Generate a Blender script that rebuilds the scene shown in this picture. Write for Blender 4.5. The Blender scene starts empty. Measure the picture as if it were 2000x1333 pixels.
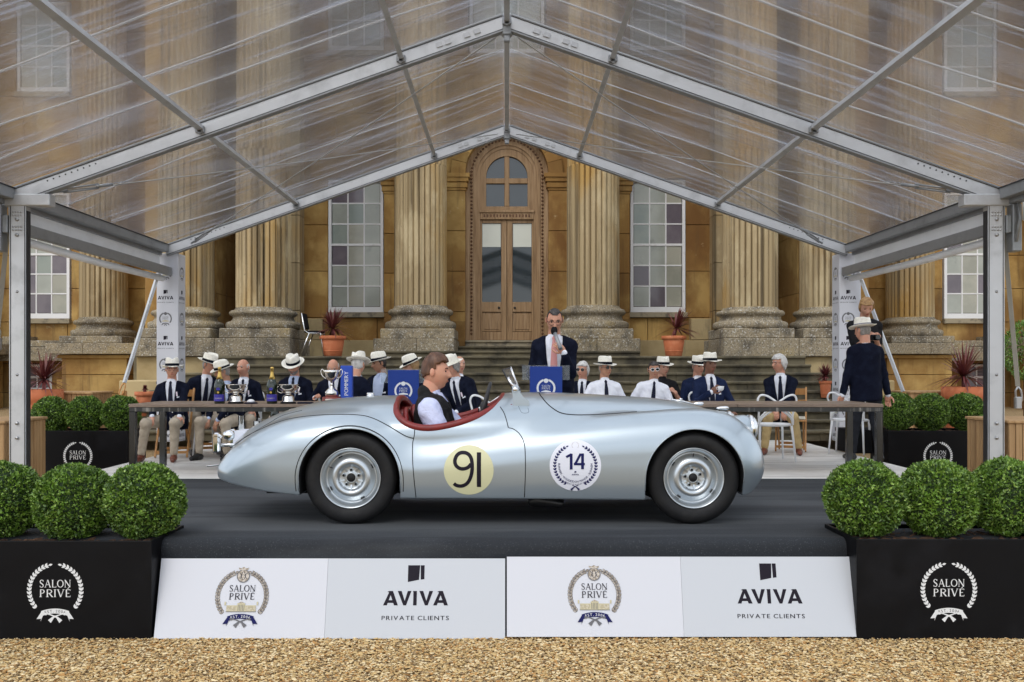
import bpy, math, random
import numpy as np
from mathutils import Vector, Matrix
from mathutils.bvhtree import BVHTree

R = math.radians
scene = bpy.context.scene
col = scene.collection
rnd = random.Random(7)

# ------------------------------------------------------------------ camera, world, sun, exposure
F = 1863.0            # focal length of the photograph in its pixels (2000 wide)
CAMZ = 1.82
cam_d = bpy.data.cameras.new('camera')
cam = bpy.data.objects.new('camera', cam_d)
col.objects.link(cam)
cam.location = (0, 0, CAMZ)
cam.rotation_euler = (R(90), 0, 0)
cam_d.sensor_width = 36
cam_d.lens = 36 * F / 2000
cam_d.shift_x = 0.005
cam_d.shift_y = 0.02675
cam_d.clip_start = 0.05
cam_d.clip_end = 2000
scene.camera = cam

world = bpy.data.worlds.new('World')
scene.world = world
world.use_nodes = True
wn = world.node_tree
wn.nodes.clear()
w_out = wn.nodes.new('ShaderNodeOutputWorld')
w_bg = wn.nodes.new('ShaderNodeBackground')
w_sky = wn.nodes.new('ShaderNodeTexSky')
w_sky.sky_type = 'NISHITA'
w_sky.sun_disc = False
w_sky.sun_elevation = R(48)
w_sky.sun_rotation = R(205)
w_sky.air_density = 1.0
w_sky.dust_density = 3.0
w_sky.ozone_density = 1.0
w_tc = wn.nodes.new('ShaderNodeTexCoord')
w_map = wn.nodes.new('ShaderNodeMapping'); w_map.inputs['Scale'].default_value = (1, 1, 2.6)
w_noise = wn.nodes.new('ShaderNodeTexNoise')
w_noise.inputs['Scale'].default_value = 2.2; w_noise.inputs['Detail'].default_value = 6
w_ramp = wn.nodes.new('ShaderNodeValToRGB')
w_ramp.color_ramp.elements[0].position = 0.3; w_ramp.color_ramp.elements[0].color = (4.2, 4.7, 5.3, 1)
w_ramp.color_ramp.elements[1].position = 0.7; w_ramp.color_ramp.elements[1].color = (9.4, 9.8, 10.4, 1)
w_mix = wn.nodes.new('ShaderNodeMixRGB'); w_mix.inputs[0].default_value = 0.8
wn.links.new(w_tc.outputs['Generated'], w_map.inputs[0]); wn.links.new(w_map.outputs[0], w_noise.inputs[0])
wn.links.new(w_noise.outputs[0], w_ramp.inputs[0]); wn.links.new(w_sky.outputs[0], w_mix.inputs[1])
wn.links.new(w_ramp.outputs[0], w_mix.inputs[2]); wn.links.new(w_mix.outputs[0], w_bg.inputs[0])
wn.links.new(w_bg.outputs[0], w_out.inputs[0])
w_bg.inputs[1].default_value = 0.10

sun_d = bpy.data.lights.new('sun', 'SUN')
sun_d.energy = 0.5
sun_d.angle = R(25)
sun_d.color = (1.0, 0.96, 0.9)
sun = bpy.data.objects.new('sun', sun_d)
col.objects.link(sun)
sun.rotation_euler = (R(42), 0, R(-25))      # from behind the camera, high

vs = scene.view_settings
vs.view_transform = 'Standard'
vs.look = 'None'
vs.gamma = 1
vs.use_curve_mapping = False
vs.exposure = 0.95
try:
    scene.cycles.max_bounces = 10
    scene.cycles.transparent_max_bounces = 12
    scene.cycles.use_denoising = True
    scene.cycles.sample_clamp_indirect = 6
except Exception:
    pass

# ------------------------------------------------------------------ helpers
def P(px, py, D):
    "a point of the place seen at that pixel of the photograph and D metres away"
    return Vector(((px - 990) * D / F, D, CAMZ - (py - 720) * D / F))

def tag(o, label=None, cat=None, group=None, kind=None):
    if label: o['label'] = label
    if cat: o['category'] = cat
    if group: o['group'] = group
    if kind: o['kind'] = kind
    return o

def empty(name, loc=(0, 0, 0), rz=0, label=None, cat=None, group=None):
    o = bpy.data.objects.new(name, None)
    o.empty_display_size = 0.2
    col.objects.link(o)
    o.location = loc
    o.rotation_euler = (0, 0, rz)
    return tag(o, label, cat, group)

def wloc(o):
    v = Vector((0, 0, 0))
    while o is not None:
        v += o.location
        o = o.parent
    return v

def kids(o):
    return [c for c in bpy.data.objects if c.parent == o]

def copy_tree(o, parent=None, tree=None):
    if tree is None:
        tree = {}
        for c in bpy.data.objects:
            if c.parent: tree.setdefault(c.parent.name, []).append(c)
    c = o.copy(); col.objects.link(c); c.parent = parent
    for ch in tree.get(o.name, []):
        copy_tree(ch, c, tree)
    return c

def link_mesh(name, me, parent=None, loc=(0, 0, 0)):
    o = bpy.data.objects.new(name, me)
    col.objects.link(o)
    o.parent = parent
    o.location = loc
    return o

class MB:
    "collects shapes and links them as one mesh object"
    def __init__(s):
        s.v = []; s.f = []; s.m = []; s.s = []
    def add(s, vs, fs, m=0, smooth=False):
        b = len(s.v)
        s.v.extend([tuple(v) for v in vs])
        for f in fs:
            s.f.append([i + b for i in f]); s.m.append(m); s.s.append(smooth)
        return s
    def box(s, a, b, m=0, ch=0.0):
        (x0, y0, z0), (x1, y1, z1) = a, b
        if x0 > x1: x0, x1 = x1, x0
        if y0 > y1: y0, y1 = y1, y0
        if z0 > z1: z0, z1 = z1, z0
        if ch <= 0:
            vs = [(x, y, z) for z in (z0, z1) for y in (y0, y1) for x in (x0, x1)]
            fs = [(0, 2, 3, 1), (4, 5, 7, 6), (0, 1, 5, 4), (2, 6, 7, 3), (0, 4, 6, 2), (1, 3, 7, 5)]
            return s.add(vs, fs, m)
        c = min(ch, (x1 - x0) * .45, (y1 - y0) * .45, (z1 - z0) * .45)
        vs = []; idx = {}
        for iz, z in enumerate((z0, z1)):
            for iy, y in enumerate((y0, y1)):
                for ix, x in enumerate((x0, x1)):
                    sx, sy, sz = (c if ix == 0 else -c), (c if iy == 0 else -c), (c if iz == 0 else -c)
                    idx[ix, iy, iz, 0] = len(vs); vs.append((x, y + sy, z + sz))
                    idx[ix, iy, iz, 1] = len(vs); vs.append((x + sx, y, z + sz))
                    idx[ix, iy, iz, 2] = len(vs); vs.append((x + sx, y + sy, z))
        fs = []
        I = idx
        fs.append([I[0,0,0,0], I[0,0,1,0], I[0,1,1,0], I[0,1,0,0]])
        fs.append([I[1,0,0,0], I[1,1,0,0], I[1,1,1,0], I[1,0,1,0]])
        fs.append([I[0,0,0,1], I[1,0,0,1], I[1,0,1,1], I[0,0,1,1]])
        fs.append([I[0,1,0,1], I[0,1,1,1], I[1,1,1,1], I[1,1,0,1]])
        fs.append([I[0,0,0,2], I[0,1,0,2], I[1,1,0,2], I[1,0,0,2]])
        fs.append([I[0,0,1,2], I[1,0,1,2], I[1,1,1,2], I[0,1,1,2]])
        for iy in (0, 1):
            for iz in (0, 1):
                q = [I[0,iy,iz,1], I[0,iy,iz,2], I[1,iy,iz,2], I[1,iy,iz,1]]
                fs.append(q if (iy + iz) % 2 else q[::-1])
        for ix in (0, 1):
            for iz in (0, 1):
                q = [I[ix,0,iz,0], I[ix,0,iz,2], I[ix,1,iz,2], I[ix,1,iz,0]]
                fs.append(q[::-1] if (ix + iz) % 2 else q)
        for ix in (0, 1):
            for iy in (0, 1):
                q = [I[ix,iy,0,0], I[ix,iy,0,1], I[ix,iy,1,1], I[ix,iy,1,0]]
                fs.append(q if (ix + iy) % 2 else q[::-1])
        for k in [(a_, b_, c_) for a_ in (0, 1) for b_ in (0, 1) for c_ in (0, 1)]:
            q = [I[k + (0,)], I[k + (1,)], I[k + (2,)]]
            fs.append(q if sum(k) % 2 else q[::-1])
        return s.add(vs, fs, m)
    def bar(s, p0, p1, w, h, up=(0, 0, 1), m=0):
        "rectangular bar from p0 to p1, w wide, h high"
        p0, p1 = Vector(p0), Vector(p1)
        d = (p1 - p0).normalized()
        side = d.cross(Vector(up))
        if side.length < 1e-5: side = d.cross(Vector((0, 1, 0)))
        side.normalize(); u = side.cross(d).normalized()
        vs = []
        for p in (p0, p1):
            for a, b in ((-1, -1), (1, -1), (1, 1), (-1, 1)):
                vs.append(p + side * (a * w / 2) + u * (b * h / 2))
        return s.add(vs, [(0, 3, 2, 1), (4, 5, 6, 7), (0, 1, 5, 4), (1, 2, 6, 5), (2, 3, 7, 6), (3, 0, 4, 7)], m)
    def tube(s, pts, r, n=8, m=0, closed=False, caps=True, flat=1.0):
        pts = [Vector(p) for p in pts]
        rs = r if hasattr(r, '__len__') else [r] * len(pts)
        N = len(pts)
        prev = None; rings = []; vs = []
        for i, p in enumerate(pts):
            a = pts[(i - 1) % N] if (closed or i > 0) else p
            b = pts[(i + 1) % N] if (closed or i < N - 1) else p
            t = (b - a)
            if t.length < 1e-9: t = Vector((0, 0, 1))
            t.normalize()
            if prev is None:
                ref = Vector((0, 0, 1)) if abs(t.z) < .9 else Vector((0, 1, 0))
                u = t.cross(ref).normalized()
            else:
                u = (prev - t * prev.dot(t))
                if u.length < 1e-6: u = t.cross(Vector((0, 0, 1)))
                u.normalize()
            prev = u
            w = t.cross(u)
            for k in range(n):
                an = 2 * math.pi * k / n
                vs.append(p + (u * math.cos(an) + w * math.sin(an) * flat) * rs[i])
        fs = []
        M = N if closed else N - 1
        for i in range(M):
            j = (i + 1) % N
            for k in range(n):
                k2 = (k + 1) % n
                fs.append((i * n + k, i * n + k2, j * n + k2, j * n + k))
        s.add(vs, fs, m, True)
        if caps and not closed:
            b = len(s.v) - len(vs)
            s.f.append([b + k for k in range(n)][::-1]); s.m.append(m); s.s.append(False)
            s.f.append([b + (N - 1) * n + k for k in range(n)]); s.m.append(m); s.s.append(False)
        return s
    def lathe(s, prof, c=(0, 0, 0), n=24, m=0, axis='z', smooth=True, sx=1.0, sy=1.0, caps=True):
        "prof: list of (radius, height)"
        vs = []
        for r, h in prof:
            for k in range(n):
                a = 2 * math.pi * k / n
                x, y = r * math.cos(a) * sx, r * math.sin(a) * sy
                if axis == 'z': vs.append((c[0] + x, c[1] + y, c[2] + h))
                elif axis == 'y': vs.append((c[0] + x, c[1] + h, c[2] - y))
                else: vs.append((c[0] + h, c[1] + x, c[2] + y))
        fs = []
        for i in range(len(prof) - 1):
            for k in range(n):
                k2 = (k + 1) % n
                fs.append((i * n + k, i * n + k2, (i + 1) * n + k2, (i + 1) * n + k))
        s.add(vs, fs, m, smooth)
        b = len(s.v) - len(vs)
        if not caps or prof[0] == prof[-1]: return s
        if prof[0][0] > 1e-4: s.f.append([b + k for k in range(n)][::-1]); s.m.append(m); s.s.append(False)
        if prof[-1][0] > 1e-4: s.f.append([b + (len(prof) - 1) * n + k for k in range(n)]); s.m.append(m); s.s.append(False)
        return s
    def prism(s, poly, h0, h1, fn=lambda u, v, h: (u, h, v), m=0):
        "extrude a 2-D polygon between depths h0 and h1; fn maps (u, v, h) to a point"
        n = len(poly)
        vs = [fn(u, v, h0) for u, v in poly] + [fn(u, v, h1) for u, v in poly]
        fs = [tuple(range(n)), tuple(range(2 * n - 1, n - 1, -1))]
        for i in range(n):
            j = (i + 1) % n
            fs.append((i, i + n, j + n, j))
        return s.add(vs, fs, m)
    def build(s, name, mats, parent=None, world=True, recalc=True):
        me = bpy.data.meshes.new(name)
        off = wloc(parent) if (world and parent is not None) else Vector((0, 0, 0))
        v = [(a - off.x, b - off.y, c - off.z) for a, b, c in s.v]
        me.from_pydata(v, [], s.f)
        if not isinstance(mats, (list, tuple)): mats = [mats]
        for m in mats: me.materials.append(m)
        me.polygons.foreach_set('material_index', s.m)
        me.polygons.foreach_set('use_smooth', s.s)
        me.update()
        if recalc:
            import bmesh
            bm = bmesh.new(); bm.from_mesh(me)
            bmesh.ops.recalc_face_normals(bm, faces=bm.faces)
            bm.to_mesh(me); bm.free()
        return link_mesh(name, me, parent)

def np_mesh(name, V, Q, mats, parent=None, smooth=True, midx=None):
    "mesh from numpy verts and faces (all the same size)"
    me = bpy.data.meshes.new(name)
    V = np.asarray(V, dtype=np.float32); Q = np.asarray(Q, dtype=np.int32)
    k = Q.shape[1]
    me.vertices.add(len(V)); me.vertices.foreach_set('co', V.ravel())
    me.loops.add(Q.size); me.loops.foreach_set('vertex_index', Q.ravel())
    me.polygons.add(len(Q))
    me.polygons.foreach_set('loop_start', np.arange(0, Q.size, k, dtype=np.int32))
    try: me.polygons.foreach_set('loop_total', np.full(len(Q), k, dtype=np.int32))
    except Exception: pass
    me.polygons.foreach_set('use_smooth', np.full(len(Q), smooth, dtype=bool))
    if not isinstance(mats, (list, tuple)): mats = [mats]
    for m in mats: me.materials.append(m)
    if midx is not None: me.polygons.foreach_set('material_index', np.asarray(midx, dtype=np.int32))
    me.update(); me.validate()
    return link_mesh(name, me, parent)

# ------------------------------------------------------------------ materials
def pmat(name, base, layers=(), rough=.6, metal=0.0, bump=None, rand=0.0, coat=0.0, spec=None, rough2=None, sheen=0.0, coord='pos', transmission=0, ior=None, alpha=None):
    """layers: (colour, scale, detail, lo, hi, (sx,sy,sz) stretch, amount); bump: list of (scale, strength, distance, stretch)"""
    m = bpy.data.materials.new(name); m.use_nodes = True
    nt = m.node_tree; N = nt.nodes; L = nt.links
    b = N['Principled BSDF']
    b.inputs['Roughness'].default_value = rough
    b.inputs['Metallic'].default_value = metal
    if coat: b.inputs['Coat Weight'].default_value = coat; b.inputs['Coat Roughness'].default_value = 0.04
    if spec is not None: b.inputs['Specular IOR Level'].default_value = spec
    if sheen: b.inputs['Sheen Weight'].default_value = sheen
    if transmission: b.inputs['Transmission Weight'].default_value = transmission
    if ior: b.inputs['IOR'].default_value = ior
    if alpha is not None: b.inputs['Alpha'].default_value = alpha
    b.inputs['Base Color'].default_value = (*base, 1)
    if coord == 'pos':
        g = N.new('ShaderNodeNewGeometry'); src = g.outputs['Position']
    else:
        g = N.new('ShaderNodeTexCoord'); src = g.outputs['Object']
    def noise(scale, detail, stretch):
        mp = N.new('ShaderNodeMapping'); mp.inputs['Scale'].default_value = stretch
        L.new(src, mp.inputs[0])
        t = N.new('ShaderNodeTexNoise'); t.inputs['Scale'].default_value = scale; t.inputs['Detail'].default_value = detail
        t.inputs['Roughness'].default_value = .62
        L.new(mp.outputs[0], t.inputs[0])
        return t.outputs[0]
    cur = None
    for ly in layers:
        c, sc, det, lo, hi = ly[:5]
        st = ly[5] if len(ly) > 5 else (1, 1, 1)
        am = ly[6] if len(ly) > 6 else 1.0
        t = noise(sc, det, st)
        mr = N.new('ShaderNodeMapRange'); mr.inputs[1].default_value = lo; mr.inputs[2].default_value = hi
        mr.inputs[3].default_value = 0; mr.inputs[4].default_value = am
        L.new(t, mr.inputs[0])
        mx = N.new('ShaderNodeMixRGB'); L.new(mr.outputs[0], mx.inputs[0])
        if cur is None: mx.inputs[1].default_value = (*base, 1)
        else: L.new(cur, mx.inputs[1])
        mx.inputs[2].default_value = (*c, 1)
        cur = mx.outputs[0]
    if rand:
        oi = N.new('ShaderNodeObjectInfo')
        hsv = N.new('ShaderNodeHueSaturation')
        mr = N.new('ShaderNodeMapRange'); mr.inputs[3].default_value = 1 - rand; mr.inputs[4].default_value = 1 + rand
        L.new(oi.outputs['Random'], mr.inputs[0]); L.new(mr.outputs[0], hsv.inputs['Value'])
        if cur is None: hsv.inputs['Color'].default_value = (*base, 1)
        else: L.new(cur, hsv.inputs['Color'])
        cur = hsv.outputs[0]
    if cur is not None: L.new(cur, b.inputs['Base Color'])
    if bump:
        prev = None
        for sc, stg, dist, st in bump:
            t = noise(sc, 4, st)
            bp = N.new('ShaderNodeBump'); bp.inputs['Strength'].default_value = stg; bp.inputs['Distance'].default_value = dist
            L.new(t, bp.inputs['Height'])
            if prev is not None: L.new(prev, bp.inputs['Normal'])
            prev = bp.outputs[0]
        L.new(prev, b.inputs['Normal'])
    if rough2 is not None:
        t = noise(6, 4, (1, 1, 1))
        mr = N.new('ShaderNodeMapRange'); mr.inputs[1].default_value = .35; mr.inputs[2].default_value = .65
        mr.inputs[3].default_value = rough; mr.inputs[4].default_value = rough2
        L.new(t, mr.inputs[0]); L.new(mr.outputs[0], b.inputs['Roughness'])
    return m

M = {}
ONE = (1, 1, 1)
M['wall'] = pmat('ochre_ashlar', (.33, .185, .052), [((.52, .34, .115), .9, 6, .45, .62), ((.20, .095, .025), .55, 7, .50, .68, (1, 1, .6)), ((.13, .075, .03), 2.4, 7, .55, .72, (2.2, 1, .18), .8),
    ((.10, .07, .04), 1.6, 8, .62, .78, (1.6, 1, .25)), ((.62, .50, .28), 5, 6, .66, .74, ONE, .5)], rough=.9, rand=.16, bump=[(30, .25, .01, ONE), (4, .3, .02, ONE)])
M['wall_pale'] = pmat('pale_ashlar', (.44, .34, .18), [((.30, .22, .10), .8, 6, .45, .66), ((.14, .12, .08), 1.8, 8, .56, .74, (1.4, 1, .35)),
    ((.56, .42, .18), .7, 5, .56, .66)], rough=.92, rand=.14, bump=[(26, .3, .01, ONE), (5, .3, .02, ONE)])
M['column'] = pmat('column_stone', (.385, .295, .165), [((.40, .245, .075), .45, 5, .46, .60, (1, 1, .5)), ((.52, .42, .25), .8, 5, .56, .66, (2, 2, 1.2), .7), ((.085, .06, .03), 1.3, 7, .50, .65, (7, 7, .08), .9), ((.60, .50, .31), 1.1, 6, .55, .72, (1, 1, .3)),
    ((.22, .18, .12), 2.2, 8, .60, .78, (3, 3, .16)), ((.14, .12, .09), 14, 6, .64, .70, ONE, .55)], rough=.92, rand=.10, bump=[(40, .3, .008, ONE), (9, .25, .015, ONE)])
M['lichen'] = pmat('lichen_stone', (.285, .235, .155), [((.13, .11, .08), 2.6, 7, .47, .64, (1, 1, .8)), ((.36, .27, .12), 1.3, 5, .55, .7, ONE, .7), ((.075, .068, .055), 34, 5, .53, .60, ONE, .65),
    ((.56, .55, .50), 30, 6, .57, .62, ONE, .75), ((.62, .61, .57), 5, 8, .66, .70, ONE, .8), ((.05, .045, .038), 1.6, 7, .60, .72, (1, 1, .4), .7)], rough=.95, rand=.12, bump=[(34, .6, .015, ONE), (6, .35, .03, ONE)])
M['step'] = pmat('step_stone', (.135, .115, .072), [((.055, .048, .034), 2.2, 7, .44, .62, (1, 1, .6)), ((.24, .20, .115), 1.1, 6, .56, .72), ((.6, .58, .52), 26, 4, .735, .76)],
    rough=.93, rand=.14, bump=[(30, .4, .01, ONE), (5, .3, .02, ONE)])
M['sill'] = pmat('window_sill_stone', (.34, .29, .20), [((.15, .13, .10), 5, 6, .5, .65)], rough=.9, rand=.08)
M['joint'] = pmat('dark_mortar', (.13, .085, .04), rough=.95)
M['frame'] = pmat('white_window_paint', (.80, .80, .80), [((.62, .60, .56), 7, 5, .6, .8)], rough=.45)
M['oak'] = pmat('weathered_oak', (.33, .205, .10), [((.20, .115, .05), 3, 8, .45, .65, (9, 9, .5)), ((.43, .29, .165), 1.3, 6, .5, .72, (6, 6, .4)), ((.12, .065, .03), 5, 8, .64, .76, (8, 8, .7))],
    rough=.65, bump=[(18, .25, .006, (10, 10, .5))])
M['oak_dark'] = pmat('carved_oak', (.16, .075, .032), [((.07, .03, .015), 22, 5, .45, .6)], rough=.7)
M['door_glass'] = pmat('door_glass', (.02, .03, .035), rough=.05, spec=.8)
M['blind'] = pmat('door_blind', (.66, .68, .60), rough=.7)
M['gravel_base'] = pmat('gravel_bed', (.36, .25, .12), [((.20, .13, .06), 40, 6, .5, .6), ((.55, .43, .27), 55, 5, .55, .65)], rough=.95, bump=[(60, .8, .03, ONE)])
M['carpet'] = pmat('charcoal_carpet', (.018, .0215, .027), [((.055, .060, .066), .8, 6, .47, .60, (.22, 1.7, 1)), ((.10, .11, .125), 120, 2, .60, .70, ONE, .6), ((.010, .011, .014), 1.6, 5, .55, .7, (.2, 2.2, 1), .7)],  # broad pale bands paint the carpet's sheen into its colour
    rough=.95, bump=[(300, .35, .004, ONE)])
M['vinyl'] = pmat('pale_plank_floor', (.72, .70, .66), [((.50, .475, .44), 2.0, 7, .48, .66, (.45, 5, 1)), ((.82, .81, .78), 3.5, 6, .55, .68, (.5, 7, 1))], rough=.5)
M['alu'] = pmat('tent_aluminium', (.56, .57, .58), [((.43, .44, .45), 3, 6, .5, .72), ((.30, .30, .30), 14, 5, .72, .80, ONE, .5)], rough=.42, metal=.55, rough2=.55)
M['alu_dark'] = pmat('grey_tent_beam', (.30, .31, .32), [((.24, .25, .25), 4, 5, .5, .7)], rough=.45, metal=.5)
M['rubber_line'] = pmat('black_gasket', (.02, .02, .022), rough=.6)
M['pvc'] = pmat('white_pvc', (.86, .87, .88), [((.74, .75, .76), 1.8, 5, .5, .75, (1, 1, 2))], rough=.5)
M['steel'] = pmat('galvanised_steel', (.45, .45, .45), rough=.4, metal=.9)
M['cable'] = pmat('steel_cable', (.38, .37, .35), rough=.5, metal=.6)
M['strap'] = pmat('ratchet_strap', (.36, .34, .29), rough=.85)
M['blackpaint'] = pmat('black_planter_paint', (.005, .005, .006), [((.010, .010, .012), 1.5, 5, .55, .75)], rough=.38, rough2=.5, spec=.14)
M['soil'] = pmat('dark_soil', (.085, .042, .022), [((.19, .10, .055), 30, 6, .5, .62)], rough=1, bump=[(50, .9, .03, ONE)])
M['whiteboard'] = pmat('white_board', (.60, .615, .665), rough=.33)
M['whiteboard2'] = pmat('grey_white_board', (.52, .545, .585), rough=.33)
M['printwhite'] = pmat('white_print', (.72, .73, .73), rough=.5)
M['printink'] = pmat('dark_print', (.014, .011, .019), rough=.6, spec=.15)
M['printnavy'] = pmat('navy_print', (.010, .012, .085), rough=.6, spec=.15)
M['printbronze'] = pmat('bronze_print', (.30, .25, .19), [((.55, .50, .44), 60, 3, .48, .56)], rough=.5)
M['printgold'] = pmat('pale_gold_print', (.52, .47, .30), rough=.5)
M['printdark'] = pmat('grey_print', (.12, .12, .13), rough=.5)
M['terracotta'] = pmat('terracotta', (.50, .145, .055), [((.60, .22, .10), 5, 6, .5, .7), ((.34, .09, .035), 3, 6, .55, .75)], rough=.75)
M['cordyline'] = pmat('burgundy_leaf', (.13, .028, .03), [((.22, .075, .05), 6, 4, .5, .7)], rough=.5, rand=.1)
M['slat'] = pmat('treated_timber', (.42, .26, .12), [((.30, .17, .07), 3, 7, .45, .65, (8, 8, .5))], rough=.7, rand=.15)
M['darkchrome'] = pmat('dark_brushed_chrome', (.075, .08, .085), [((.34, .34, .34), 1.6, 4, .56, .66, (9, 9, .3))], rough=.18, metal=1.0)
M['chrome'] = pmat('chrome', (.78, .78, .78), rough=.08, metal=1.0)
M['silverware'] = pmat('polished_silver', (.80, .77, .72), rough=.12, metal=1.0)
M['tabletop'] = pmat('walnut_table_top', (.24, .175, .13), [((.17, .12, .085), 3, 7, .45, .65, (.6, 7, 1))], rough=.42)
M['glass'] = pmat('clear_glass', (.95, .97, .97), rough=.03, transmission=1.0, ior=1.1)
M['whiteplastic'] = pmat('white_plastic', (.78, .79, .80), rough=.35)
M['beech'] = pmat('folding_chair_wood', (.50, .245, .075), [((.40, .18, .05), 4, 6, .5, .7, (6, 6, 1))], rough=.5)
M['cream'] = pmat('cream_cushion', (.66, .62, .52), rough=.85)
M['blackfab'] = pmat('black_fabric', (.015, .015, .017), rough=.9)
M['boardblue'] = pmat('royal_blue_board', (.016, .045, .24), rough=.5, spec=.2)

def leafmat(name, c1, c2, c3):
    m = pmat(name, c1, [(c2, 9, 3, .42, .6), (c3, 40, 2, .55, .68)], rough=.42, spec=.5)
    return m
M['leaf'] = leafmat('box_leaf', (.050, .105, .013), (.125, .235, .024), (.34, .48, .10))  # palest leaf tone is lightened to paint in highlights as flecks
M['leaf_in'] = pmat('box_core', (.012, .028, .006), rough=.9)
# ------------------------------------------------------------------ ground, deck, stage floor
DECK = 0.643
def ground_z(y): return max(0.0, (y - 7.1) * 0.055)
mb = MB()
ys = [-40, -2, 3, 5, 6.2, 7.1, 9, 12, 15, 20, 30, 60, 120]
xs = [-120, -40, -15, -8, -4, 0, 4, 8, 15, 40, 120]
vs = [(x, y, ground_z(min(y, 26)) - .012) for y in ys for x in xs]
fs = [(j * len(xs) + i, j * len(xs) + i + 1, (j + 1) * len(xs) + i + 1, (j + 1) * len(xs) + i) for j in range(len(ys) - 1) for i in range(len(xs) - 1)]
mb.add(vs, fs)
tag(mb.build('ground', M['gravel_base']), kind='structure')

# loose gravel in front of the boards
def gravel(x0, x1, y0, y1, n, seed, name, size=(.0065, .0115)):
    g = np.random.RandomState(seed)
    ico_v = np.array([(1, 0, .1), (.3, .9, 0), (-.8, .6, .1), (-.9, -.5, 0), (.2, -1, .1), (.1, .2, .9), (-.2, .1, -.9)])
    from mathutils.geometry import convex_hull_2d
    import bmesh
    bm = bmesh.new()
    for v in ico_v: bm.verts.new(v)
    bmesh.ops.convex_hull(bm, input=bm.verts)
    bm.verts.index_update(); 
    V0 = np.array([v.co[:] for v in bm.verts]); F0 = np.array([[v.index for v in f.verts] for f in bm.faces]); bm.free()
    V0 = V0.astype(np.float32)
    nv = len(V0)
    S = g.uniform(size[0], size[1], (n, 1, 1)) * np.stack([g.uniform(1.0, 1.9, n), g.uniform(.6, 1.0, n), g.uniform(.35, .7, n)], -1)[:, None, :]
    V = V0[None] * S * g.uniform(.8, 1.15, (n, nv, 1))
    a = g.uniform(0, 6.283, n); tl = g.uniform(-.7, .7, n)
    ca, sa, ct, st = np.cos(a), np.sin(a), np.cos(tl), np.sin(tl)
    y_, z_ = V[..., 1] * ct[:, None] - V[..., 2] * st[:, None], V[..., 1] * st[:, None] + V[..., 2] * ct[:, None]
    x_ = V[..., 0] * ca[:, None] - y_ * sa[:, None]; y2 = V[..., 0] * sa[:, None] + y_ * ca[:, None]
    px = g.uniform(x0, x1, n); py = g.uniform(y0, y1, n)
    pz = g.uniform(-.012, .008, n) + .004
    W = np.stack([x_ + px[:, None], y2 + py[:, None], z_ + pz[:, None]], -1).reshape(-1, 3)
    Fs = (F0[None] + (np.arange(n) * nv)[:, None, None]).reshape(-1, 3)
    mi = np.repeat(g.choice(4, n, p=[.46, .26, .16, .12]), len(F0))
    o = np_mesh(name, W, Fs, [M['peb1'], M['peb2'], M['peb3'], M['peb4']], smooth=False, midx=mi)
    return tag(o, kind='stuff')
M['peb1'] = pmat('pebble_tan', (.55, .385, .17), rough=.85)
M['peb2'] = pmat('pebble_cream', (.70, .56, .33), rough=.85)
M['peb3'] = pmat('pebble_rust', (.44, .235, .075), rough=.85)
M['peb4'] = pmat('pebble_brown', (.27, .18, .09), rough=.85)
g_ = gravel(-3.75, 3.75, 5.2, 6.46, 62000, 3, 'gravel')
tag(g_, 'loose tan and cream gravel in front of the boards', 'gravel')

mb = MB()   # the raised drive-over deck with a dark carpet; its front edge is softly rounded
r_ = .03
r_ = .075
prof = [(10.19, .1), (6.585, .02)] + [(6.585 + r_ * (1 - math.cos(a)), DECK - r_ * (1 - math.sin(a))) for a in np.linspace(0, math.pi / 2, 9)] + [(10.19, DECK)]
mb.prism(prof, -4.62, 4.62, lambda u, v, h: (h, u, v))
mb.s = [len(f) == 4 for f in mb.f]
tag(mb.build('carpeted_ramp', M['carpet']), kind='structure')
mb = MB(); mb.box((-4.72, 10.194, .15), (4.72, 15.6, DECK + .004), ch=.004)
tag(mb.build('stage_floor', M['vinyl']), kind='structure')

# ------------------------------------------------------------------ stone steps up to the palace
ST0, RISE, TREAD = 15.6, 0.157, 0.33
steps = empty('stone_steps', (0, ST0, DECK), label='wide flight of weathered stone steps rising behind the seated crowd to the door', cat='steps')
def slab(parent, x0, x1, yf, z, depth=.40, rise=RISE, name='slab', m='step'):
    n = .032
    prof = [(yf, z - .012), (yf + .004, z - .004), (yf + .014, z), (yf + depth, z), (yf + depth, z - rise - .01), (yf + n + .012, z - rise - .01),
            (yf + n + .012, z - .062), (yf + .022, z - .05), (yf + .004, z - .042), (yf, z - .030)]
    b = MB().prism(prof, x0 + .003, x1 - .003, lambda u, v, h: (h, u, v))
    return b.build(name, M[m], parent)
for i in range(1, 10):
    half = 6.75 if i <= 4 else (6.35 if i <= 7 else 5.72)
    yf = ST0 + TREAD * (i - 1); z = DECK + RISE * i
    x = -half
    while x < half - .05:
        w = rnd.uniform(1.25, 2.1)
        if half - (x + w) < .7: w = half - x
        slab(steps, x, x + w, yf, z + rnd.uniform(-.003, .003)); x += w
ZL = DECK + RISE * 9       # the landing
mb = MB(); mb.box((-7.3, ST0 + TREAD * 8 + .41, 1.0), (7.3, 23.1, ZL - .001)); mb.build('landing', M['step'], steps)
x = -2.85
while x < 2.8:
    slab(steps, x, x + 1.425, 20.35, ZL + .14, depth=2.9, rise=.14); x += 1.425
for x in (-1.28, 0.0): slab(steps, x, x + 1.28, 22.05, ZL + .28, depth=1.0, rise=.14)
slab(steps, -.98, .98, 22.45, ZL + .425, depth=.7, rise=.145, name='door_sill', m='sill')
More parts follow.
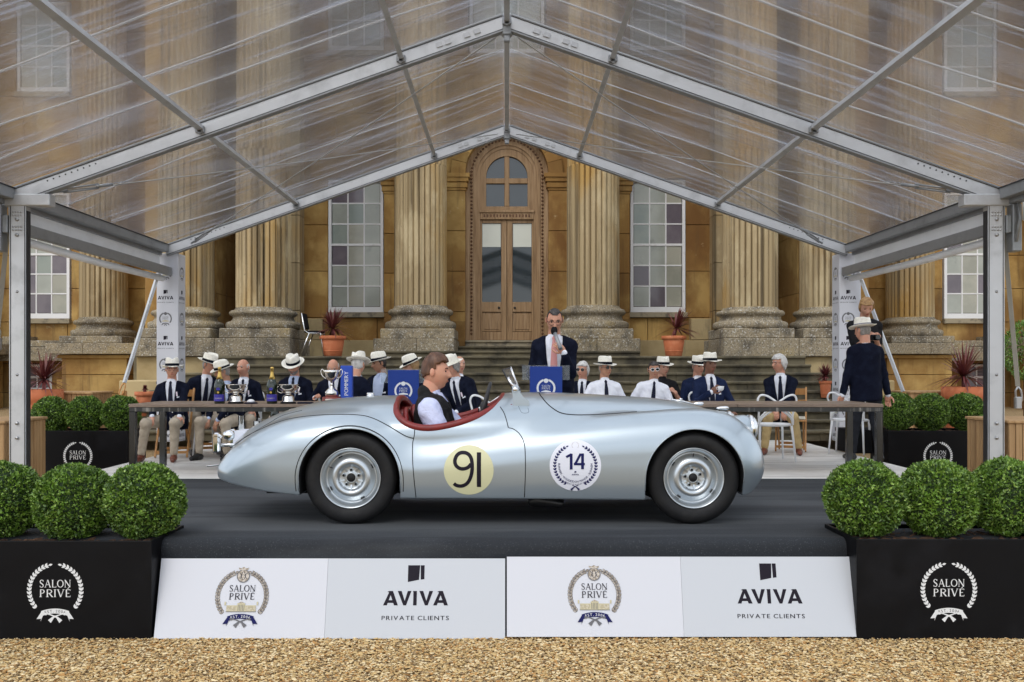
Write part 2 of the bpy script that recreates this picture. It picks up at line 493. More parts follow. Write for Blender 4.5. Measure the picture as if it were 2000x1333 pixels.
for s in (-1, 1):
    MB().box((s * 6.36, 17.6, .7), (s * 7.16, 18.44, 1.60), ch=.02).build('cheek_block', M['wall_pale'], steps)
    MB().box((s * 6.76, 16.3, .6), (s * 7.3, 17.595, 1.27), ch=.02).build('cheek_block', M['wall_pale'], steps)

# ------------------------------------------------------------------ the palace front
palace = empty('palace', (0, 23, .8), label='ochre stone palace front with giant fluted columns and an arched oak door', cat='palace')

def stone_block(parent, x0, x1, z0, z1, y, m, depth=.25, j=.006, name='stone', out=0.0, ch=.008):
    mb = MB()
    a0, a1, b0, b1 = x0 + j, x1 - j, z0 + j, z1 - j
    yf = y - out
    vs = [(a0, y + depth, b0), (a1, y + depth, b0), (a1, y + depth, b1), (a0, y + depth, b1),
          (a0, yf + ch, b0), (a1, yf + ch, b0), (a1, yf + ch, b1), (a0, yf + ch, b1),
          (a0 + ch, yf, b0 + ch), (a1 - ch, yf, b0 + ch), (a1 - ch, yf, b1 - ch), (a0 + ch, yf, b1 - ch)]
    fs = [(0, 4, 5, 1), (1, 5, 6, 2), (2, 6, 7, 3), (3, 7, 4, 0), (4, 8, 9, 5), (5, 9, 10, 6), (6, 10, 11, 7), (7, 11, 8, 4), (8, 11, 10, 9)]
    mb.add(vs, fs)
    return mb.build(name, M[m], parent, recalc=False)

def ashlar(parent, x0, x1, z0, z1, y, m='wall', course=.8, bw=1.3, openings=(), seed=1):
    r = random.Random(seed)
    zs = {round(z0, 4), round(z1, 4)}
    for o in openings: zs |= {round(max(z0, o[2]), 4), round(min(z1, o[3]), 4)}
    zs = sorted(zs); rows = []
    for a, b in zip(zs[:-1], zs[1:]):
        n = max(1, round((b - a) / course))
        rows += [(a + (b - a) * i / n, a + (b - a) * (i + 1) / n) for i in range(n)]
    for k, (a, b) in enumerate(rows):
        iv = [(x0, x1)]
        for o in openings:
            if o[2] < b - .01 and o[3] > a + .01:
                nv = []
                for p, q in iv:
                    if o[0] > p: nv.append((p, min(q, o[0])))
                    if o[1] < q: nv.append((max(p, o[1]), q))
                iv = [t for t in nv if t[1] - t[0] > .02]
        for p, q in iv:
            x = p
            first = True
            while x < q - .001:
                w = bw * r.uniform(.8, 1.25) * (.5 if first and k % 2 else 1); first = False
                if q - (x + w) < bw * .45: w = q - x
                stone_block(parent, x, x + w, a, b, y, m, out=r.uniform(0, .006)); x += w
    mb = MB().box((x0, y + .251, z0), (x1, y + .30, z1))
    return None

def window(parent, xc, zb, w, h, y, rows, cols=3, purple=(), green=(), name='window', sill=True):
    "white sash window: frame part with a pane sub-part for each light"
    mb = MB()
    x0, x1 = xc - w / 2, xc + w / 2
    fw = .075
    mb.box((x0, y, zb), (x0 + fw, y + .12, zb + h), ch=.004); mb.box((x1 - fw, y, zb), (x1, y + .12, zb + h), ch=.004)
    mb.box((x0 + fw + .001, y + .004, zb), (x1 - fw - .001, y + .12, zb + .13), ch=.004); mb.box((x0 + fw + .001, y + .004, zb + h - .06), (x1 - fw - .001, y + .12, zb + h))
    gx0, gx1, gz0, gz1 = x0 + fw, x1 - fw, zb + .13, zb + h - .06
    pw, ph = (gx1 - gx0) / cols, (gz1 - gz0) / rows
    for i in range(1, cols): mb.box((gx0 + pw * i - .017, y + .03, gz0), (gx0 + pw * i + .017, y + .07, gz1), ch=.005)
    for j in range(1, rows):
        t = .028 if j == rows // 2 else .017
        mb.box((gx0, y + (.022 if j == rows // 2 else .033), gz0 + ph * j - t), (gx1, y + .068, gz0 + ph * j + t), ch=.005)
    fr = mb.build(name, M['frame'], parent)
    for j in range(rows):
        for i in range(cols):
            k = j * cols + i
            m = 'pane_purple' if k in purple else ('pane_green' if k in green else ('pane_grey' if (k * 7 + int(xc * 3)) % 3 else 'pane_warm'))
            b = MB(); t = .004
            b.box((gx0 + pw * i + .016, y + .046 + rnd.uniform(-.001, .001), gz0 + ph * j + .016), (gx0 + pw * (i + 1) - .016, y + .052, gz0 + ph * (j + 1) - .016))
            b.build('pane', M[m], fr)
    if sill:
        MB().box((x0 - .04, y - .10, zb - .13), (x1 + .04, y + .1, zb - .004), ch=.01).build('window_sill', M['sill'], parent)
    return fr
M['pane_grey'] = pmat('pane_blind_grey', (.36, .38, .335), [((.42, .44, .39), 1.2, 4, .45, .6), ((.24, .26, .23), 2.2, 4, .6, .75)], rough=.12, rand=.10)
M['pane_warm'] = pmat('pane_blind_warm', (.41, .40, .33), [((.34, .34, .28), 1.4, 4, .45, .6)], rough=.12, rand=.10)
M['pane_green'] = pmat('pane_blind_green', (.27, .315, .285), [((.32, .36, .32), 1.3, 4, .45, .6)], rough=.12, rand=.06)
M['pane_purple'] = pmat('pane_tinted_purple', (.145, .125, .145), [((.19, .165, .185), 1.3, 4, .45, .6)], rough=.10, rand=.12)

YW = 23.1
# centre wall with its openings
ops = [(-4.33, -2.98, 3.05, 6.42), (2.98, 4.33, 3.05, 6.42), (-4.33, -2.98, 9.4, 12.2), (2.98, 4.33, 9.4, 12.2), (-1.4, 1.4, 1.9, 8.0), (-.95, .95, 9.3, 12.0), (5.55, 7.0, 2.06, 11.2), (-7.0, -5.55, 2.06, 11.2)]
ashlar(palace, -7.6, 7.6, 2.0, 12.2, YW, 'wall', .98, 1.5, ops, 5)
MB().box((-5.5, YW + .20, 1.5), (5.5, YW + .27, 12.2)).build('mortar', M['joint'], palace)
for s in (-1, 1):
    pp = (2, 5, 10, 14) if s < 0 else (1, 6, 11, 14)
    gg = (9, 13, 4) if s < 0 else (9, 12)
    if s < 0: pp = (3, 6, 15, 16)
    else: pp = (1, 3, 11, 14, 17) if False else (1, 6, 11, 14, 17 - 3)
    window(palace, s * 3.655, 3.18, 1.33, 3.2, YW - .02, 6, 3, (6, 15, 16) if s < 0 else (1, 3, 6 - 2 + 7, 14 - 0, 14 - 3, 8 + 6), (9, 13) if s < 0 else (9, 12))
    window(palace, s * 3.655, 9.5, 1.33, 2.7, YW - .02, 4, 3, (), (2, 5, 7))
    # inner jamb pilasters with impost
    for (a, b, yy, zt) in ((2.32, 2.95, 22.85, 6.0), (.985, 1.46, 22.7, 6.06)):
        for k in range(4):
            z0 = 2.2 + (zt - 2.2) * k / 4; z1 = 2.2 + (zt - 2.2) * (k + 1) / 4
            stone_block(palace, min(s * a, s * b), max(s * a, s * b), z0, z1, yy, 'wall', depth=.5)
        mb = MB()
        for k, (o, z0, z1) in enumerate(((.015, 0, .06), (.045, .06, .17), (.03, .17, .20), (.07, .20, .30), (.10, .30, .40))):
            mb.box((min(s * a, s * b) - o, yy - o, zt + z0 + .001), (max(s * a, s * b) + o, yy + .4, zt + z1), ch=.006)
        mb.build('impost', M['wall'], palace)
    MB().box((s * 2.32, 22.86, 6.41), (s * 2.95, 23.3, 12.2)).build('jamb', M['wall'], palace)
    # pilaster strips beside the outer columns
    for a, b, yy in ((4.9, 5.25, 22.6), (5.25, 5.60, 22.4)):
        for k in range(9):
            stone_block(palace, min(s * a, s * b), max(s * a, s * b), 2.06 + k * 1.13, 2.06 + (k + 1) * 1.13, yy, 'column', depth=.7)
    # plinth course under the windows
    stone_block(palace, min(s * 2.2, s * 4.9), max(s * 2.2, s * 4.9), 2.06, 2.50, 22.78, 'wall_pale', depth=.5)
    stone_block(palace, min(s * 2.2, s * 2.95), max(s * 2.2, s * 2.95), 2.50, 3.02, 22.80, 'wall', depth=.3, name='stone')
    stone_block(palace, min(s * 4.40, s * 4.9), max(s * 4.40, s * 4.9), 2.50, 3.02, 22.80, 'wall_pale', depth=.3, name='stone')
    stone_block(palace, min(s * .985, s * 1.5), max(s * .985, s * 1.5), 2.2, 2.95, 22.66, 'wall', depth=.1)

# arch over the door: voussoirs, reveal and the wall round them
ZS = 6.46
av = 13
for i in range(av):
    a0, a1 = math.pi * i / av + .004, math.pi * (i + 1) / av - .004
    poly = []
    for k in range(5):
        a = a0 + (a1 - a0) * k / 4; poly.append((math.cos(a) * .985, ZS + math.sin(a) * .985))
    for k in range(5):
        a = a1 - (a1 - a0) * k / 4; poly.append((math.cos(a) * 1.33, ZS + math.sin(a) * 1.33))
    MB().prism(poly, 22.62, 23.2, lambda u, v, h: (u, h, v)).build('voussoir', M['wall'], palace)
mb = MB(); poly = [(-1.48, ZS), (-1.335, ZS)] + [(-math.cos(math.pi * k / 24) * 1.335, ZS + math.sin(math.pi * k / 24) * 1.335) for k in range(1, 24)] + [(1.335, ZS), (1.48, ZS), (1.48, 8.4), (-1.48, 8.4)]
mb.prism(poly, 22.72, 23.2, lambda u, v, h: (u, h, v)); mb.build('spandrel', M['wall'], palace)
MB().box((-1.48, 22.74, 8.4), (1.48, 23.3, 9.25)).build('frieze', M['wall'], palace)
window(palace, 0, 9.4, 1.8, 2.6, YW - .1, 4, 3, (), (0, 4, 7), sill=True)

# the oak door in its arched frame
ZB = 2.50
door = MB()
yd = 22.95
def arch_ring(mb, r0, r1, zb, y0, y1, m=0, n=28):
    pin = [(-r0, zb)] + [(-math.cos(math.pi * k / n) * r0, ZS + math.sin(math.pi * k / n) * r0) for k in range(n + 1)] + [(r0, zb)]
    pout = [(-r1, zb)] + [(-math.cos(math.pi * k / n) * r1, ZS + math.sin(math.pi * k / n) * r1) for k in range(n + 1)] + [(r1, zb)]
    for i in range(len(pin) - 1):
        a, b, c, d = pin[i], pin[i + 1], pout[i + 1], pout[i]
        vs = [(p[0], y, p[1]) for y in (y0, y1) for p in (a, b, c, d)]
        mb.add(vs, [(0, 1, 2, 3), (7, 6, 5, 4), (0, 4, 5, 1), (2, 6, 7, 3)], m)
arch_ring(door, .905, .99, ZB, yd - .05, yd + .2)
arch_ring(door, .80, .905, ZB, yd - .02, yd + .2)
arch_ring(door, .72, .80, ZB, yd - .045, yd + .2)
arch_ring(door, .645, .72, ZB, yd - .01, yd + .2)
door_o = door.build('door', M['oak'], palace)
mb = MB()
n_b = 0
for k in range(44):      # carved bead band: uprights then the arch
    z = ZB + .16 + k * .0885
    for s in (-1, 1): mb.lathe([(0, -.03), (.022, -.018), (.03, 0), (.022, .018), (0, .03)], (s * .853, yd - .03, z), 7)
for k in range(31):
    a = math.pi * k / 30
    mb.lathe([(0, -.03), (.022, -.018), (.03, 0), (.022, .018), (0, .03)], (math.cos(a) * .853, yd - .03, ZS + math.sin(a) * .853), 7)
o = mb.build('carved_beading', M['oak_dark'], door_o); tag(o, kind='stuff')
# fanlight
mb = MB(); zc = 6.40
arch = [(-.50, 5.70)] + [(-math.cos(math.pi * k / 20) * .50, zc + .03 + math.sin(math.pi * k / 20) * .50) for k in range(21)] + [(.50, 5.70)]
outr = [(-.645, 5.66)] + [(-math.cos(math.pi * k / 20) * .645, ZS + math.sin(math.pi * k / 20) * .645) for k in range(21)] + [(.645, 5.66)]
for i in range(len(arch) - 1):
    a, b, c, d = arch[i], arch[i + 1], outr[i + 1], outr[i]
    mb.add([(p[0], y, p[1]) for y in (yd + .01, yd + .15) for p in (a, b, c, d)], [(0, 1, 2, 3), (0, 4, 5, 1), (2, 6, 7, 3)])
mb.box((-.645, yd + .012, 5.63), (.645, yd + .15, 5.72), ch=.006)
mb.box((-.06, yd + .02, 5.72), (.06, yd + .12, 6.93), ch=.012); mb.box((-.5, yd + .024, 6.27), (.5, yd + .118, 6.40), ch=.012)
mb.build('fanlight_frame', M['oak'], door_o)
for s in (-1, 1):
    MB().box((s * .06, yd + .09, 5.72), (s * .5, yd + .10, 6.27)).build('glass_pane', M['door_glass'], door_o)
    poly = [(s * .06, 6.40), (s * .50, 6.40)] + [(s * math.cos(math.pi / 2 * k / 10) * .50, zc + .03 + math.sin(math.pi / 2 * k / 10) * .50) for k in range(0, 10)] + [(s * .06, 6.925)]
    MB().prism(poly, yd + .09, yd + .10, lambda u, v, h: (u, h, v)).build('glass_pane', M['door_glass'], door_o)
mb = MB(); mb.box((-.645, yd - .03, 5.40), (.645, yd + .15, 5.63), ch=.01); mb.box((-.66, yd - .06, 5.56), (.66, yd + .1, 5.625), ch=.01)
mb.build('transom', M['oak'], door_o)
mb = MB()
for k in range(15): mb.box((-.56 + k * .077, yd - .04, 5.455), (-.52 + k * .077, yd - .025, 5.525), ch=.006)
o = mb.build('transom_carving', M['oak_dark'], door_o); tag(o, kind='stuff')
for s in (-1, 1):
    mb = MB(); e = lambda a: s * a
    def bx(a, b, z0, z1, y0=yd + .03, y1=yd + .11, mm=mb): mm.box((e(a), y0, z0), (e(b), y1, z1), ch=.006)
    bx(.006, .135, ZB, 5.39); bx(.60, .645, ZB, 5.39); bx(.137, .598, 5.32, 5.39); bx(.137, .598, 3.18, 3.42, yd + .032); bx(.137, .598, ZB, 2.70, yd + .032)
    bx(.137, .598, 2.71, 3.17, yd + .065, yd + .1); bx(.19, .55, 2.76, 3.12, yd + .05, yd + .1)
    bx(.598, .602, ZB, 5.39, yd + .04)
    mb.build('door_leaf', M['oak'], door_o)
    MB().box((e(.137), yd + .075, 3.42), (e(.598), yd + .085, 5.32)).build('glass_pane', M['door_glass'], door_o)
    MB().box((e(.15), yd + .065, 4.75), (e(.59), yd + .073, 5.31)).box((e(.15), yd + .062, 4.925), (e(.59), yd + .066, 4.94)).build('blind', M['blind'], door_o)
    MB().lathe([(0, -.05), (.018, -.045), (.024, -.03), (.014, -.01), (.03, 0)], (e(.19), yd + .03, 3.28), 12, axis='y').build('door_knob', M['rubber_line'], door_o)
MB().box((-1.5, yd + .22, 1.9), (1.5, yd + .3, 8.3)).build('door_back', M['blackfab'], palace)

# columns
def column(xc, y, z0, ztop, r, zb, zp, zcable, pr, name='column'):
    "z0 bottom of plinth, zp top of plinth, zb top of the moulded base"
    nfl = 28; per = 10; n = nfl * per
    mb = MB()
    levels = [(zb, 1.0, 0), (zb + .02, 1.0, 1), (zcable, .992, 1), (zcable + .03, .99, 2), (ztop, .93, 2)]
    vs = []
    for z, k, kind in levels:
        for i in range(n):
            t = (i % per) / per
            if kind == 0: d = 0
            elif kind == 1: d = .060 * max(0, 1 - abs(t - 0) / .16, 1 - abs(t - 1) / .16) + (-.004 + .010 * (abs(t - .5) * 2) ** 2)
            else:
                d = .055 * math.sin(math.pi * min(1, max(0, (t - .12) / .76))) if .12 <= t <= .88 else 0
            a = 2 * math.pi * (i / n) + .03
            rr = r * k - d
            vs.append((xc + math.cos(a) * rr, y + math.sin(a) * rr, z))
    fs = [(j * n + i, j * n + (i + 1) % n, (j + 1) * n + (i + 1) % n, (j + 1) * n + i) for j in range(len(levels) - 1) for i in range(n)]
    mb.add(vs, fs)
    c = mb.build(name, M['column'], palace)
    h = zb - zp
    prof = [(r * 1.30, 0), (r * 1.34, h * .06), (r * 1.36, h * .18), (r * 1.34, h * .29), (r * 1.26, h * .35), (r * 1.17, h * .37), (r * 1.14, h * .42), (r * 1.10, h * .52),
            (r * 1.12, h * .60), (r * 1.19, h * .64), (r * 1.24, h * .70), (r * 1.24, h * .78), (r * 1.18, h * .86), (r * 1.08, h * .88), (r * 1.03, h * .94), (r * 1.0, h + .004)]
    b = MB().lathe(prof, (xc, y, zp), 64); b.build('column_base', M['lichen'], c)
    b = MB().box((xc - pr, y - pr, z0), (xc + pr, y + pr, zp), ch=.02); b.build('plinth', M['lichen'], c)
    return c
for s in (-1, 1):
    column(s * 1.93, 21.35, 2.46, 11.5, .585, 3.20, 2.68, 6.30, .80)
    MB().box((s * 1.13, 20.42, 2.18), (s * 1.93, 22.6, 2.46), ch=.015).build('pedestal_block', M['lichen'], palace)
    MB().box((s * 1.936, 20.42, 2.18), (s * 2.86, 22.6, 2.46), ch=.015).build('pedestal_block', M['lichen'], palace)
    column(s * 4.87, 19.1, 2.40, 11.5, .54, 3.02, 2.60, 6.1, .69)
    column(s * 6.42, 19.1, 2.40, 11.5, .54, 3.02, 2.60, 6.1, .69)
    x = 4.17
    for w in (1.45, .72, .83):
        MB().box((s * (x + .003), 18.33, 2.05), (s * (x + w - .003), 20.2, 2.40), ch=.012).build('pedestal_block', M['lichen'], palace); x += w
    # side of the stairs under the outer columns
    for k in range(3):
        stone_block(palace, min(s * 5.73, s * 7.17), max(s * 5.73, s * 7.17), .55 + k * .5, .55 + (k + 1) * .5, 18.45, 'wall_pale', depth=1.6)
    # deep recess between the paired columns
    for xa_, xb_, ya_, yb_ in ((5.45, 5.55, 23.06, 26.0), (7.0, 7.1, 23.06, 26.0), (5.45, 7.1, 26.0, 26.1)):
        MB().box((s * xa_, ya_, 2.0), (s * xb_, yb_, 11.2)).build('recess_wall', M['wall'], palace)
    MB().box((s * 5.45, 23.1, 11.2), (s * 7.1, 26.1, 11.3)).build('recess_ceiling', M['wall'], palace)

# outer wings
YO = 24.3
for s in (-1, 1):
    X = lambda a, b: (min(s * a, s * b), max(s * a, s * b))
    a, b = X(6.9, 16.5)
    ow = [X(7.55, 8.95) + (3.0, 6.4), X(11.1, 12.5) + (3.0, 6.4), X(11.1, 12.5) + (8.75, 11.2), X(7.55, 8.95) + (8.75, 11.2), X(11.6, 12.4) + (1.2, 1.95)]
    ashlar(palace, a, b, .8, 12.2, YO, 'wall', .95, 1.35, ow, 11 + s)
    MB().box((a, YO + .20, .6), (b, YO + .27, 12.2)).build('mortar', M['joint'], palace)
    for k in range(8):
        stone_block(palace, *X(6.88, 7.5), .8 + 1.4 * k, .8 + 1.4 * (k + 1), 22.6, 'wall', depth=1.7)
    window(palace, s * 11.8, 3.09, 1.33, 3.2, YO - .02, 6, 3, (0, 1, 3, 6, 8) if s < 0 else (5, 3, 9), (7,) if s < 0 else ())
    window(palace, s * 8.25, 3.09, 1.33, 3.2, YO - .02, 6, 3, (1, 2, 0, 6), ())
    for xx in (11.8, 8.25): window(palace, s * xx, 8.85, 1.33, 2.3, YO - .02, 4, 3, (), (2, 5, 7))
    window(palace, s * 12.0, 1.2, .8, .72, YO + .03, 2, 2, (0, 1, 2, 3), (), name='basement_window', sill=False)
    for xx in (9.95, 13.55):
        column(s * xx, 23.55, 2.42, 11.5, .56, 3.06, 2.60, 6.1, .76)
        for q, (u, v) in enumerate(((-1.3, .1), (.1, 1.0))):
            MB().box((s * (xx + u + .003), 22.6, 2.16), (s * (xx + v - .003), 24.5, 2.42 - q * .004), ch=.012).build('pedestal_block', M['lichen'], palace)
        for k in range(3):
            stone_block(palace, *X(xx - .85, xx + .72), .75 + .46 * k, .75 + .46 * (k + 1), 22.85, 'wall', depth=1.2)
        stone_block(palace, *X(xx - .95, xx + .8), 2.06, 2.15, 22.75, 'wall', depth=1.2)
    stone_block(palace, *X(10.75, 12.9), 2.0, 2.36, 23.6, 'lichen', depth=.6)
    stone_block(palace, *X(11.0, 11.9), 2.36, 2.52, 23.7, 'lichen', depth=.5)
    stone_block(palace, *X(11.9, 12.6), 2.36, 2.62, 23.8, 'lichen', depth=.4)
    stone_block(palace, *X(10.6, 11.1), .8, 1.55, 23.5, 'wall', depth=.7)
    stone_block(palace, *X(7.4, 9.0), 2.18, 2.42, 23.9, 'lichen', depth=.4)

# entablature and the deep ceiling of the portico above the picture
for s in (-1, 1):
    MB().box((s * 1.0, 20.3, 11.3), (s * 7.6, 23.4, 12.6), ch=.03).build('portico_ceiling', M['wall'], palace)
    MB().box((s * 4.0, 18.3, 11.3), (s * 7.6, 20.28, 12.6), ch=.03).build('entablature', M['column'], palace)
    MB().box((s * 7.62, 22.7, 11.3), (s * 16.5, 24.6, 12.4), ch=.03).build('entablature', M['column'], palace)
    MB().box((s * 7.15, 19.9, 2.06), (s * 7.55, 23.1, 11.3), ch=.02).build('side_wall', M['wall'], palace)
# ------------------------------------------------------------------ the clear-roofed marquee
def film_material():
    m = bpy.data.materials.new('clear_roof_film'); m.use_nodes = True
    nt = m.node_tree; N = nt.nodes; L = nt.links; N.clear()
    out = N.new('ShaderNodeOutputMaterial')
    g = N.new('ShaderNodeNewGeometry')
    def noise(scale, detail, st, rough=.6):
        mp = N.new('ShaderNodeMapping'); mp.inputs['Scale'].default_value = st
        L.new(g.outputs['Position'], mp.inputs[0])
        t = N.new('ShaderNodeTexNoise'); t.inputs['Scale'].default_value = scale; t.inputs['Detail'].default_value = detail; t.inputs['Roughness'].default_value = rough
        L.new(mp.outputs[0], t.inputs[0]); return t.outputs[0]
    streak = noise(1.0, 7, (.35, 9, .35), .7)
    smear = noise(1.1, 5, (.6, 1.5, .6))
    fine = noise(6, 6, (.6, 4, .6), .7)
    def mr(src, a, b, c, d):
        n = N.new('ShaderNodeMapRange'); n.inputs[1].default_value = a; n.inputs[2].default_value = b; n.inputs[3].default_value = c; n.inputs[4].default_value = d
        L.new(src, n.inputs[0]); return n.outputs[0]
    def math_(op, a, b):
        n = N.new('ShaderNodeMath'); n.operation = op
        for i, x in enumerate((a, b)):
            if isinstance(x, (int, float)): n.inputs[i].default_value = x
            else: L.new(x, n.inputs[i])
        return n.outputs[0]
    bump = N.new('ShaderNodeBump'); bump.inputs['Strength'].default_value = .40; bump.inputs['Distance'].default_value = .05
    h = math_('ADD', math_('MULTIPLY', streak, 1.0), math_('MULTIPLY', smear, .8)); L.new(math_('ADD', h, math_('MULTIPLY', fine, .25)), bump.inputs['Height'])
    tr = N.new('ShaderNodeBsdfTransparent'); tr.inputs[0].default_value = (.97, .97, .98, 1)
    rf = N.new('ShaderNodeBsdfRefraction'); rf.inputs['Color'].default_value = (.96, .97, .98, 1); rf.inputs['IOR'].default_value = 1.016; rf.inputs['Roughness'].default_value = .16
    L.new(bump.outputs[0], rf.inputs['Normal'])
    tl = N.new('ShaderNodeBsdfTranslucent'); tl.inputs[0].default_value = (.58, .62, .72, 1)
    df = N.new('ShaderNodeBsdfDiffuse'); df.inputs[0].default_value = (.50, .52, .58, 1)
    gl = N.new('ShaderNodeBsdfGlossy'); gl.inputs['Roughness'].default_value = .10; gl.inputs[0].default_value = (.9, .9, .92, 1); L.new(bump.outputs[0], gl.inputs['Normal'])
    haze = N.new('ShaderNodeMixShader'); haze.inputs[0].default_value = .5; L.new(tl.outputs[0], haze.inputs[1]); L.new(df.outputs[0], haze.inputs[2])
    m0 = N.new('ShaderNodeMixShader'); m0.inputs[0].default_value = .30; L.new(tr.outputs[0], m0.inputs[1]); L.new(rf.outputs[0], m0.inputs[2])
    m1 = N.new('ShaderNodeMixShader'); L.new(m0.outputs[0], m1.inputs[1]); L.new(haze.outputs[0], m1.inputs[2])
    L.new(math_('ADD', mr(streak, .54, .68, .012, .40), mr(smear, .52, .72, 0, .12)), m1.inputs[0])
    fr = N.new('ShaderNodeFresnel'); fr.inputs['IOR'].default_value = 1.35; L.new(bump.outputs[0], fr.inputs['Normal'])
    m2 = N.new('ShaderNodeMixShader'); L.new(math_('MULTIPLY', fr.outputs[0], .38), m2.inputs[0]); L.new(m1.outputs[0], m2.inputs[1]); L.new(gl.outputs[0], m2.inputs[2])
    L.new(m2.outputs[0], out.inputs[0])
    return m
M['film'] = film_material()
M['crease'] = pmat('film_weld', (.62, .63, .66), rough=.4, alpha=.55)

tent = empty('marquee', (0, 10.5, ground_z(10.5)), label='aluminium framed marquee with a clear plastic pitched roof over the car', cat='marquee')
FR = [5.75, 10.5, 15.25]
PK, EV, XE = 5.62, 3.73, 5.36      # ridge height, eave height, eave half-width (centre line of the rafters)
def roofz(x): return PK - (PK - EV) * abs(x) / XE
SL = math.atan2(PK - EV, XE)
for k, y in enumerate(FR):
    for s in (-1, 1):
        a, b = Vector((s * .03, y, PK)), Vector((s * 5.45, y, roofz(5.45)))
        mb = MB(); mb.bar(a, b, .085, .17)
        r = mb.build('rafter', M['alu'], tent)
        n_up = Vector((s * math.sin(SL), 0, math.cos(SL)))
        mb = MB()
        for o in (-.085, .085):
            mb.bar(a + n_up * o, b + n_up * o, .105, .016)
        mb.build('rafter_flange', M['alu_dark'], r)
        mb = MB(); mb.bar(a + n_up * .066 + Vector((0, -.046, 0)), b + n_up * .066 + Vector((0, -.046, 0)), .006, .007); mb.bar(a - n_up * .070 + Vector((0, -.046, 0)), b - n_up * .070 + Vector((0, -.046, 0)), .006, .007)
        mb.build('keder_line', M['rubber_line'], r)
        # fixing plates near the ridge and bolt holes at the eave
        mb = MB(); d = (b - a).normalized()
        for t in (.28, .40, .62, .72): mb.bar(a + d * t - Vector((0, .05, 0)), a + d * (t + .07) - Vector((0, .05, 0)), .015, .05)
        L_ = (b - a).length
        mb.build('ridge_plate', M['steel'], r)
        mb = MB()
        for q in range(9): mb.lathe([(.009, -.004), (.009, 0)], a + d * (L_ - .45 - .07 * q) + Vector((0, -.043, 0)) + n_up * .03, 8, axis='y')
        tag(mb.build('bolt_hole', M['rubber_line'], r), kind='stuff')
    if k:
        MB().box((-.06, y - .05, PK - .15), (.06, y + .05, PK + .1), ch=.02).box((-.035, y - .06, PK - .22), (.035, y, PK - .15), ch=.01).build('ridge_bracket', M['alu_dark'], tent)
# purlins
for x, w in ((0, .06), (1.16, .055), (-1.16, .055), (3.36, .065), (-3.36, .065)):
    for ya, yb in zip(FR[:-1], FR[1:]):
        s = 0 if x == 0 else (1 if x > 0 else -1)
        n_up = Vector((s * math.sin(SL), 0, math.cos(SL)))
        z = roofz(x) + .02
        MB().bar(Vector((x, ya + .06, z)), Vector((x, yb - .06, z)), w, .06, up=n_up).bar(Vector((x, ya + .06, z)) + n_up * .033, Vector((x, yb - .06, z)) + n_up * .033, w * .5, .012, up=n_up).build('purlin', M['alu'], tent)
        for yy in (ya + .06, yb - .06):
            if yy > 6.5:
                b = MB(); b.box((x - .05, yy - .02, z - .06), (x + .05, yy + .02, z + .02), ch=.01); b.lathe([(.022, -.02), (.022, .02)], (x, yy, z - .05), 10, axis='y')
                b.build('purlin_hook', M['alu_dark'], tent)
# eave gutters, valances, beams
for s in (-1, 1):
    for ya, yb in zip(FR[:-1], FR[1:]):
        X = s * 5.28
        MB().box((s * 5.39, ya + .05, 3.67), (s * 5.49, yb - .05, 3.80), ch=.008).box((s * 5.492, ya + .05, 3.62), (s * 5.60, yb - .05, 3.70), ch=.008).build('eave_beam', M['alu_dark'], tent)
        MB().box((s * 5.382, ya + .05, 3.785), (s * 5.387, yb - .05, 3.80)).build('keder_line', M['rubber_line'], tent)
        if ya < 10: continue
        mb = MB(); n = 40       # hanging white valance with soft folds
        vs = []
        for j in range(4):
            for i in range(n + 1):
                y = ya + .08 + (yb - ya - .16) * i / n
                vs.append((s * (5.53 + .01 * math.sin(i * 1.7) * j), y, 3.64 - .1 * j))
        mb.add(vs, [(j * (n + 1) + i, j * (n + 1) + i + 1, (j + 1) * (n + 1) + i + 1, (j + 1) * (n + 1) + i) for j in range(3) for i in range(n)], smooth=True)
        mb.build('valance', M['pvc'], tent)
        MB().box((s * 5.34, ya + .1, 3.30), (s * 5.41, yb - .02, 3.43), ch=.008).build('side_rail', M['alu_dark'], tent)
        MB().tube([(s * 5.47, ya + .1, 3.26), (s * 5.47, (ya + yb) / 2, 3.235), (s * 5.47, yb - .1, 3.25)], .05, 12).build('rolled_blind', M['pvc'], tent)
# posts
for s in (-1, 1):
    for y in FR[:2]:
        zb = ground_z(y) - .02
        mb = MB(); mb.box((s * 5.27, y - .06, zb), (s * 5.45, y + .06, 3.62), ch=.006)
        p = mb.build('post', M['alu'], tent)
        mb = MB()
        for x in (5.278, 5.432): mb.box((s * x - .004, y - .063, zb), (s * x + .004, y - .0605, 3.6))
        mb.box((s * 5.262, y - .04, zb), (s * 5.2695, y + .04, 3.55))
        mb.build('keder_line', M['rubber_line'], p)
        mb = MB()
        for z in (3.45, 3.28, 1.22, 1.06): mb.lathe([(0, -.02), (.018, -.018), (.02, 0)], (s * 5.36, y - .06, z), 10, axis='y')
        for z in (2.66, 1.75): mb.lathe([(0, -.001), (.016, 0)], (s * 5.36, y - .0615, z), 10, axis='y')
        tag(mb.build('bolt_head', M['steel'], p), kind='stuff')
        mb = MB()
        for i in range(4):
            for j in range(2):
                for q in range(2): mb.lathe([(0, -.006), (.011, -.005), (.012, 0)], (s * 5.36 - .045 + .03 * i, y - .06, 3.53 - .035 * j - .16 * q), 8, axis='y')
        tag(mb.build('rivet', M['steel'], p), kind='stuff')
        MB().box((s * 5.0, y - .075, 3.60), (s * 5.50, y + .075, 3.73), ch=.01).build('eave_shoe', M['alu'], tent)
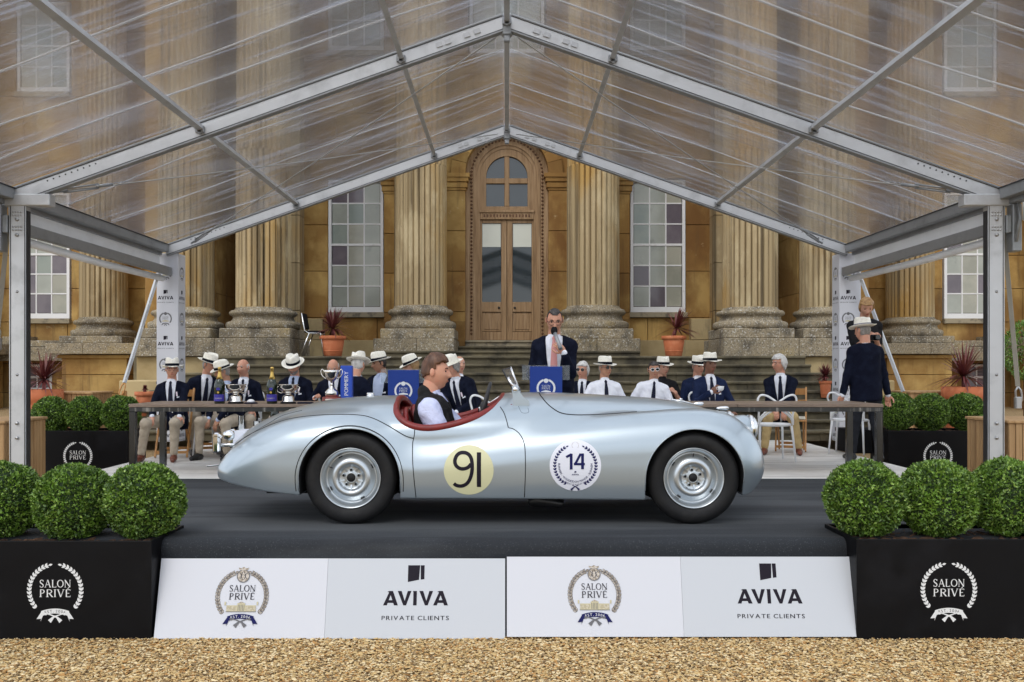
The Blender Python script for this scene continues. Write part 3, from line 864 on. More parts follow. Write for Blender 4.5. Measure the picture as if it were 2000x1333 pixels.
# roof film: a thin sheet with real thickness, slightly billowing
def film_panel(s, ya, yb, name):
    nx, ny = 44, 30
    V = []
    for layer in (0, 1):
        for j in range(ny + 1):
            v = j / ny; y = ya + (yb - ya) * v
            for i in range(nx + 1):
                u = i / nx; x = s * (.02 + 5.5 * u)
                sag = -.035 * math.sin(math.pi * v) * math.sin(math.pi * min(1, u * 1.02)) + .012 * math.sin(u * 9 + v * 4) * math.sin(math.pi * v) + .006 * math.sin(v * 34 + u * 5)
                V.append((x, y, roofz(x) + .098 + sag + .006 * layer))
    n1 = (nx + 1) * (ny + 1); Q = []
    for j in range(ny):
        for i in range(nx):
            a = j * (nx + 1) + i; q = [a, a + 1, a + nx + 2, a + nx + 1]
            if s < 0: q = q[::-1]
            Q.append([q[0], q[3], q[2], q[1]]); Q.append([t + n1 for t in q])
    return np_mesh(name, np.array(V) - np.array(wloc(tent)), Q, M['film'], tent)
for s in (-1, 1):
    for ya, yb in ((5.8, 10.44), (10.46, 15.2)):
        film_panel(s, ya, yb, 'roof_film')
# welds and creases in the film: thin pale lines running down the slope
r5 = random.Random(4)
for s in (-1, 1):
    for y0 in (6.9, 7.9, 8.8, 9.6, 11.6, 12.9, 14.1):
        bow = r5.uniform(-.35, .35); pts = []
        for i in range(25):
            u = i / 24; x = s * (.05 + 5.3 * u)
            v = (y0 - (5.8 if y0 < 10.4 else 10.46)) / 4.7
            pts.append((x, y0 + bow * math.sin(math.pi * u) + .04 * math.sin(u * 9 + y0), roofz(x) + .084 - .035 * math.sin(math.pi * v) * math.sin(math.pi * min(1, u * 1.02))))
        MB().tube(pts, .010 if y0 < 10 else .008, 5).build('film_weld', M['crease'], tent)
# bracing wires with turnbuckles
def wire(a, b, name='bracing_wire'):
    a, b = Vector(a), Vector(b); mid = (a + b) / 2 - Vector((0, 0, .03))
    w = MB().tube([a, a * .75 + b * .25 - Vector((0, 0, .02)), mid, a * .25 + b * .75 - Vector((0, 0, .02)), b], .0075, 6).build(name, M['cable'], tent)
    d = (b - a).normalized(); t = MB()
    for o in (-.022, .022): t.tube([a + d * .12 + Vector((0, 0, o)), a + d * .52 + Vector((0, 0, o))], .011, 6)
    t.tube([a + d * .02, a + d * .16], .016, 8); t.tube([a + d * .48, a + d * .68], .018, 8)
    for q in range(3): t.tube([a + d * (.72 + .06 * q) + Vector((0, 0, .016 * math.cos(k))) + d * .03 * math.sin(k) for k in np.linspace(0, 6.2, 9)], .006, 5)
    t.build('turnbuckle', M['alu_dark'], w)
for s in (-1, 1):
    wire((s * 5.05, 10.6, roofz(5.05) - .06), (s * .15, 15.15, PK - .08))
    wire((s * 5.0, 15.1, roofz(5.0) - .06), (s * .12, 10.6, PK - .12))
# corner ironwork at the front eaves
for s in (-1, 1):
    mb = MB()
    mb.box((s * 5.52, 10.40, 3.10), (s * 5.62, 10.55, 3.62), ch=.01); mb.box((s * 5.46, 10.42, 3.30), (s * 5.52, 10.5, 3.50), ch=.01)
    mb.tube([(s * 5.55, 10.36, 3.7), (s * 5.58, 10.36, 3.45), (s * 5.53, 10.36, 3.2)], .02, 6)
    mb.build('corner_iron', M['alu_dark'], tent)
    MB().box((s * 5.66, 9.9, 3.42), (s * 6.6, 10.5, 3.82), ch=.03).build('rolled_cover', M['pvc'], tent)

# guy straps and struts
def strap(label, a, b, w=.03, hook=True, mat='strap'):
    o = MB(); o.bar(a, b, w, .006 if mat == 'strap' else w); ob = o.build('guy_strap' if mat == 'strap' else 'support_pole', M[mat]); tag(ob, label, 'strap' if mat == 'strap' else 'pole')
    if hook:
        d = (Vector(a) - Vector(b)).normalized(); B = Vector(b); h = MB()
        h.tube([B, B - d * .05 + Vector((.03, 0, 0)), B - d * .16 + Vector((.035, 0, 0)), B - d * .22, B - d * .16 - Vector((.035, 0, 0)), B - d * .05 - Vector((.03, 0, 0)), B], .012, 6)
        h.box((B.x - .035, B.y - .03, B.z - .26), (B.x + .035, B.y + .03, B.z - .12), ch=.01)
        h.build('ratchet', M['beech' if mat != 'strap' else 'steel'], ob, recalc=True)
    return ob
strap('pale support pole slanting from the left eave down behind the bushes', P(309, 535, 15.1), P(243, 748, 14.6), .045, mat='alu')
strap('pale support pole slanting from the right eave behind the standing man in navy', P(1675, 527, 15.1), P(1764, 765, 14.6), .045, mat='alu')
strap('webbing strap hanging outside the right front tent post', P(1960, 445, 10.6), P(1988, 755, 10.9), .05)
strap('webbing strap hanging outside the left front tent post', P(16, 440, 10.6), P(-4, 640, 10.9), .05)

# slatted ballast boxes
def slat_box(name, x0, x1, y0, y1, z0, z1, label, group):
    e = empty(name, ((x0 + x1) / 2, (y0 + y1) / 2, z0), label=label, cat='box', group=group)
    MB().box((x0 + .03, y0 + .03, z0), (x1 - .03, y1 - .03, z1 - .03)).build('core', M['slat'], e)
    n = max(3, round((x1 - x0) / .075)); w = (x1 - x0) / n
    for i in range(n): MB().box((x0 + w * i + .004, y0, z0), (x0 + w * (i + 1) - .004, y0 + .025, z1 - .035), ch=.003).build('slat', M['slat'], e)
    m = max(3, round((y1 - y0) / .075)); w = (y1 - y0) / m; xi = x1 if x1 < 0 else x0; sg = -1 if x1 < 0 else 1
    for i in range(m): MB().box((xi, y0 + w * i + .004, z0), (xi + sg * .025, y0 + w * (i + 1) - .004, z1 - .035), ch=.003).build('slat', M['slat'], e)
    MB().box((x0 - .02, y0 - .02, z1 - .034), (x1 + .02, y1 + .02, z1), ch=.008).build('lid', M['slat'], e)
slat_box('ballast_box', -6.45, -5.56, 10.55, 11.5, .17, 1.24, 'slatted timber ballast box at the left edge beside the front tent post', 'slatted ballast boxes')
slat_box('ballast_box', 5.50, 6.40, 10.45, 11.4, .17, 1.25, 'slatted timber ballast box at the right edge beside the front tent post', 'slatted ballast boxes')
slat_box('ballast_box', -7.25, -6.5, 14.9, 15.7, .42, 1.45, 'low slatted timber box behind the left rear row of bushes', 'slatted ballast boxes')
slat_box('ballast_box', 6.3, 7.5, 14.9, 15.7, .42, 1.46, 'low slatted timber box behind the right rear row of bushes', 'slatted ballast boxes')
# ------------------------------------------------------------------ printing: lettering and emblems as thin shapes
_gl = {}
def glyph(ch):
    if ch in _gl: return _gl[ch]
    c = bpy.data.curves.new('g', 'FONT'); c.body = ch; c.size = 1; c.resolution_u = 3
    o = bpy.data.objects.new('g', c); col.objects.link(o)
    me = bpy.data.meshes.new_from_object(o.evaluated_get(bpy.context.evaluated_depsgraph_get()))
    v = [(p.co.x, p.co.y) for p in me.vertices]; f = [list(p.vertices) for p in me.polygons]
    w = (max(p[0] for p in v) if v else .3)
    x0 = (min(p[0] for p in v) if v else 0)
    bpy.data.meshes.remove(me); bpy.data.objects.remove(o); bpy.data.curves.remove(c)
    _gl[ch] = (v, f, x0, w); return _gl[ch]

class Print:
    "flat print laid on a surface: O origin, U right, V up, N towards the viewer; fn overrides the mapping"
    def __init__(s, O, U=(1, 0, 0), V=(0, 0, 1), N=(0, -1, 0), fn=None, step=.000015, base=.0010):
        s.O, s.U, s.V, s.N = Vector(O), Vector(U), Vector(V), Vector(N)
        s.mb = MB(); s.h = base; s.step = step; s.fn = fn; s.mats = []
    def mi(s, m):
        if M[m] not in s.mats: s.mats.append(M[m])
        return s.mats.index(M[m])
    def pt(s, u, v):
        if s.fn: return s.fn(u, v, s.h)
        return s.O + s.U * u + s.V * v + s.N * s.h
    def poly(s, pts, m, faces=None):
        s.h += s.step
        s.mb.add([s.pt(u, v) for u, v in pts], faces or [tuple(range(len(pts)))], s.mi(m))
    def stroke(s, pts, w, m):
        n = len(pts); ws = w if hasattr(w, '__len__') else [w] * n
        L, Rr = [], []
        for i, (x, y) in enumerate(pts):
            a = pts[max(0, i - 1)]; b = pts[min(n - 1, i + 1)]
            dx, dy = b[0] - a[0], b[1] - a[1]; l = math.hypot(dx, dy) or 1
            nx, ny = -dy / l * ws[i] / 2, dx / l * ws[i] / 2
            L.append((x + nx, y + ny)); Rr.append((x - nx, y - ny))
        s.poly(L + Rr, m, [(i, i + 1, n + i + 1, n + i) for i in range(n - 1)])
    def disc(s, cx, cy, r, m, n=28, ry=None, rings=1):
        s.h += s.step; vs = [(cx, cy)]
        for k in range(1, rings + 1):
            vs += [(cx + r * k / rings * math.cos(2 * math.pi * i / n), cy + (ry or r) * k / rings * math.sin(2 * math.pi * i / n)) for i in range(n)]
        fs = [(0, 1 + i, 1 + (i + 1) % n) for i in range(n)]
        for k in range(rings - 1):
            b0, b1 = 1 + k * n, 1 + (k + 1) * n
            fs += [(b0 + i, b1 + i, b1 + (i + 1) % n, b0 + (i + 1) % n) for i in range(n)]
        s.mb.add([s.pt(u, v) for u, v in vs], fs, s.mi(m))
    def text(s, t, cx, cy, size, m, track=.06, width=None, arc=None, bold=0, up=True):
        adv = []; x = 0
        for ch in t:
            if ch == ' ': adv.append((x, None)); x += .3; continue
            v, f, x0, w = glyph(ch); adv.append((x - x0, (v, f, w))); x += (w - x0) + .055 + track
        tot = x - .055 - track; k = size
        kx = k if width is None else width / tot
        for xx, g in adv:
            if g is None: continue
            v, f, w = g
            if arc is None:
                pts = [(cx + (p[0] + xx - tot / 2) * kx, cy + (p[1] - .36) * k) for p in v]
            else:
                R_, a0 = arc      # text on a circle: radius, centre angle; up=False runs along the bottom
                xm = (xx + w / 2 - tot / 2) * kx
                if up:
                    a = a0 - xm / R_; T = (math.sin(a), -math.cos(a)); Nn = (math.cos(a), math.sin(a))
                else:
                    a = a0 + xm / R_; T = (-math.sin(a), math.cos(a)); Nn = (-math.cos(a), -math.sin(a))
                px, py = cx + R_ * math.cos(a), cy + R_ * math.sin(a)
                pts = [(px + T[0] * (p[0] - w / 2) * kx + Nn[0] * (p[1] - .36) * k, py + T[1] * (p[0] - w / 2) * kx + Nn[1] * (p[1] - .36) * k) for p in v]
            s.poly(pts, m, f)
            if bold:
                s.poly([(a_ + bold, b_) for a_, b_ in pts], m, f)
    def serif(s, t, cx, cy, h, m, width):
        "roman capitals with thick and thin strokes"
        T, t_, sf = .135, .065, .045
        W = {'S': .56, 'A': .82, 'L': .6, 'O': .86, 'N': .84, 'P': .62, 'R': .76, 'I': .28, 'V': .80, 'E': .62}
        gap = .13
        letters = [c for c in t]; tot = sum(W['E' if c == 'É' else c] for c in letters) + gap * (len(letters) - 1)
        k = width / tot; x = cx - width / 2
        for c in letters:
            cc = 'E' if c == 'É' else c
            w = W[cc]; X = lambda u: x + u * k; Y = lambda v: cy + (v - .5) * h
            hk = h
            def st(p, ws):
                s.stroke([(X(a), Y(b)) for a, b in p], [q * k for q in ws], m)
            def ser(u, v, l=.2): st([(u - l / 2, v), (u + l / 2, v)], [sf, sf])
            if cc == 'S':
                P_ = [(w*.88,.80),(w*.72,.95),(w*.45,.985),(w*.2,.90),(w*.12,.74),(w*.3,.58),(w*.62,.46),(w*.86,.32),(w*.86,.15),(w*.65,.03),(w*.36,.01),(w*.10,.14)]
                st(P_, [.07,.07,.08,.10,T,T*1.1,T*1.1,T,.11,.08,.07,.07]); st([(w*.88,.75),(w*.88,.98)],[sf,sf]); st([(w*.10,.02),(w*.10,.24)],[sf,sf])
            elif cc == 'A':
                st([(w*.5,1.0),(w*.1,.02)], [t_,t_]); st([(w*.5,1.0),(w*.9,.02)], [T,T]); st([(w*.24,.36),(w*.76,.36)], [t_,t_]); ser(w*.1,.02,.24); ser(w*.9,.02,.28)
            elif cc == 'L':
                st([(w*.2,1),(w*.2,0)],[T,T]); st([(w*.1,.03),(w,.03)],[t_,t_]); st([(w*.98,.03),(w*.98,.22)],[sf,sf]); ser(w*.2,.98,.3)
            elif cc == 'O':
                P_ = []; Wd = []
                for i in range(25):
                    a = 2*math.pi*i/24; P_.append((w*.5+math.cos(a)*w*.44, .5+math.sin(a)*.47)); Wd.append(t_+(T-t_)*abs(math.cos(a)))
                st(P_, Wd)
            elif cc == 'N':
                st([(w*.12,1),(w*.12,0)],[t_,t_]); st([(w*.1,.98),(w*.88,.02)],[T,T]); st([(w*.88,1),(w*.88,0)],[t_,t_]); ser(w*.12,.02); ser(w*.88,.98); ser(w*.08,.98,.15)
            elif cc in 'PR':
                st([(w*.2,1),(w*.2,0)],[T,T]); ser(w*.2,.02,.3)
                st([(w*.1,.97),(w*.55,.97),(w*.78,.90),(w*.86,.74),(w*.78,.58),(w*.55,.50),(w*.2,.50)],[t_,t_,.1,T,.1,t_,t_])
                if cc == 'R': st([(w*.48,.5),(w*.95,.02)],[T,T]); ser(w*.97,.02,.12)
            elif cc == 'I':
                st([(w*.5,1),(w*.5,0)],[T,T]); ser(w*.5,.98,.28); ser(w*.5,.02,.28)
            elif cc == 'V':
                st([(w*.1,.98),(w*.5,.0)],[T,T]); st([(w*.9,.98),(w*.5,.0)],[t_,t_]); ser(w*.1,.98,.28); ser(w*.9,.98,.22)
            elif cc == 'E':
                st([(w*.2,1),(w*.2,0)],[T,T])
                for v in (.97,.5,.03): st([(w*.1,v),(w*(.9 if v != .5 else .72),v)],[t_,t_])
                st([(w*.9,.97),(w*.9,.82)],[sf,sf]); st([(w*.93,.03),(w*.93,.2)],[sf,sf])
                if c == 'É': st([(w*.42,1.10),(w*.66,1.26)],[.06,.09])
            x += (w + gap) * k
    def leaf(s, x, y, a, l, w, m):
        c, d = math.cos(a), math.sin(a)
        pts = [(0, 0), (.3, .42), (.62, .40), (1, 0), (.62, -.40), (.3, -.42)]
        s.poly([(x + (p * c) * l - (q * d) * w, y + (p * d) * l + (q * c) * w) for p, q in pts], m)
    def wreath(s, cx, cy, R_, m, n=14, edge=None, top=15, bottom=55, ln=.165, wd=.095):
        for sg in (-1, 1):
            arc = []
            a0, a1 = math.radians(-90 + bottom * .86), math.radians(90 - top)
            for i in range(25):
                a = a0 + (a1 - a0) * i / 24; arc.append((cx + sg * R_ * math.cos(a), cy + R_ * math.sin(a)))
            s.stroke(arc, R_ * .025, m)
            for i in range(n + 1):
                a = a0 + (a1 - a0) * i / n
                px, py = cx + sg * R_ * math.cos(a), cy + R_ * math.sin(a)
                d = math.atan2(math.cos(a), -math.sin(a) * sg)   # direction of growth
                for q in ((1, -1) if i < n else (0,)):
                    an = d + q * .58
                    if edge: s.leaf(px - math.cos(an) * R_ * .015, py - math.sin(an) * R_ * .015, an, R_ * (ln + .030), R_ * (wd + .035), edge)
                    s.leaf(px, py, an, R_ * ln, R_ * wd, m)
                    if edge: s.stroke([(px, py), (px + math.cos(an) * R_ * ln * .7, py + math.sin(an) * R_ * ln * .7)], R_ * .018, 'printdark')
    def ribbon(s, cx, cy, R_, m, mt, stem):
        rr = 1.55 * R_; oy = cy - .70 * R_ - rr + .0 * R_
        def A(a, r): return (cx + r * math.sin(a), oy + r * math.cos(a))
        a = .36
        s.poly([A(-a, rr - .20 * R_), A(-a - .13, rr - .36 * R_), A(-a - .08, rr - .27 * R_), A(-a - .20, rr - .20 * R_), A(-a + .02, rr - .01 * R_)], m)
        s.poly([A(a, rr - .20 * R_), A(a + .13, rr - .36 * R_), A(a + .08, rr - .27 * R_), A(a + .20, rr - .20 * R_), A(a - .02, rr - .01 * R_)], m)
        n = 12; top = [A(-a + 2 * a * i / n, rr) for i in range(n + 1)]; bot = [A(-a + 2 * a * i / n, rr - .19 * R_) for i in range(n + 1)]
        s.poly(top + bot, m, [(i, i + 1, n + 2 + i, n + 1 + i) for i in range(n)])
        s.text('EST. 2006', cx, oy, .15 * R_, mt, track=.16, arc=(rr - .095 * R_, math.pi / 2), width=.80 * R_)
        for q in (-1, 1):
            s.stroke([(cx - q * .42 * R_, cy - .88 * R_), (cx - q * .2 * R_, cy - .93 * R_), (cx + q * .06 * R_, cy - 1.03 * R_), (cx + q * .22 * R_, cy - 1.20 * R_)], [.03 * R_, .04 * R_, .07 * R_, .16 * R_], stem)
            s.leaf(cx - q * .30 * R_, cy - .93 * R_, math.pi * (.5 + q * .42), .16 * R_, .10 * R_, stem)
    def emblem_mono(s, cx, cy, R_, m='printwhite', back='blackpaint'):
        s.wreath(cx, cy, R_, m)
        s.serif('SALON', cx, cy + .26 * R_, .29 * R_, m, 1.2 * R_)
        s.serif('PRIVÉ', cx, cy - .11 * R_, .29 * R_, m, 1.2 * R_)
        s.ribbon(cx, cy, R_, m, back, m)
    def emblem_full(s, cx, cy, R_):
        s.wreath(cx, cy, R_, 'printbronze', 15, 'printink', top=20)
        s.serif('SALON', cx, cy + .32 * R_, .26 * R_, 'printink', 1.06 * R_)
        s.serif('PRIVÉ', cx, cy + .0 * R_, .26 * R_, 'printink', 1.04 * R_)
        # crest
        s.disc(cx, cy + .82 * R_, .27 * R_, 'printdark', 20); s.disc(cx, cy + .82 * R_, .235 * R_, 'printbronze', 20)
        for q in (-1, 1):
            s.stroke([(cx + q * .17 * R_, cy + .95 * R_), (cx + q * .05 * R_, cy + .85 * R_), (cx + q * .14 * R_, cy + .70 * R_)], .035 * R_, 'printdark')
            s.stroke([(cx + q * .02 * R_, cy + 1.0 * R_), (cx + q * .10 * R_, cy + .82 * R_), (cx + q * .02 * R_, cy + .66 * R_)], .025 * R_, 'printink')
        s.poly([(cx - .17 * R_, cy + 1.06 * R_), (cx + .17 * R_, cy + 1.06 * R_), (cx + .22 * R_, cy + 1.16 * R_), (cx + .10 * R_, cy + 1.13 * R_), (cx, cy + 1.19 * R_), (cx - .10 * R_, cy + 1.13 * R_), (cx - .22 * R_, cy + 1.16 * R_)], 'printbronze',
               [(0, 1, 2, 3), (0, 3, 4, 5), (0, 5, 6)])
        # the house
        def rc(a, b, c, d, m): s.poly([(cx + a * R_, cy + c * R_), (cx + b * R_, cy + c * R_), (cx + b * R_, cy + d * R_), (cx + a * R_, cy + d * R_)], m)
        rc(-.62, .62, -.62, -.60, 'printdark'); rc(-.60, .60, -.60, -.36, 'printgold'); rc(-.16, .16, -.60, -.28, 'printgold')
        s.poly([(cx - .14 * R_, cy - .28 * R_), (cx + .14 * R_, cy - .28 * R_), (cx, cy - .20 * R_)], 'printbronze')
        for i in range(9):
            for q in (-1, 1): rc(q * (.21 + .045 * i) - .010, q * (.21 + .045 * i) + .010, -.57, -.40, 'printbronze')
        for i in range(5): rc(-.12 + .06 * i - .012, -.12 + .06 * i + .012, -.58, -.33, 'printdark')
        for q in (-1, 1): rc(q * .66 - .03, q * .66 + .03, -.36, -.22, 'printgold')
        s.ribbon(cx, cy, R_, 'printnavy', 'printwhite', 'printdark')
    def emblem_small(s, cx, cy, R_, m='printdark'):
        s.wreath(cx, cy, R_, m, 13, None, top=20, ln=.2, wd=.17)
        s.disc(cx, cy + .88 * R_, .27 * R_, m, 14)
        s.serif('SALON', cx, cy + .27 * R_, .24 * R_, m, 1.0 * R_); s.serif('PRIVÉ', cx, cy - .03 * R_, .24 * R_, m, 1.0 * R_)
        s.poly([(cx - .6 * R_, cy - .5 * R_), (cx + .6 * R_, cy - .5 * R_), (cx + .55 * R_, cy - .36 * R_), (cx, cy - .24 * R_), (cx - .55 * R_, cy - .36 * R_)], 'printgold' if m == 'printdark' else m)
        s.ribbon(cx, cy, R_, m, 'whiteboard' if m == 'printdark' else 'boardblue', m)
    def aviva(s, cx, cy, w, m='printink', sub=True):
        "lettering w wide, centred on the word"
        k = w / 4.62; h = 1.0 * k
        xs = [0, 1.0, 2.02, 2.56, 3.56]
        def pl(pts, x): s.poly([(cx - w / 2 + (x + a) * k, cy - h / 2 + b * h) for a, b in pts], m)
        def A(x):
            pl([(0, 0), (.27, 0), (.62, .97), (.42, 1.0), (.28, .94), (.40, .90)], x)
            pl([(.42, 1.0), (.68, 1.0), (1.06, 0), (.78, 0)], x); pl([(.22, .17), (.84, .17), (.78, .36), (.28, .36)], x)
        def Vv(x):
            pl([(0, 1.0), (.28, 1.0), (.60, .05), (.42, 0)], x); pl([(.42, 0), (.62, 0), (.98, 1.0), (.72, 1.0)], x)
        A(xs[0]); Vv(xs[1] + .02); pl([(0, 0), (.25, 0), (.25, 1.0), (-.03, 1.0), (0, .9)], xs[2] + .12); Vv(xs[3]); A(xs[4])
        # the mark above the word
        a, b = cx - .59 * k, cy + h / 2 + .62 * k
        s.poly([(a, b), (a + .80 * k, b + .16 * k), (a + .86 * k, b + 1.18 * k), (a + .0 * k, b + 1.18 * k)], m)
        s.poly([(a + .92 * k, b + .17 * k), (a + 1.18 * k, b + .20 * k), (a + 1.18 * k, b + 1.18 * k), (a + .90 * k, b + 1.18 * k)], m)
        if sub: s.text('PRIVATE CLIENTS', cx, cy - h / 2 - .86 * k, .42 * k, m, track=.14, width=w * 1.03, bold=.012 * k)
    def build(s, name, parent):
        o = s.mb.build(name, s.mats, parent, recalc=False)
        return tag(o, kind='stuff') if False else o

# ------------------------------------------------------------------ the white boards leaning on the ramp
for i, (xa, xb, lab) in enumerate(((-2.37, -.012, 'left white board leaning on the ramp with wreath crest and bold lettering'),
                                   (.0, 2.378, 'right white board leaning on the ramp with wreath crest and bold lettering'))):
    e = empty('sponsor_board', ((xa + xb) / 2, 6.40, 0), label=lab, cat='board', group='white boards along the ramp')
    b0, b1 = Vector((0, 6.400 + .004 * i, .006 + .012 * i)), Vector((0, 6.545, .516 + .012 * i))
    vdir = (b1 - b0).normalized(); nrm = Vector((0, -vdir.z, vdir.y)); H = (b1 - b0).length
    xm = (xa + xb) / 2 + (-.035 if i == 0 else .0)
    for k, (p, q) in enumerate(((xa, xm), (xm, xb))):
        mb = MB(); lean = 0.0
        vs = []
        for h in (0, -.018):
            for (x, t) in ((p, 0), (q, 0), (q, 1), (p, 1)):
                vs.append(Vector((x + (.0015 if x == xm and k else 0), 0, 0)) + b0 + vdir * (H * t) + nrm * h)
        mb.add(vs, [(0, 1, 2, 3), (7, 6, 5, 4), (0, 4, 5, 1), (1, 5, 6, 2), (2, 6, 7, 3), (3, 7, 4, 0)])
        pn = mb.build('panel', M['whiteboard' if k == 0 else 'whiteboard2'], e)
        pr = Print(Vector(((p + q) / 2, 0, 0)) + b0 + vdir * (H / 2), V=vdir, N=nrm)
        if k == 0: pr.emblem_full(.0, .012, .165 * 1.0)
        else: pr.aviva(.0, .0, .44)
        pr.build('printed_emblem' if k == 0 else 'printed_lettering', pn)

# ------------------------------------------------------------------ planters with clipped box balls
def ball_mesh(seed, n, leaf, R_):
    g = np.random.RandomState(seed)
    d = g.normal(size=(n, 3)); d /= np.linalg.norm(d, axis=1)[:, None]
    lump = 1 + .030 * np.sin(d[:, 0] * 7 + seed) * np.sin(d[:, 1] * 6 + 1) + .022 * np.sin(d[:, 2] * 11 + d[:, 0] * 9)
    rr = R_ * lump * (1 - np.abs(g.normal(0, .055, n))) + g.normal(0, .004, n)
    c = d * rr[:, None]
    out = d * .75 + g.normal(0, .55, (n, 3)); out += np.array([0, 0, .25]); out /= np.linalg.norm(out, axis=1)[:, None]
    side = np.cross(out, g.normal(size=(n, 3))); side /= np.linalg.norm(side, axis=1)[:, None]
    nrm = np.cross(out, side)
    L = leaf * g.uniform(.75, 1.3, (n, 1)); W = L * g.uniform(.26, .36, (n, 1))
    p0 = c - out * L * .4; p3 = c + out * L * .6; mid = c + nrm * L * .10
    V = np.stack([p0, mid + side * W, p3, mid - side * W], 1).reshape(-1, 3)
    Q = (np.arange(n) * 4)[:, None] + np.array([[0, 1, 2, 3]])
    me_o = np_mesh('foliage', V, Q, M['leaf'], smooth=False)
    return me_o
protos = []
for sd in (1, 2, 3):
    o = ball_mesh(sd, 10500, .026, 1.0 * .275); protos.append(o.data); bpy.data.objects.remove(o)
protos_r = []
for sd in (4, 5):
    o = ball_mesh(sd, 6500, .030, .250); protos_r.append(o.data); bpy.data.objects.remove(o)
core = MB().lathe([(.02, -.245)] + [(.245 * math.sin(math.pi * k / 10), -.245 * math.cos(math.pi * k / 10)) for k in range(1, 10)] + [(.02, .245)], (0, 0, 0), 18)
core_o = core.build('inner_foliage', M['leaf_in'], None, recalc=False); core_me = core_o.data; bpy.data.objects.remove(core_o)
def planter(xc, yf, zb, w, d, h, lab, emb, R_):
    e = empty('planter_trough', (xc, yf + d / 2, zb), label=lab, cat='planter', group='black planter troughs')
    x0, x1 = xc - w / 2, xc + w / 2; t = .022
    mb = MB(); mb.box((x0, yf, zb), (x1, yf + t, zb + h), ch=.004); mb.box((x0, yf + d - t, zb), (x1, yf + d, zb + h), ch=.004)
    mb.box((x0 + .001, yf + t + .001, zb), (x0 + t, yf + d - t - .001, zb + h - .001)); mb.box((x1 - t, yf + t + .001, zb), (x1 - .001, yf + d - t - .001, zb + h - .001))
    tr = mb.build('trough', M['blackpaint'], e)
    nx, ny = 40, 14; r = random.Random(int(xc * 10)); vs = [(x0 + t + (w - 2 * t) * i / nx, yf + t + (d - 2 * t) * j / ny, zb + h - .035 + r.uniform(-.012, .018)) for j in range(ny + 1) for i in range(nx + 1)]
    MB().add(vs, [(j * (nx + 1) + i, j * (nx + 1) + i + 1, (j + 1) * (nx + 1) + i + 1, (j + 1) * (nx + 1) + i) for j in range(ny) for i in range(nx)], smooth=True).build('soil', M['soil'], e)
    pr = Print((emb, yf, zb + h / 2)); pr.emblem_mono(0, .0, R_); pr.build('printed_emblem', tr)
    return e
def box_ball(x, y, z, r, me, lab, rot, grp='clipped box balls'):
    e = empty('box_ball', (x, y, z), label=lab, cat='bush', group=grp)
    f = link_mesh('foliage', me, e); f['kind'] = 'stuff'; s = r / .275 if me in protos else r / .25
    f.scale = (s, s, s * .97); f.rotation_euler = (rot * .3, rot * .2, rot)
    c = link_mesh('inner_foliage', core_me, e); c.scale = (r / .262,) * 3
    MB().tube([(x, y, z - r * 1.08), (x, y, z - r * .5)], .03, 8).build('trunk', M['oak_dark'], e)
PF = 6.40
planter(-3.02, PF, 0, 1.27, .65, .662, 'black planter trough with wreath emblem at bottom left of the photo', -3.03, .174)
planter(2.347 + .635, PF, 0, 1.27, .65, .672, 'black planter trough with wreath emblem at bottom right of the photo', 2.965, .174)
DR = 12.6; zr = .33
planter(P(153, 0, DR).x, DR, zr, 1.32, .62, .665, 'black planter trough behind the front left one beside the tent post', P(152, 0, DR).x, .178)
planter(P(1832, 0, DR).x, DR, zr, 1.32, .62, .665, 'black planter trough behind the front right one beside the tent post', P(1832, 0, DR).x, .178)
names = {-1: ['nearest the ramp', 'in the middle', 'cut by the photo edge'], 1: ['nearest the ramp', 'in the middle', 'cut by the photo edge']}
for s, pts in ((-1, ((283, 979), (146, 981), (4, 977))), (1, ((1689, 974), (1832, 974), (1967, 971)))):
    for k, (px, py) in enumerate(pts):
        v = P(px, py, 6.74)
        box_ball(v.x, v.y, v.z, .276, protos[(k + (s > 0)) % 3], 'large clipped box ball in the front %s trough, the one %s' % ('left' if s < 0 else 'right', names[s][k]), .9 * k + s)
nm = ['outermost', 'middle', 'innermost']
for s, pts in ((-1, ((101, 811), (167, 810), (236, 809))), (1, ((1885, 805), (1816, 805), (1753, 804)))):
    for k, (px, py) in enumerate(pts):
        v = P(px, py, DR + .31)
        box_ball(v.x, v.y, v.z, .256, protos_r[(k + (s > 0)) % 2], 'smaller looking box ball in the rear %s trough, the %s of three' % ('left' if s < 0 else 'right', nm[k]), .7 * k + s)

# ------------------------------------------------------------------ banner boxes round the rear posts
for s in (-1, 1):
    x0, x1 = (-5.60, -5.255) if s < 0 else (5.315, 5.66)
    lab = 'tall white banner box round the %s rear tent post, printed with crests and lettering' % ('left' if s < 0 else 'right')
    e = empty('banner_box', ((x0 + x1) / 2, 15.42, DECK), label=lab, cat='banner', group='printed banner boxes')
    MB().box((x0, 15.25, DECK + .004), (x1, 15.59, 3.66), ch=.004).build('box_cover', M['whiteboard'], e)
    xi = x1 if s < 0 else x0
    w = x1 - x0
    for side in (0, 1):
        z = 3.35
        for k in range(4):
            for what in (0, 1):
                if side == 0: pr = Print(((x0 + x1) / 2 - .03, 15.25, 0))
                else: pr = Print((xi, 15.42, 0), U=(0, 1 if s < 0 else -1, 0), N=(1 if s < 0 else -1, 0, 0))
                if what: pr.aviva(0, z - .40, .25)
                else: pr.emblem_small(0, z, .092)
                pr.build('printed_lettering' if what else 'printed_emblem', e)
            z -= .735

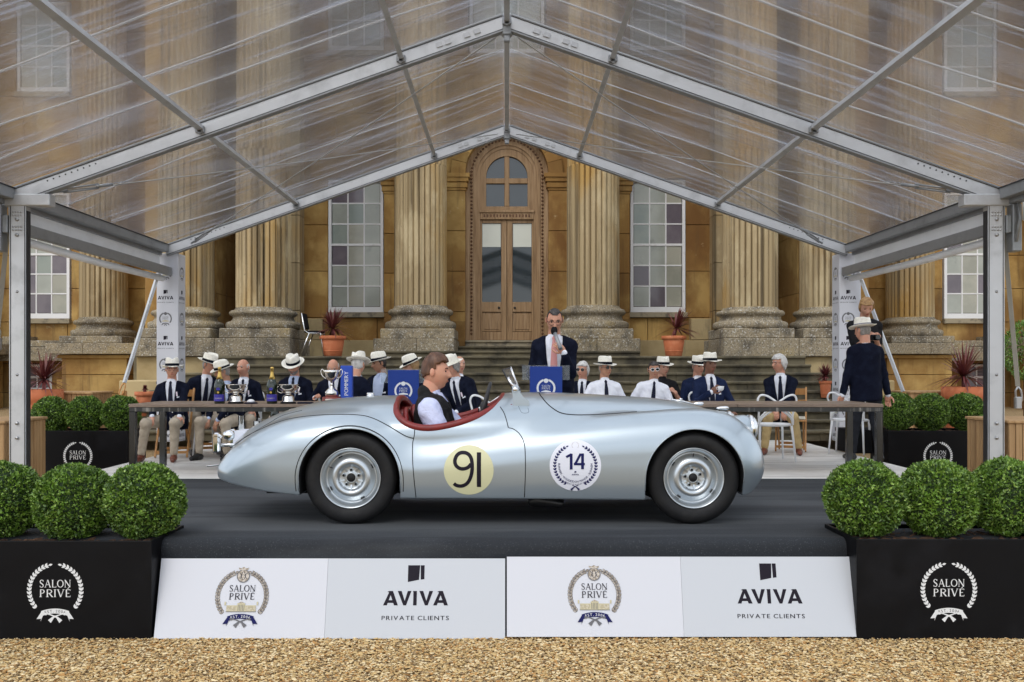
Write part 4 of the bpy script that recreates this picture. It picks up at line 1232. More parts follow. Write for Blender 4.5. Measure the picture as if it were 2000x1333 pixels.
# ------------------------------------------------------------------ terracotta pots with cordylines
def cordyline(x, y, z, rw, h, lab, seed, spread=1.0, hh=.5, lean=0.0, pot=True):
    e = empty('potted_cordyline', (x, y, z), label=lab, cat='potted plant', group='cordylines in terracotta pots')
    r = rw / 2
    MB().lathe([(r * .62, 0), (r * .66, h * .02), (r * .86, h * .76), (r * .80, h * .80), (r * .98, h * .84), (r * 1.0, h * .88), (r * 1.0, h), (r * .90, h), (r * .88, h * .93), (0, h * .92)], (x, y, z), 36)\
        .lathe([(r * .72, h * .22), (r * .755, h * .25), (r * .73, h * .28)], (x, y, z), 36).build('pot', M['terracotta'], e)
    MB().tube([(x, y, z + h * .9), (x + lean * .1, y, z + h + hh * .28)], .03, 8).build('stem', M['cordyline'], e)
    g = random.Random(seed); b = MB()
    for k in range(120):
        a = g.uniform(0, 6.283); up = g.uniform(-.25, 1.35); L = hh * g.uniform(.65, 1.05) * spread
        p = Vector((x + lean * .1, y, z + h + hh * .26)); d = Vector((math.cos(a) * math.cos(up) + lean, math.sin(a) * math.cos(up), math.sin(up))).normalized()
        w0 = .019; sd = d.cross(Vector((0, 0, 1)))
        if sd.length < .01: continue
        sd.normalize(); row = []
        for i in range(5):
            t = i / 4; w = w0 * (1 - t) ** .6 * (1 if t > 0 else .7); droop = -.28 * L * t * t * max(0, math.cos(up))
            q = p + d * (L * t) + Vector((0, 0, droop)); row += [q + sd * w, q - sd * w]
        b.add(row, [(2 * i, 2 * i + 2, 2 * i + 3, 2 * i + 1) for i in range(4)])
    tag(b.build('leaves', M['cordyline'], e, recalc=False), kind='stuff')
v = P(650, 697, 18.7); cordyline(v.x, v.y, ZL, .52, .40, 'potted burgundy cordyline on the landing beside the black chair', 3, hh=.56)
v = P(1316, 697, 18.7); cordyline(v.x, v.y, ZL, .48, .40, 'potted burgundy cordyline leaning right on the landing right of the presenter', 4, hh=.56, lean=.45)
v = P(86, 0, 14.7); cordyline(v.x, v.y, ground_z(14.7), .62 * .9, 1.08, 'tall terracotta pot of burgundy cordyline behind the left rear bushes', 5, hh=.56)
v = P(1882, 0, 14.7); cordyline(v.x, v.y, ground_z(14.7), .64, 1.12, 'tall terracotta pot of burgundy cordyline behind the right rear bushes', 6, hh=.62, spread=1.05)
v = P(283, 760, 16.4); cordyline(v.x, v.y, 1.0, .34, .42, 'small terracotta pot half hidden behind the left banner box', 7, hh=.2, spread=.4)
v = P(1612, 740, 16.9); cordyline(v.x, v.y, 1.3, .22, .30, 'small terracotta pot half hidden beside the right banner box', 8, hh=.34, spread=.8)
# shrub at the right edge
e = empty('green_shrub', (P(2003, 0, 18).x, 18, ground_z(18)), label='leafy green shrub just showing at the right edge', cat='shrub')
o = ball_mesh(9, 1500, .07, .5); o.data = o.data; o.name = 'foliage'; o.parent = e; o.location = (0, 0, 1.55); o['kind'] = 'stuff'; o.scale = (.8, .8, 1.1)
MB().tube([(e.location.x, 18, .5), (e.location.x, 18, 2.2)], .04, 8).build('trunk', M['oak_dark'], e)

# ------------------------------------------------------------------ the long judges' table
tb = empty('judging_table', (0, 11.05, DECK), label='long dark topped table on chrome frames crossing behind the car', cat='table')
TY0, TY1, TZ = 10.56, 11.55, 1.425
TX = ((-4.19, -2.83), (-2.825, -1.46), (.98, 2.55), (2.555, 4.17))
for a, b in TX:
    MB().box((a, TY0, TZ - .035), (b, TY1, TZ), ch=.003).build('table_top', M['tabletop'], tb)
for a, b in ((-4.185, -1.465), (.985, 4.165)):
    MB().box((a, TY0 + .006, TZ - .085), (b, TY0 + .05, TZ - .036), ch=.003).build('front_rail', M['darkchrome'], tb)
    MB().box((a, TY1 - .05, TZ - .085), (b, TY1 - .006, TZ - .036), ch=.003).build('back_rail', M['darkchrome'], tb)
for x in (-4.15, 4.13, -4.08, 4.06):
    for y in ((TY0 + .035, TY1 - .035) if abs(x) > 4.1 else ()):
        MB().box((x - .035, y - .035, DECK + .004), (x + .035, y + .035, TZ - .086), ch=.004).build('leg', M['darkchrome'], tb)
for x in (-1.51, 1.03):
    for y in (TY0 + .06, TY1 - .06):
        MB().box((x - .03, y - .03, DECK + .004), (x + .03, y + .03, TZ - .086), ch=.004).build('leg', M['darkchrome'], tb)
# ------------------------------------------------------------------ sculpting tools: fields on a grid, skinned by surface nets
def surface_nets(f, org, h):
    nx, ny, nz = f.shape
    ins = f < 0
    c = np.zeros((nx - 1, ny - 1, nz - 1), np.int8)
    for i in (0, 1):
        for j in (0, 1):
            for k in (0, 1): c += ins[i:nx - 1 + i, j:ny - 1 + j, k:nz - 1 + k]
    act = np.argwhere((c > 0) & (c < 8))
    idx = -np.ones(c.shape, np.int64); idx[tuple(act.T)] = np.arange(len(act))
    acc = np.zeros((len(act), 3)); cnt = np.zeros(len(act))
    cor = [(i, j, k) for i in (0, 1) for j in (0, 1) for k in (0, 1)]
    vals = {q: f[act[:, 0] + q[0], act[:, 1] + q[1], act[:, 2] + q[2]] for q in cor}
    for a in cor:
        for ax in range(3):
            if a[ax]: continue
            b = list(a); b[ax] = 1; b = tuple(b)
            fa, fb = vals[a], vals[b]; m = (fa < 0) != (fb < 0)
            t = np.where(m, fa / np.where(m, fa - fb, 1), 0)
            p = np.tile(np.array(a, float), (len(act), 1)); p[:, ax] = t
            acc += p * m[:, None]; cnt += m
    V = (act + acc / np.maximum(cnt, 1)[:, None]) * h + np.array(org)
    Q = []
    for ax in range(3):
        o1, o2 = [(1, 2), (2, 0), (0, 1)][ax]
        sl0 = [slice(1, -1)] * 3; sl1 = [slice(1, -1)] * 3
        sl0[ax] = slice(0, -1); sl1[ax] = slice(1, None)
        A, B = ins[tuple(sl0)], ins[tuple(sl1)]
        e = np.argwhere(A != B); base = e.copy()
        for q in range(3):
            if q != ax: base[:, q] += 1
        flip = A[tuple(e.T)]
        d1 = np.zeros(3, int); d1[o1] = 1; d2 = np.zeros(3, int); d2[o2] = 1
        g = lambda p: idx[p[:, 0], p[:, 1], p[:, 2]]
        q4 = np.stack([g(base - d1 - d2), g(base - d2), g(base), g(base - d1)], 1)
        q4[~flip] = q4[~flip][:, ::-1]
        Q.append(q4)
    Q = np.concatenate(Q); Q = Q[(Q >= 0).all(1)]
    return V, Q

def grid(lo, hi, h):
    n = [int(math.ceil((b - a) / h)) + 1 for a, b in zip(lo, hi)]
    ax = [np.float32(lo[i]) + np.arange(n[i], dtype=np.float32) * np.float32(h) for i in range(3)]
    return ax
def smin(a, b, k):
    hh = np.clip(.5 + .5 * (b - a) / k, 0, 1)
    return b * (1 - hh) + a * hh - k * hh * (1 - hh)
def smax(a, b, k): return -smin(-a, -b, k)
def catmull(pts, n=8, closed=False):
    pts = [np.array(p, float) for p in pts]; out = []
    N = len(pts)
    for i in range(N if closed else N - 1):
        p0 = pts[(i - 1) % N] if closed or i > 0 else pts[0]; p1 = pts[i]; p2 = pts[(i + 1) % N]; p3 = pts[(i + 2) % N] if closed or i < N - 2 else pts[-1]
        for k in range(n):
            t = k / n
            out.append(.5 * ((2 * p1) + (-p0 + p2) * t + (2 * p0 - 5 * p1 + 4 * p2 - p3) * t * t + (-p0 + 3 * p1 - 3 * p2 + p3) * t ** 3))
    if not closed: out.append(pts[-1])
    return np.array(out)
def poly_sdf(px, pz, poly):
    d = np.full(px.shape, 1e9, np.float32); ins = np.zeros(px.shape, bool); n = len(poly)
    for i in range(n):
        ax, az = poly[i]; bx, bz = poly[(i + 1) % n]
        ex, ez = bx - ax, bz - az; l2 = ex * ex + ez * ez
        if l2 < 1e-12: continue
        t = np.clip(((px - ax) * ex + (pz - az) * ez) / l2, 0, 1)
        dx, dz = px - ax - ex * t, pz - az - ez * t
        d = np.minimum(d, dx * dx + dz * dz)
        cr = ((az <= pz) != (bz <= pz))
        with np.errstate(divide='ignore', invalid='ignore'):
            xi = ax + (pz - az) * (ex / ez if ez else 0)
        ins ^= cr & (px < xi)
    d = np.sqrt(d)
    return np.where(ins, -d, d)

# ------------------------------------------------------------------ the roadster
YC = 7.9
flank = catmull([(-2.262, .30), (-2.272, .40), (-2.225, .475), (-2.155, .545), (-2.06, .615), (-1.96, .678), (-1.795, .752), (-1.617, .800), (-1.38, .828), (-1.20, .828), (-1.05, .805),
    (-.92, .745), (-.80, .672), (-.71, .632), (-.58, .628), (-.42, .644), (-.2, .676), (.03, .716), (.25, .752), (.5, .790), (.79, .822), (1.1, .850), (1.32, .866), (1.50, .868), (1.627, .850),
    (1.746, .808), (1.86, .725), (1.937, .625), (1.984, .52), (1.998, .42), (1.978, .33), (1.93, .262), (1.875, .20)], 6)
flank = [tuple(p) for p in flank] + [(1.84, .0), (1.5, -.2), (-1.5, -.2), (-2.1, .0)]
hullp = catmull([(-2.27, .33), (-2.275, .46), (-2.22, .58), (-2.10, .69), (-1.968, .765), (-1.866, .812), (-1.713, .862), (-1.535, .905), (-1.357, .934), (-1.10, .950), (-.924, .955), (-.5, .962), (0, .976), (.276, .982),
    (.594, .970), (.975, .948), (1.23, .930), (1.42, .903), (1.548, .874), (1.70, .825), (1.84, .755), (1.95, .65), (2.01, .52), (2.01, .40), (1.96, .28), (1.88, .2)], 6)
hullp = [tuple(p) for p in hullp] + [(1.8, .0), (1.5, -.2), (-1.5, -.2), (-2.15, .05)]
cutp = catmull([(-.905, 1.15), (-.893, 1.0), (-.878, .923), (-.856, .840), (-.802, .770), (-.715, .730), (-.596, .716), (-.437, .738), (-.278, .782), (-.159, .843), (-.079, .905), (-.02, .975), (.03, 1.15)], 8)
cut_curve = cutp.copy(); cutp = [tuple(p) for p in cutp]
def interp(x, tab): return np.interp(x, [t[0] for t in tab], [t[1] for t in tab]).astype(np.float32)
def smooth_tab(tab):
    p = catmull(tab, 8); return [tuple(q) for q in p]
WOUT = smooth_tab([(-2.4, .52), (-2.27, .58), (-2.1, .655), (-1.8, .735), (-1.5, .775), (-1.18, .790), (-.8, .778), (-.4, .766), (0, .768), (.5, .780), (1.0, .792), (1.41, .795), (1.7, .775), (1.9, .72), (2.1, .62)])
WHULL = smooth_tab([(-2.4, .36), (-2.25, .44), (-2.0, .56), (-1.6, .65), (-1.0, .70), (-.5, .70), (0, .68), (.5, .60), (1.0, .49), (1.5, .37), (1.85, .28), (2.1, .22)])
WH_AX = ((1.41, .345, .378), (-1.18, .342, .385))
def flank_parts(X, Z, d_f, d_h):
    return d_f, d_h
def car_field(X, Yv, Z, dF, dH, dC, raw=False):
    "X, Yv, Z broadcastable; dF, dH, dC side-view distances"
    Ya = np.abs(Yv)
    Rf = interp(X, [(-2.3, .20), (-1.2, .27), (-.5, .24), (.3, .28), (1.4, .33), (1.8, .30), (2.1, .22)])
    wo = interp(X, WOUT); w = interp(X, [(-2.4, .20), (-1.8, .25), (-.6, .235), (.4, .25), (1.4, .265), (2.1, .20)])
    tuck = np.clip((.46 - Z) / .28, 0, 1.3) ** 2 * .055
    q = np.maximum(dF + Rf, 0) / Rf
    l = (Ya - (wo - w)) / (w - tuck)
    pw = 2.15
    ff = ((np.abs(q) ** pw + np.abs(l) ** pw) ** (1 / pw) - 1) * .2
    Rh = .30
    qh = np.maximum(dH + Rh, 0) / Rh; lh = Ya / interp(X, WHULL)
    fh = ((np.abs(qh) ** 2.1 + np.abs(lh) ** 2.3) ** (1 / 2.2) - 1) * .26
    b = smin(ff, fh, .045)
    # headlamp nacelles
    cx = np.clip(X, 1.55, 1.86); dn = np.sqrt((X - cx) ** 2 + (Ya - .36) ** 2 + (Z - (.715 - .03 * (cx - 1.55))) ** 2) - (.070 + .035 * (cx - 1.55) / .31)
    b = smin(b, dn, .05)
    # flat underside that rises under the tail
    zb = interp(X, [(-2.4, .34), (-2.25, .325), (-2.05, .285), (-1.82, .245), (-1.585, .222), (-1.3, .200), (1.1, .188), (1.5, .2), (1.85, .215), (2.1, .3)])
    b = smax(b, zb - Z, .012)
    if raw: return b
    out = b
    for ax, az, r in WH_AX:
        dz = Z - az
        dw = np.sqrt((X - ax) ** 2 + np.where(dz > 0, dz, dz * .55) ** 2) - r
        well = np.maximum(dw, .36 - Ya)
        out = np.maximum(out, -well)
    out = np.maximum(out, -dC)
    cav = np.maximum(np.maximum(b + .038, np.maximum(-.93 - X, X - .30)), .27 - Z)
    return np.maximum(out, -cav)
hc = .0105
ax = grid((-2.36, -.86, .14), (2.12, .86, 1.04), hc)
XX, ZZ = np.meshgrid(ax[0], ax[2], indexing='ij')
dF, dH, dC = (poly_sdf(XX, ZZ, p).astype(np.float32)[:, None, :] for p in (flank, hullp, cutp))
X3, Y3, Z3 = ax[0][:, None, None], ax[1][None, :, None], ax[2][None, None, :]
fcar = car_field(X3, Y3, Z3, dF, dH, dC).astype(np.float32)
fraw = car_field(X3, Y3, Z3, dF, dH, dC, raw=True).astype(np.float32)
CV, CQ = surface_nets(fcar, (ax[0][0], ax[1][0], ax[2][0]), hc)
def sample(fld, V, org, h):
    g = (V - np.array(org)) / h; i = np.clip(np.floor(g).astype(int), 0, np.array(fld.shape[:3]) - 2); t = g - i; o = 0
    for a in (0, 1):
        for b in (0, 1):
            for c in (0, 1):
                w = (t[:, 0] if a else 1 - t[:, 0]) * (t[:, 1] if b else 1 - t[:, 1]) * (t[:, 2] if c else 1 - t[:, 2])
                o = o + w * fld[i[:, 0] + a, i[:, 1] + b, i[:, 2] + c]
    return o
def grad_normals(fld, V, org, h):
    G = [sample(g, V, org, h) for g in np.gradient(fld, h)]
    Nn = np.stack(G, -1); return Nn / np.maximum(np.linalg.norm(Nn, axis=1), 1e-9)[:, None]
ORG = (ax[0][0], ax[1][0], ax[2][0])
CN = grad_normals(fcar, CV, ORG, hc)
rawv = sample(fraw, CV, ORG, hc)
CNr = grad_normals(fraw, CV, ORG, hc)
onskin = np.abs(rawv) < .006
CN = np.where(onskin[:, None], CNr, CN)

M['carpaint'] = pmat('silver_blue_car_paint', (.395, .462, .515), rough=.31, metal=.55, coat=.8)
M['redleather'] = pmat('red_leather', (.19, .013, .011), [((.13, .009, .008), 18, 4, .5, .7)], rough=.42)
M['seam'] = pmat('dark_shut_line', (.006, .007, .008), rough=.7)
M['tyre'] = pmat('tyre_rubber', (.009, .009, .010), [((.015, .0145, .014), 14, 4, .5, .7)], spec=.3, rough=.55, rough2=.7)
M['wheelpaint'] = pmat('silver_wheel_paint', (.50, .54, .57), rough=.28, metal=.8, coat=.3)
M['underbody'] = pmat('black_underbody', (.012, .012, .013), rough=.8)
M['creamdisc'] = pmat('cream_roundel', (.60, .585, .36), rough=.4)
M['whitedisc'] = pmat('white_roundel', (.72, .74, .82), rough=.4)
M['headglass'] = pmat('headlamp_glass', (.75, .78, .80), rough=.08, spec=1.0, metal=.5)

M['screenglass'] = pmat('windscreen_glass', (.5, .55, .56), rough=.05, alpha=.14)
car = empty('roadster', (0.1, YC, DECK), label='silver blue vintage open roadster with red cockpit trim on the dark ramp', cat='car')
CO = Vector(car.location)
def px_of(V):      # where points of the near side show in the photograph
    D = V[:, 1] + YC; return V[:, 0] * F / D + 990, 720 - (V[:, 2] + DECK - CAMZ) * F / D
fc = CV[CQ].mean(1); rawf = rawv[CQ].mean(1)
fcn = fc.copy(); fcn[:, 1] = -np.abs(fcn[:, 1]); pxx, pyy = px_of(fcn)
def inpoly(x, y, poly):
    r = np.zeros(len(x), bool); n = len(poly)
    for i in range(n):
        (ax_, ay), (bx, by) = poly[i], poly[(i + 1) % n]
        c = (ay <= y) != (by <= y)
        with np.errstate(divide='ignore', invalid='ignore'): xi = ax_ + (y - ay) * ((bx - ax_) / (by - ay) if by != ay else 0)
        r ^= c & (x < xi)
    return r
rear_seam = [(421, 938), (421, 926), (428, 905), (439, 886), (466, 864), (490, 848), (535, 828), (580, 816), (640, 810.5), (700, 811), (730, 818), (760, 833), (790, 851), (808, 857)]
door_rear = [(810, 838), (809.5, 848), (808, 857), (806, 868), (806, 900), (809, 940), (813, 976)]
door_front = [(994, 836), (1002, 838), (1012, 845), (1020, 856), (1024.5, 870), (1026, 890), (1026, 930), (1024, 977)]
scut = [(977, 795), (984, 806), (989, 820), (993, 836)]
bonnet = [(1053, 768), (1058, 776), (1070, 790), (1084, 801), (1096, 807), (1112, 810), (1140, 811), (1190, 809), (1244, 805)]
inner = rawf < -.012
cls = np.zeros(len(CQ), int)     # 0 shell, 1 rear wing, 2 door, 3 front wing, 4 bonnet, 5 interior, 6 boot lid, 7 underside
door_poly = door_rear + [(1024, 990)] + door_front[::-1][1:] + scut[::-1] + [(960, 760), (810, 800)]
door_poly = door_rear + [(813, 1000), (1024, 1000)] + door_front[::-1] + scut[::-1] + [(985, 700), (812, 700)]
cls[inpoly(pxx, pyy, door_poly) & (np.abs(fc[:, 1]) > .42)] = 2
cls[inpoly(pxx, pyy, rear_seam + [(806, 868), (806, 900), (809, 940), (813, 1000), (400, 1000)]) & (np.abs(fc[:, 1]) > .25)] = 1
cls[(pxx > 1010) & inpoly(pxx, pyy, [(1003, 838), (1020, 856), (1026, 890), (1024, 1000), (1560, 1000), (1560, 780), (1370, 796), (1250, 803), (1100, 818)]) & (np.abs(fc[:, 1]) > .33)] = 3
cls[(np.abs(fc[:, 1]) < .47) & inpoly(pxx, pyy, bonnet + [(1340, 802), (1560, 830), (1560, 600), (1053, 600)]) & (fc[:, 0] < 1.95)] = 4
cls[(np.abs(fc[:, 1]) < .34) & (fc[:, 0] < -1.12) & (fc[:, 2] > .62)] = 6
cls[inner] = 5
cls[inner & ((np.abs(fc[:, 1]) > .36) & ((np.hypot(fc[:, 0] - 1.41, fc[:, 2] - .345) < .45) | (np.hypot(fc[:, 0] + 1.18, fc[:, 2] - .34) < .45)) | (fc[:, 2] < .25))] = 7
def car_part(name, sel, mat, parent=car):
    q = CQ[sel]; u, inv = np.unique(q, return_inverse=True)
    V = CV[u]; Nn = CN[u]
    o = np_mesh(name, V - np.array([.1, 0, 0]), inv.reshape(-1, 4), M[mat], parent)
    if mat != 'underbody': o.data.normals_split_custom_set_from_vertices([tuple(n) for n in Nn])
    return o
near = fc[:, 1] < 0
shell = car_part('body_shell', cls == 0, 'carpaint')
for nm_, c_ in (('rear_wing', 1), ('door', 2), ('front_wing', 3)):
    car_part(nm_, (cls == c_) & near, 'carpaint'); car_part(nm_, (cls == c_) & ~near, 'carpaint')
car_part('bonnet', cls == 4, 'carpaint'); car_part('boot_lid', cls == 6, 'carpaint')
car_part('cockpit_lining', cls == 5, 'redleather'); 
car_part('underbody', (cls == 7) & ~((np.abs(fc[:, 1]) > .34) & ((np.abs(fc[:, 0] - 1.41) < .5) | (np.abs(fc[:, 0] + 1.18) < .5))), 'underbody')
for xw_ in (1.41, -1.18):
    for ny_ in (near, ~near): car_part('wheel_well', (cls == 7) & (np.abs(fc[:, 1]) > .34) & (np.abs(fc[:, 0] - xw_) < .5) & ny_, 'underbody')
tri = [list(q) for q in CQ]
carbvh = BVHTree.FromPolygons([tuple(v + np.array([0, YC, DECK])) for v in CV], tri)
def hit(px, py):
    o = Vector((0, 0, CAMZ)); d = Vector(((px - 990) / F, 1, -(py - 720) / F)).normalized()
    p, n, i, t = carbvh.ray_cast(o, d); return p, n
def seam(name, pl, r=.0035, mat='seam', mirror=True, sink=.0005, dens=6):
    c = catmull(pl, dens); pts = []
    for x, y in c:
        p, n = hit(x, y)
        if p is not None and (not pts or abs(p.y - pts[-1].y) < .25): pts.append(p - n * sink)
    if len(pts) < 3: return
    MB().tube(pts, r, 6).build(name, M[mat], car)
    if mirror: MB().tube([Vector((p.x, 2 * YC - p.y, p.z)) for p in pts], r, 6).build(name, M[mat], car)
seam('shut_line', rear_seam, .0042)
seam('shut_line', door_rear, .0036); seam('shut_line', door_front, .0036); seam('shut_line', scut, .0036)
seam('shut_line', bonnet, .0050); seam('shut_line', [(478, 856), (500, 842), (527, 826), (552, 812), (590, 802)], .003, mirror=False)
seam('scuttle_vent', [(1012, 792), (1019, 806), (1032, 806), (1031, 797)], .0015)
# black chassis box set in from the sills; below them only shade shows
MB().box((-1.9, YC - .36, DECK + .19), (1.8, YC + .36, DECK + .30)).build('chassis', M['underbody'], car)
# wheel arch lips
for ax_, az, r in WH_AX:
    for s in (-1, 1):
        pts = []
        for k in range(41):
            a = math.radians(-18 + 216 * k / 40) if ax_ < 0 else math.radians(-24 + 228 * k / 40)
            dz = math.sin(a) * r; dz = dz if dz > 0 else dz / .55
            x, z = ax_ + math.cos(a) * r, az + dz
            if z < .205: continue
            p = carbvh.ray_cast(Vector((ax_ + math.cos(a) * (r + .012), YC + s * 1.2, DECK + az + (dz + math.copysign(.012, dz) * abs(math.sin(a))))), Vector((0, -s, 0)))[0]
            if p is not None and abs(p.y - YC) > .5: pts.append(Vector((x, p.y - s * .004, DECK + z)))
        MB().tube(pts, .0055, 6).build('arch_lip', M['carpaint'], car)
        if ax_ < 0: MB().tube([Vector((CO.x - .1 + ax_ + (p.x - ax_) * 1.055, p.y + s * .0052, DECK + az + (p.z - DECK - az) * (1.055 if p.z - DECK > az else 1.0))) for p in pts], .003, 6).build('arch_seam', M['seam'], car)

# cockpit roll
def body_raw_pts(x, y, z):
    x, y, z = (np.asarray(a, np.float32) for a in (x, y, z))
    return car_field(x, y, z, poly_sdf(x, z, flank), poly_sdf(x, z, hullp), None, raw=True)
cc = catmull(list(cut_curve), 3); xs_, zs_ = cc[:, 0], cc[:, 1]
lo, hi = np.zeros(len(xs_)), np.full(len(xs_), .9)
ok = body_raw_pts(xs_, lo, zs_) < 0
for _ in range(22):
    mid = (lo + hi) / 2; ins = body_raw_pts(xs_, mid, zs_) < 0; lo = np.where(ins, mid, lo); hi = np.where(ins, hi, mid)
path = [Vector((x, -y, z)) for x, y, z, k in zip(xs_, lo, zs_, ok) if k]
path[0].y = path[-1].y = 0
full = path + [Vector((p.x, -p.y, p.z)) for p in path[::-1][1:-1]]
L_ = [0]
for a, b in zip(full, full[1:] + full[:1]): L_.append(L_[-1] + (b - a).length)
rs = []
NR = 150
for k in range(NR):
    t = L_[-1] * k / NR; i = max(j for j in range(len(full)) if L_[j] <= t + 1e-9); f_ = (t - L_[i]) / max(1e-9, L_[i + 1] - L_[i])
    rs.append(full[i].lerp(full[(i + 1) % len(full)], f_))
for _ in range(5): rs = [(rs[i - 1] + rs[i] * 2 + rs[(i + 1) % NR]) / 4 for i in range(NR)]
cen = sum(rs, Vector()) / NR
rs = [p + Vector((0, -.012 if p.y > 0 else (.012 if p.y < 0 else 0), .006 - .030 * max(0, min(1, (p.z - .78) / .14)))) + (Vector((cen.x - p.x, 0, 0)) * .015) for p in rs]
MB().tube([p + Vector((0, YC, DECK)) for p in rs], .0275, 14, closed=True).build('cockpit_roll', M['redleather'], car)
# seats, steering wheel, dash, mirror
def rounded(name, a, b, m, ch, parent=car): return MB().box(a, b, ch=ch).build(name, M[m], parent)
for s in (-1, 1):
    y = YC + s * .30
    rounded('seat_cushion', (-.78, y - .23, DECK + .30), (-.30, y + .23, DECK + .44), 'redleather', .05)
    mb = MB(); pts = []
    n = 14
    for i in range(n + 1):
        a = math.pi * i / n
        pts.append((y - math.cos(a) * .25, DECK + .62 + math.sin(a) * .23))
    poly = [(y - .25, DECK + .40)] + pts + [(y + .25, DECK + .40)]
    mb.prism(poly, -.10, 0, lambda u, v, h: (-.70 + h - (v - DECK - .4) * .22, u, v)); mb.build('seat_back', M['redleather'], car)
    mb = MB(); mb.tube([(-.70 - (v - DECK - .4) * .22 + .0, u, v) for u, v in poly], .022, 8); mb.build('seat_piping', M['redleather'], car)
MB().box((.02, YC - .5, DECK + .68), (.05, YC + .5, DECK + .90), ch=.01).build('dashboard', M['redleather'], car)
sw = Vector((-.185, YC - .32, DECK + .872)); axv = Vector((-.955, 0, .28)).normalized()
up_ = Vector((0, 1, 0)); v_ = axv.cross(up_).normalized()
mb = MB(); mb.tube([sw + (up_ * math.cos(a) + v_ * math.sin(a)) * .195 for a in np.linspace(0, 2 * math.pi, 33)[:-1]], .013, 8, closed=True)
for a in (.5, 2.6, 4.7): mb.tube([sw - axv * .02, sw + (up_ * math.cos(a) + v_ * math.sin(a)) * .19], .008, 6)
mb.tube([sw - axv * .02, sw - axv * .02 + Vector((.45, 0, -.14))], .018, 8); mb.lathe([(0, -.03), (.04, -.02), (.04, .02), (0, .03)], sw, 12, axis='x')
mb.build('steering_wheel', M['rubber_line'], car)
MB().box((-.23, YC - .30, DECK + .80), (-.17, YC - .27, DECK + .87), ch=.01).build('dash_mirror', M['chrome'], car)
MB().box((-.15, YC - .45, DECK + .76), (.0, YC - .2, DECK + .84), ch=.03).build('instrument_cowl', M['blackfab'], car)
# windscreen
for s in (-1, 1):
    y = YC + s * .50
    pl_ = [(.040, 1.035), (.050, .885), (.175, .885), (.172, .925), (.130, .955), (.095, 1.00), (.062, 1.045)]
    MB().prism([(a, b + DECK) for a, b in pl_], y - .012, y + .012, lambda u, v, h: (u, h, v)).build('screen_bracket', M['carpaint'], car)
    MB().lathe([(0, -.016), (.02, -.014), (.024, 0), (.02, .014), (0, .016)], (.065, y - .012, DECK + 1.015), 12, axis='y').tube([(.065, y, DECK + 1.01), (.01, y, DECK + 1.10)], .011, 8).build('screen_pivot', M['chrome'], car)
    b0, b1 = Vector((.050, y, DECK + 1.00)), Vector((-.035, y, DECK + 1.165)); c0, c1 = Vector((.115, YC, DECK + 1.00)), Vector((.03, YC, DECK + 1.185))
    MB().add([b0, c0, c1, b1], [(0, 1, 2, 3)]).build('screen_glass', M['screenglass'], car, recalc=False)
    MB().tube([b0, b1, c1], .0045, 6).tube([b0, c0], .0045, 6).build('screen_frame', M['rubber_line'], car)
MB().tube([(.115, YC, DECK + .96), (.03, YC, DECK + 1.19)], .009, 8).build('screen_pillar', M['chrome'], car)
# lamps and brightwork
for s in (-1, 1):
    y = YC + s * .36
    MB().lathe([(.108, -.02), (.112, 0), (.104, .014), (.094, .016)], (1.925, y, DECK + .703), 28, axis='x').build('headlamp_rim', M['chrome'], car)
    MB().lathe([(.098, .008), (.09, .028), (.06, .046), (.02, .054), (0, .055)], (1.925, y, DECK + .703), 24, axis='x').build('headlamp', M['headglass'], car)
    y = YC + s * .47; e_ = MB()
    prof = [(0, -.07), (.008, -.06), (.014, -.03), (.017, 0), (.015, .02), (.0, .03)]
    e_.lathe(prof, (1.70, y, DECK + .868), 12, axis='x'); e_.build('sidelight', M['chrome'], car)
    MB().lathe([(0, -.05), (.03, -.04), (.045, 0), (.03, .03), (0, .04)], (-2.15, YC + s * .50, DECK + .66), 12, axis='x').build('tail_lamp', M['chrome'], car)
    # bumper overriders at the tail
    MB().box((-2.36, YC + s * .22 - .03, DECK + .50), (-2.31, YC + s * .22 + .03, DECK + .66), ch=.012).box((-2.37, YC + s * .22 - .03, DECK + .61), (-2.29, YC + s * .22 + .03, DECK + .65), ch=.018).tube([(-2.30, YC + s * .22, DECK + .56), (-2.16, YC + s * .2, DECK + .56)], .015, 8).build('overrider', M['chrome'], car)
    MB().tube([(-2.40, YC + s * .26, DECK + .395), (-2.29, YC + s * .26, DECK + .405), (-2.24, YC + s * .26, DECK + .46)], .012, 8, flat=.6).build('bumper_blade', M['chrome'], car)
MB().prism([(-2.235, DECK + .535), (-2.225, DECK + .665), (-2.08, DECK + .675), (-2.02, DECK + .66), (-2.12, DECK + .60)], YC - .13, YC + .13, lambda u, v, h: (u, h, v)).build('plate_housing', M['whitedisc'], car)
MB().tube([(1.36, YC, DECK + .920), (1.46, YC, DECK + .905), (1.56, YC, DECK + .878)], .012, 8, flat=.6).lathe([(0, 0), (.018, .004), (.012, .014), (0, .016)], (1.44, YC, DECK + .915), 10).build('bonnet_badge', M['chrome'], car)
MB().lathe([(.03, -.01), (.032, .0), (.02, .012), (0, .014)], (-1.13, YC, DECK + .955), 14).box((-1.16, YC - .01, DECK + .960), (-1.10, YC + .01, DECK + .975), ch=.004).build('filler_cap', M['chrome'], car)
MB().tube([(2.015, YC, DECK + .36), (2.03, YC, DECK + .5), (1.99, YC, DECK + .62), (1.93, YC, DECK + .70)], .012, 6).build('grille_bar', M['chrome'], car)
for k in range(-4, 5):
    if k: MB().tube([(2.02 - abs(k) * .004, YC + k * .028, DECK + .38), (2.028 - abs(k) * .004, YC + k * .028, DECK + .5), (1.985 - abs(k) * .006, YC + k * .028, DECK + .63)], .006, 5).build('grille_bar', M['chrome'], car)
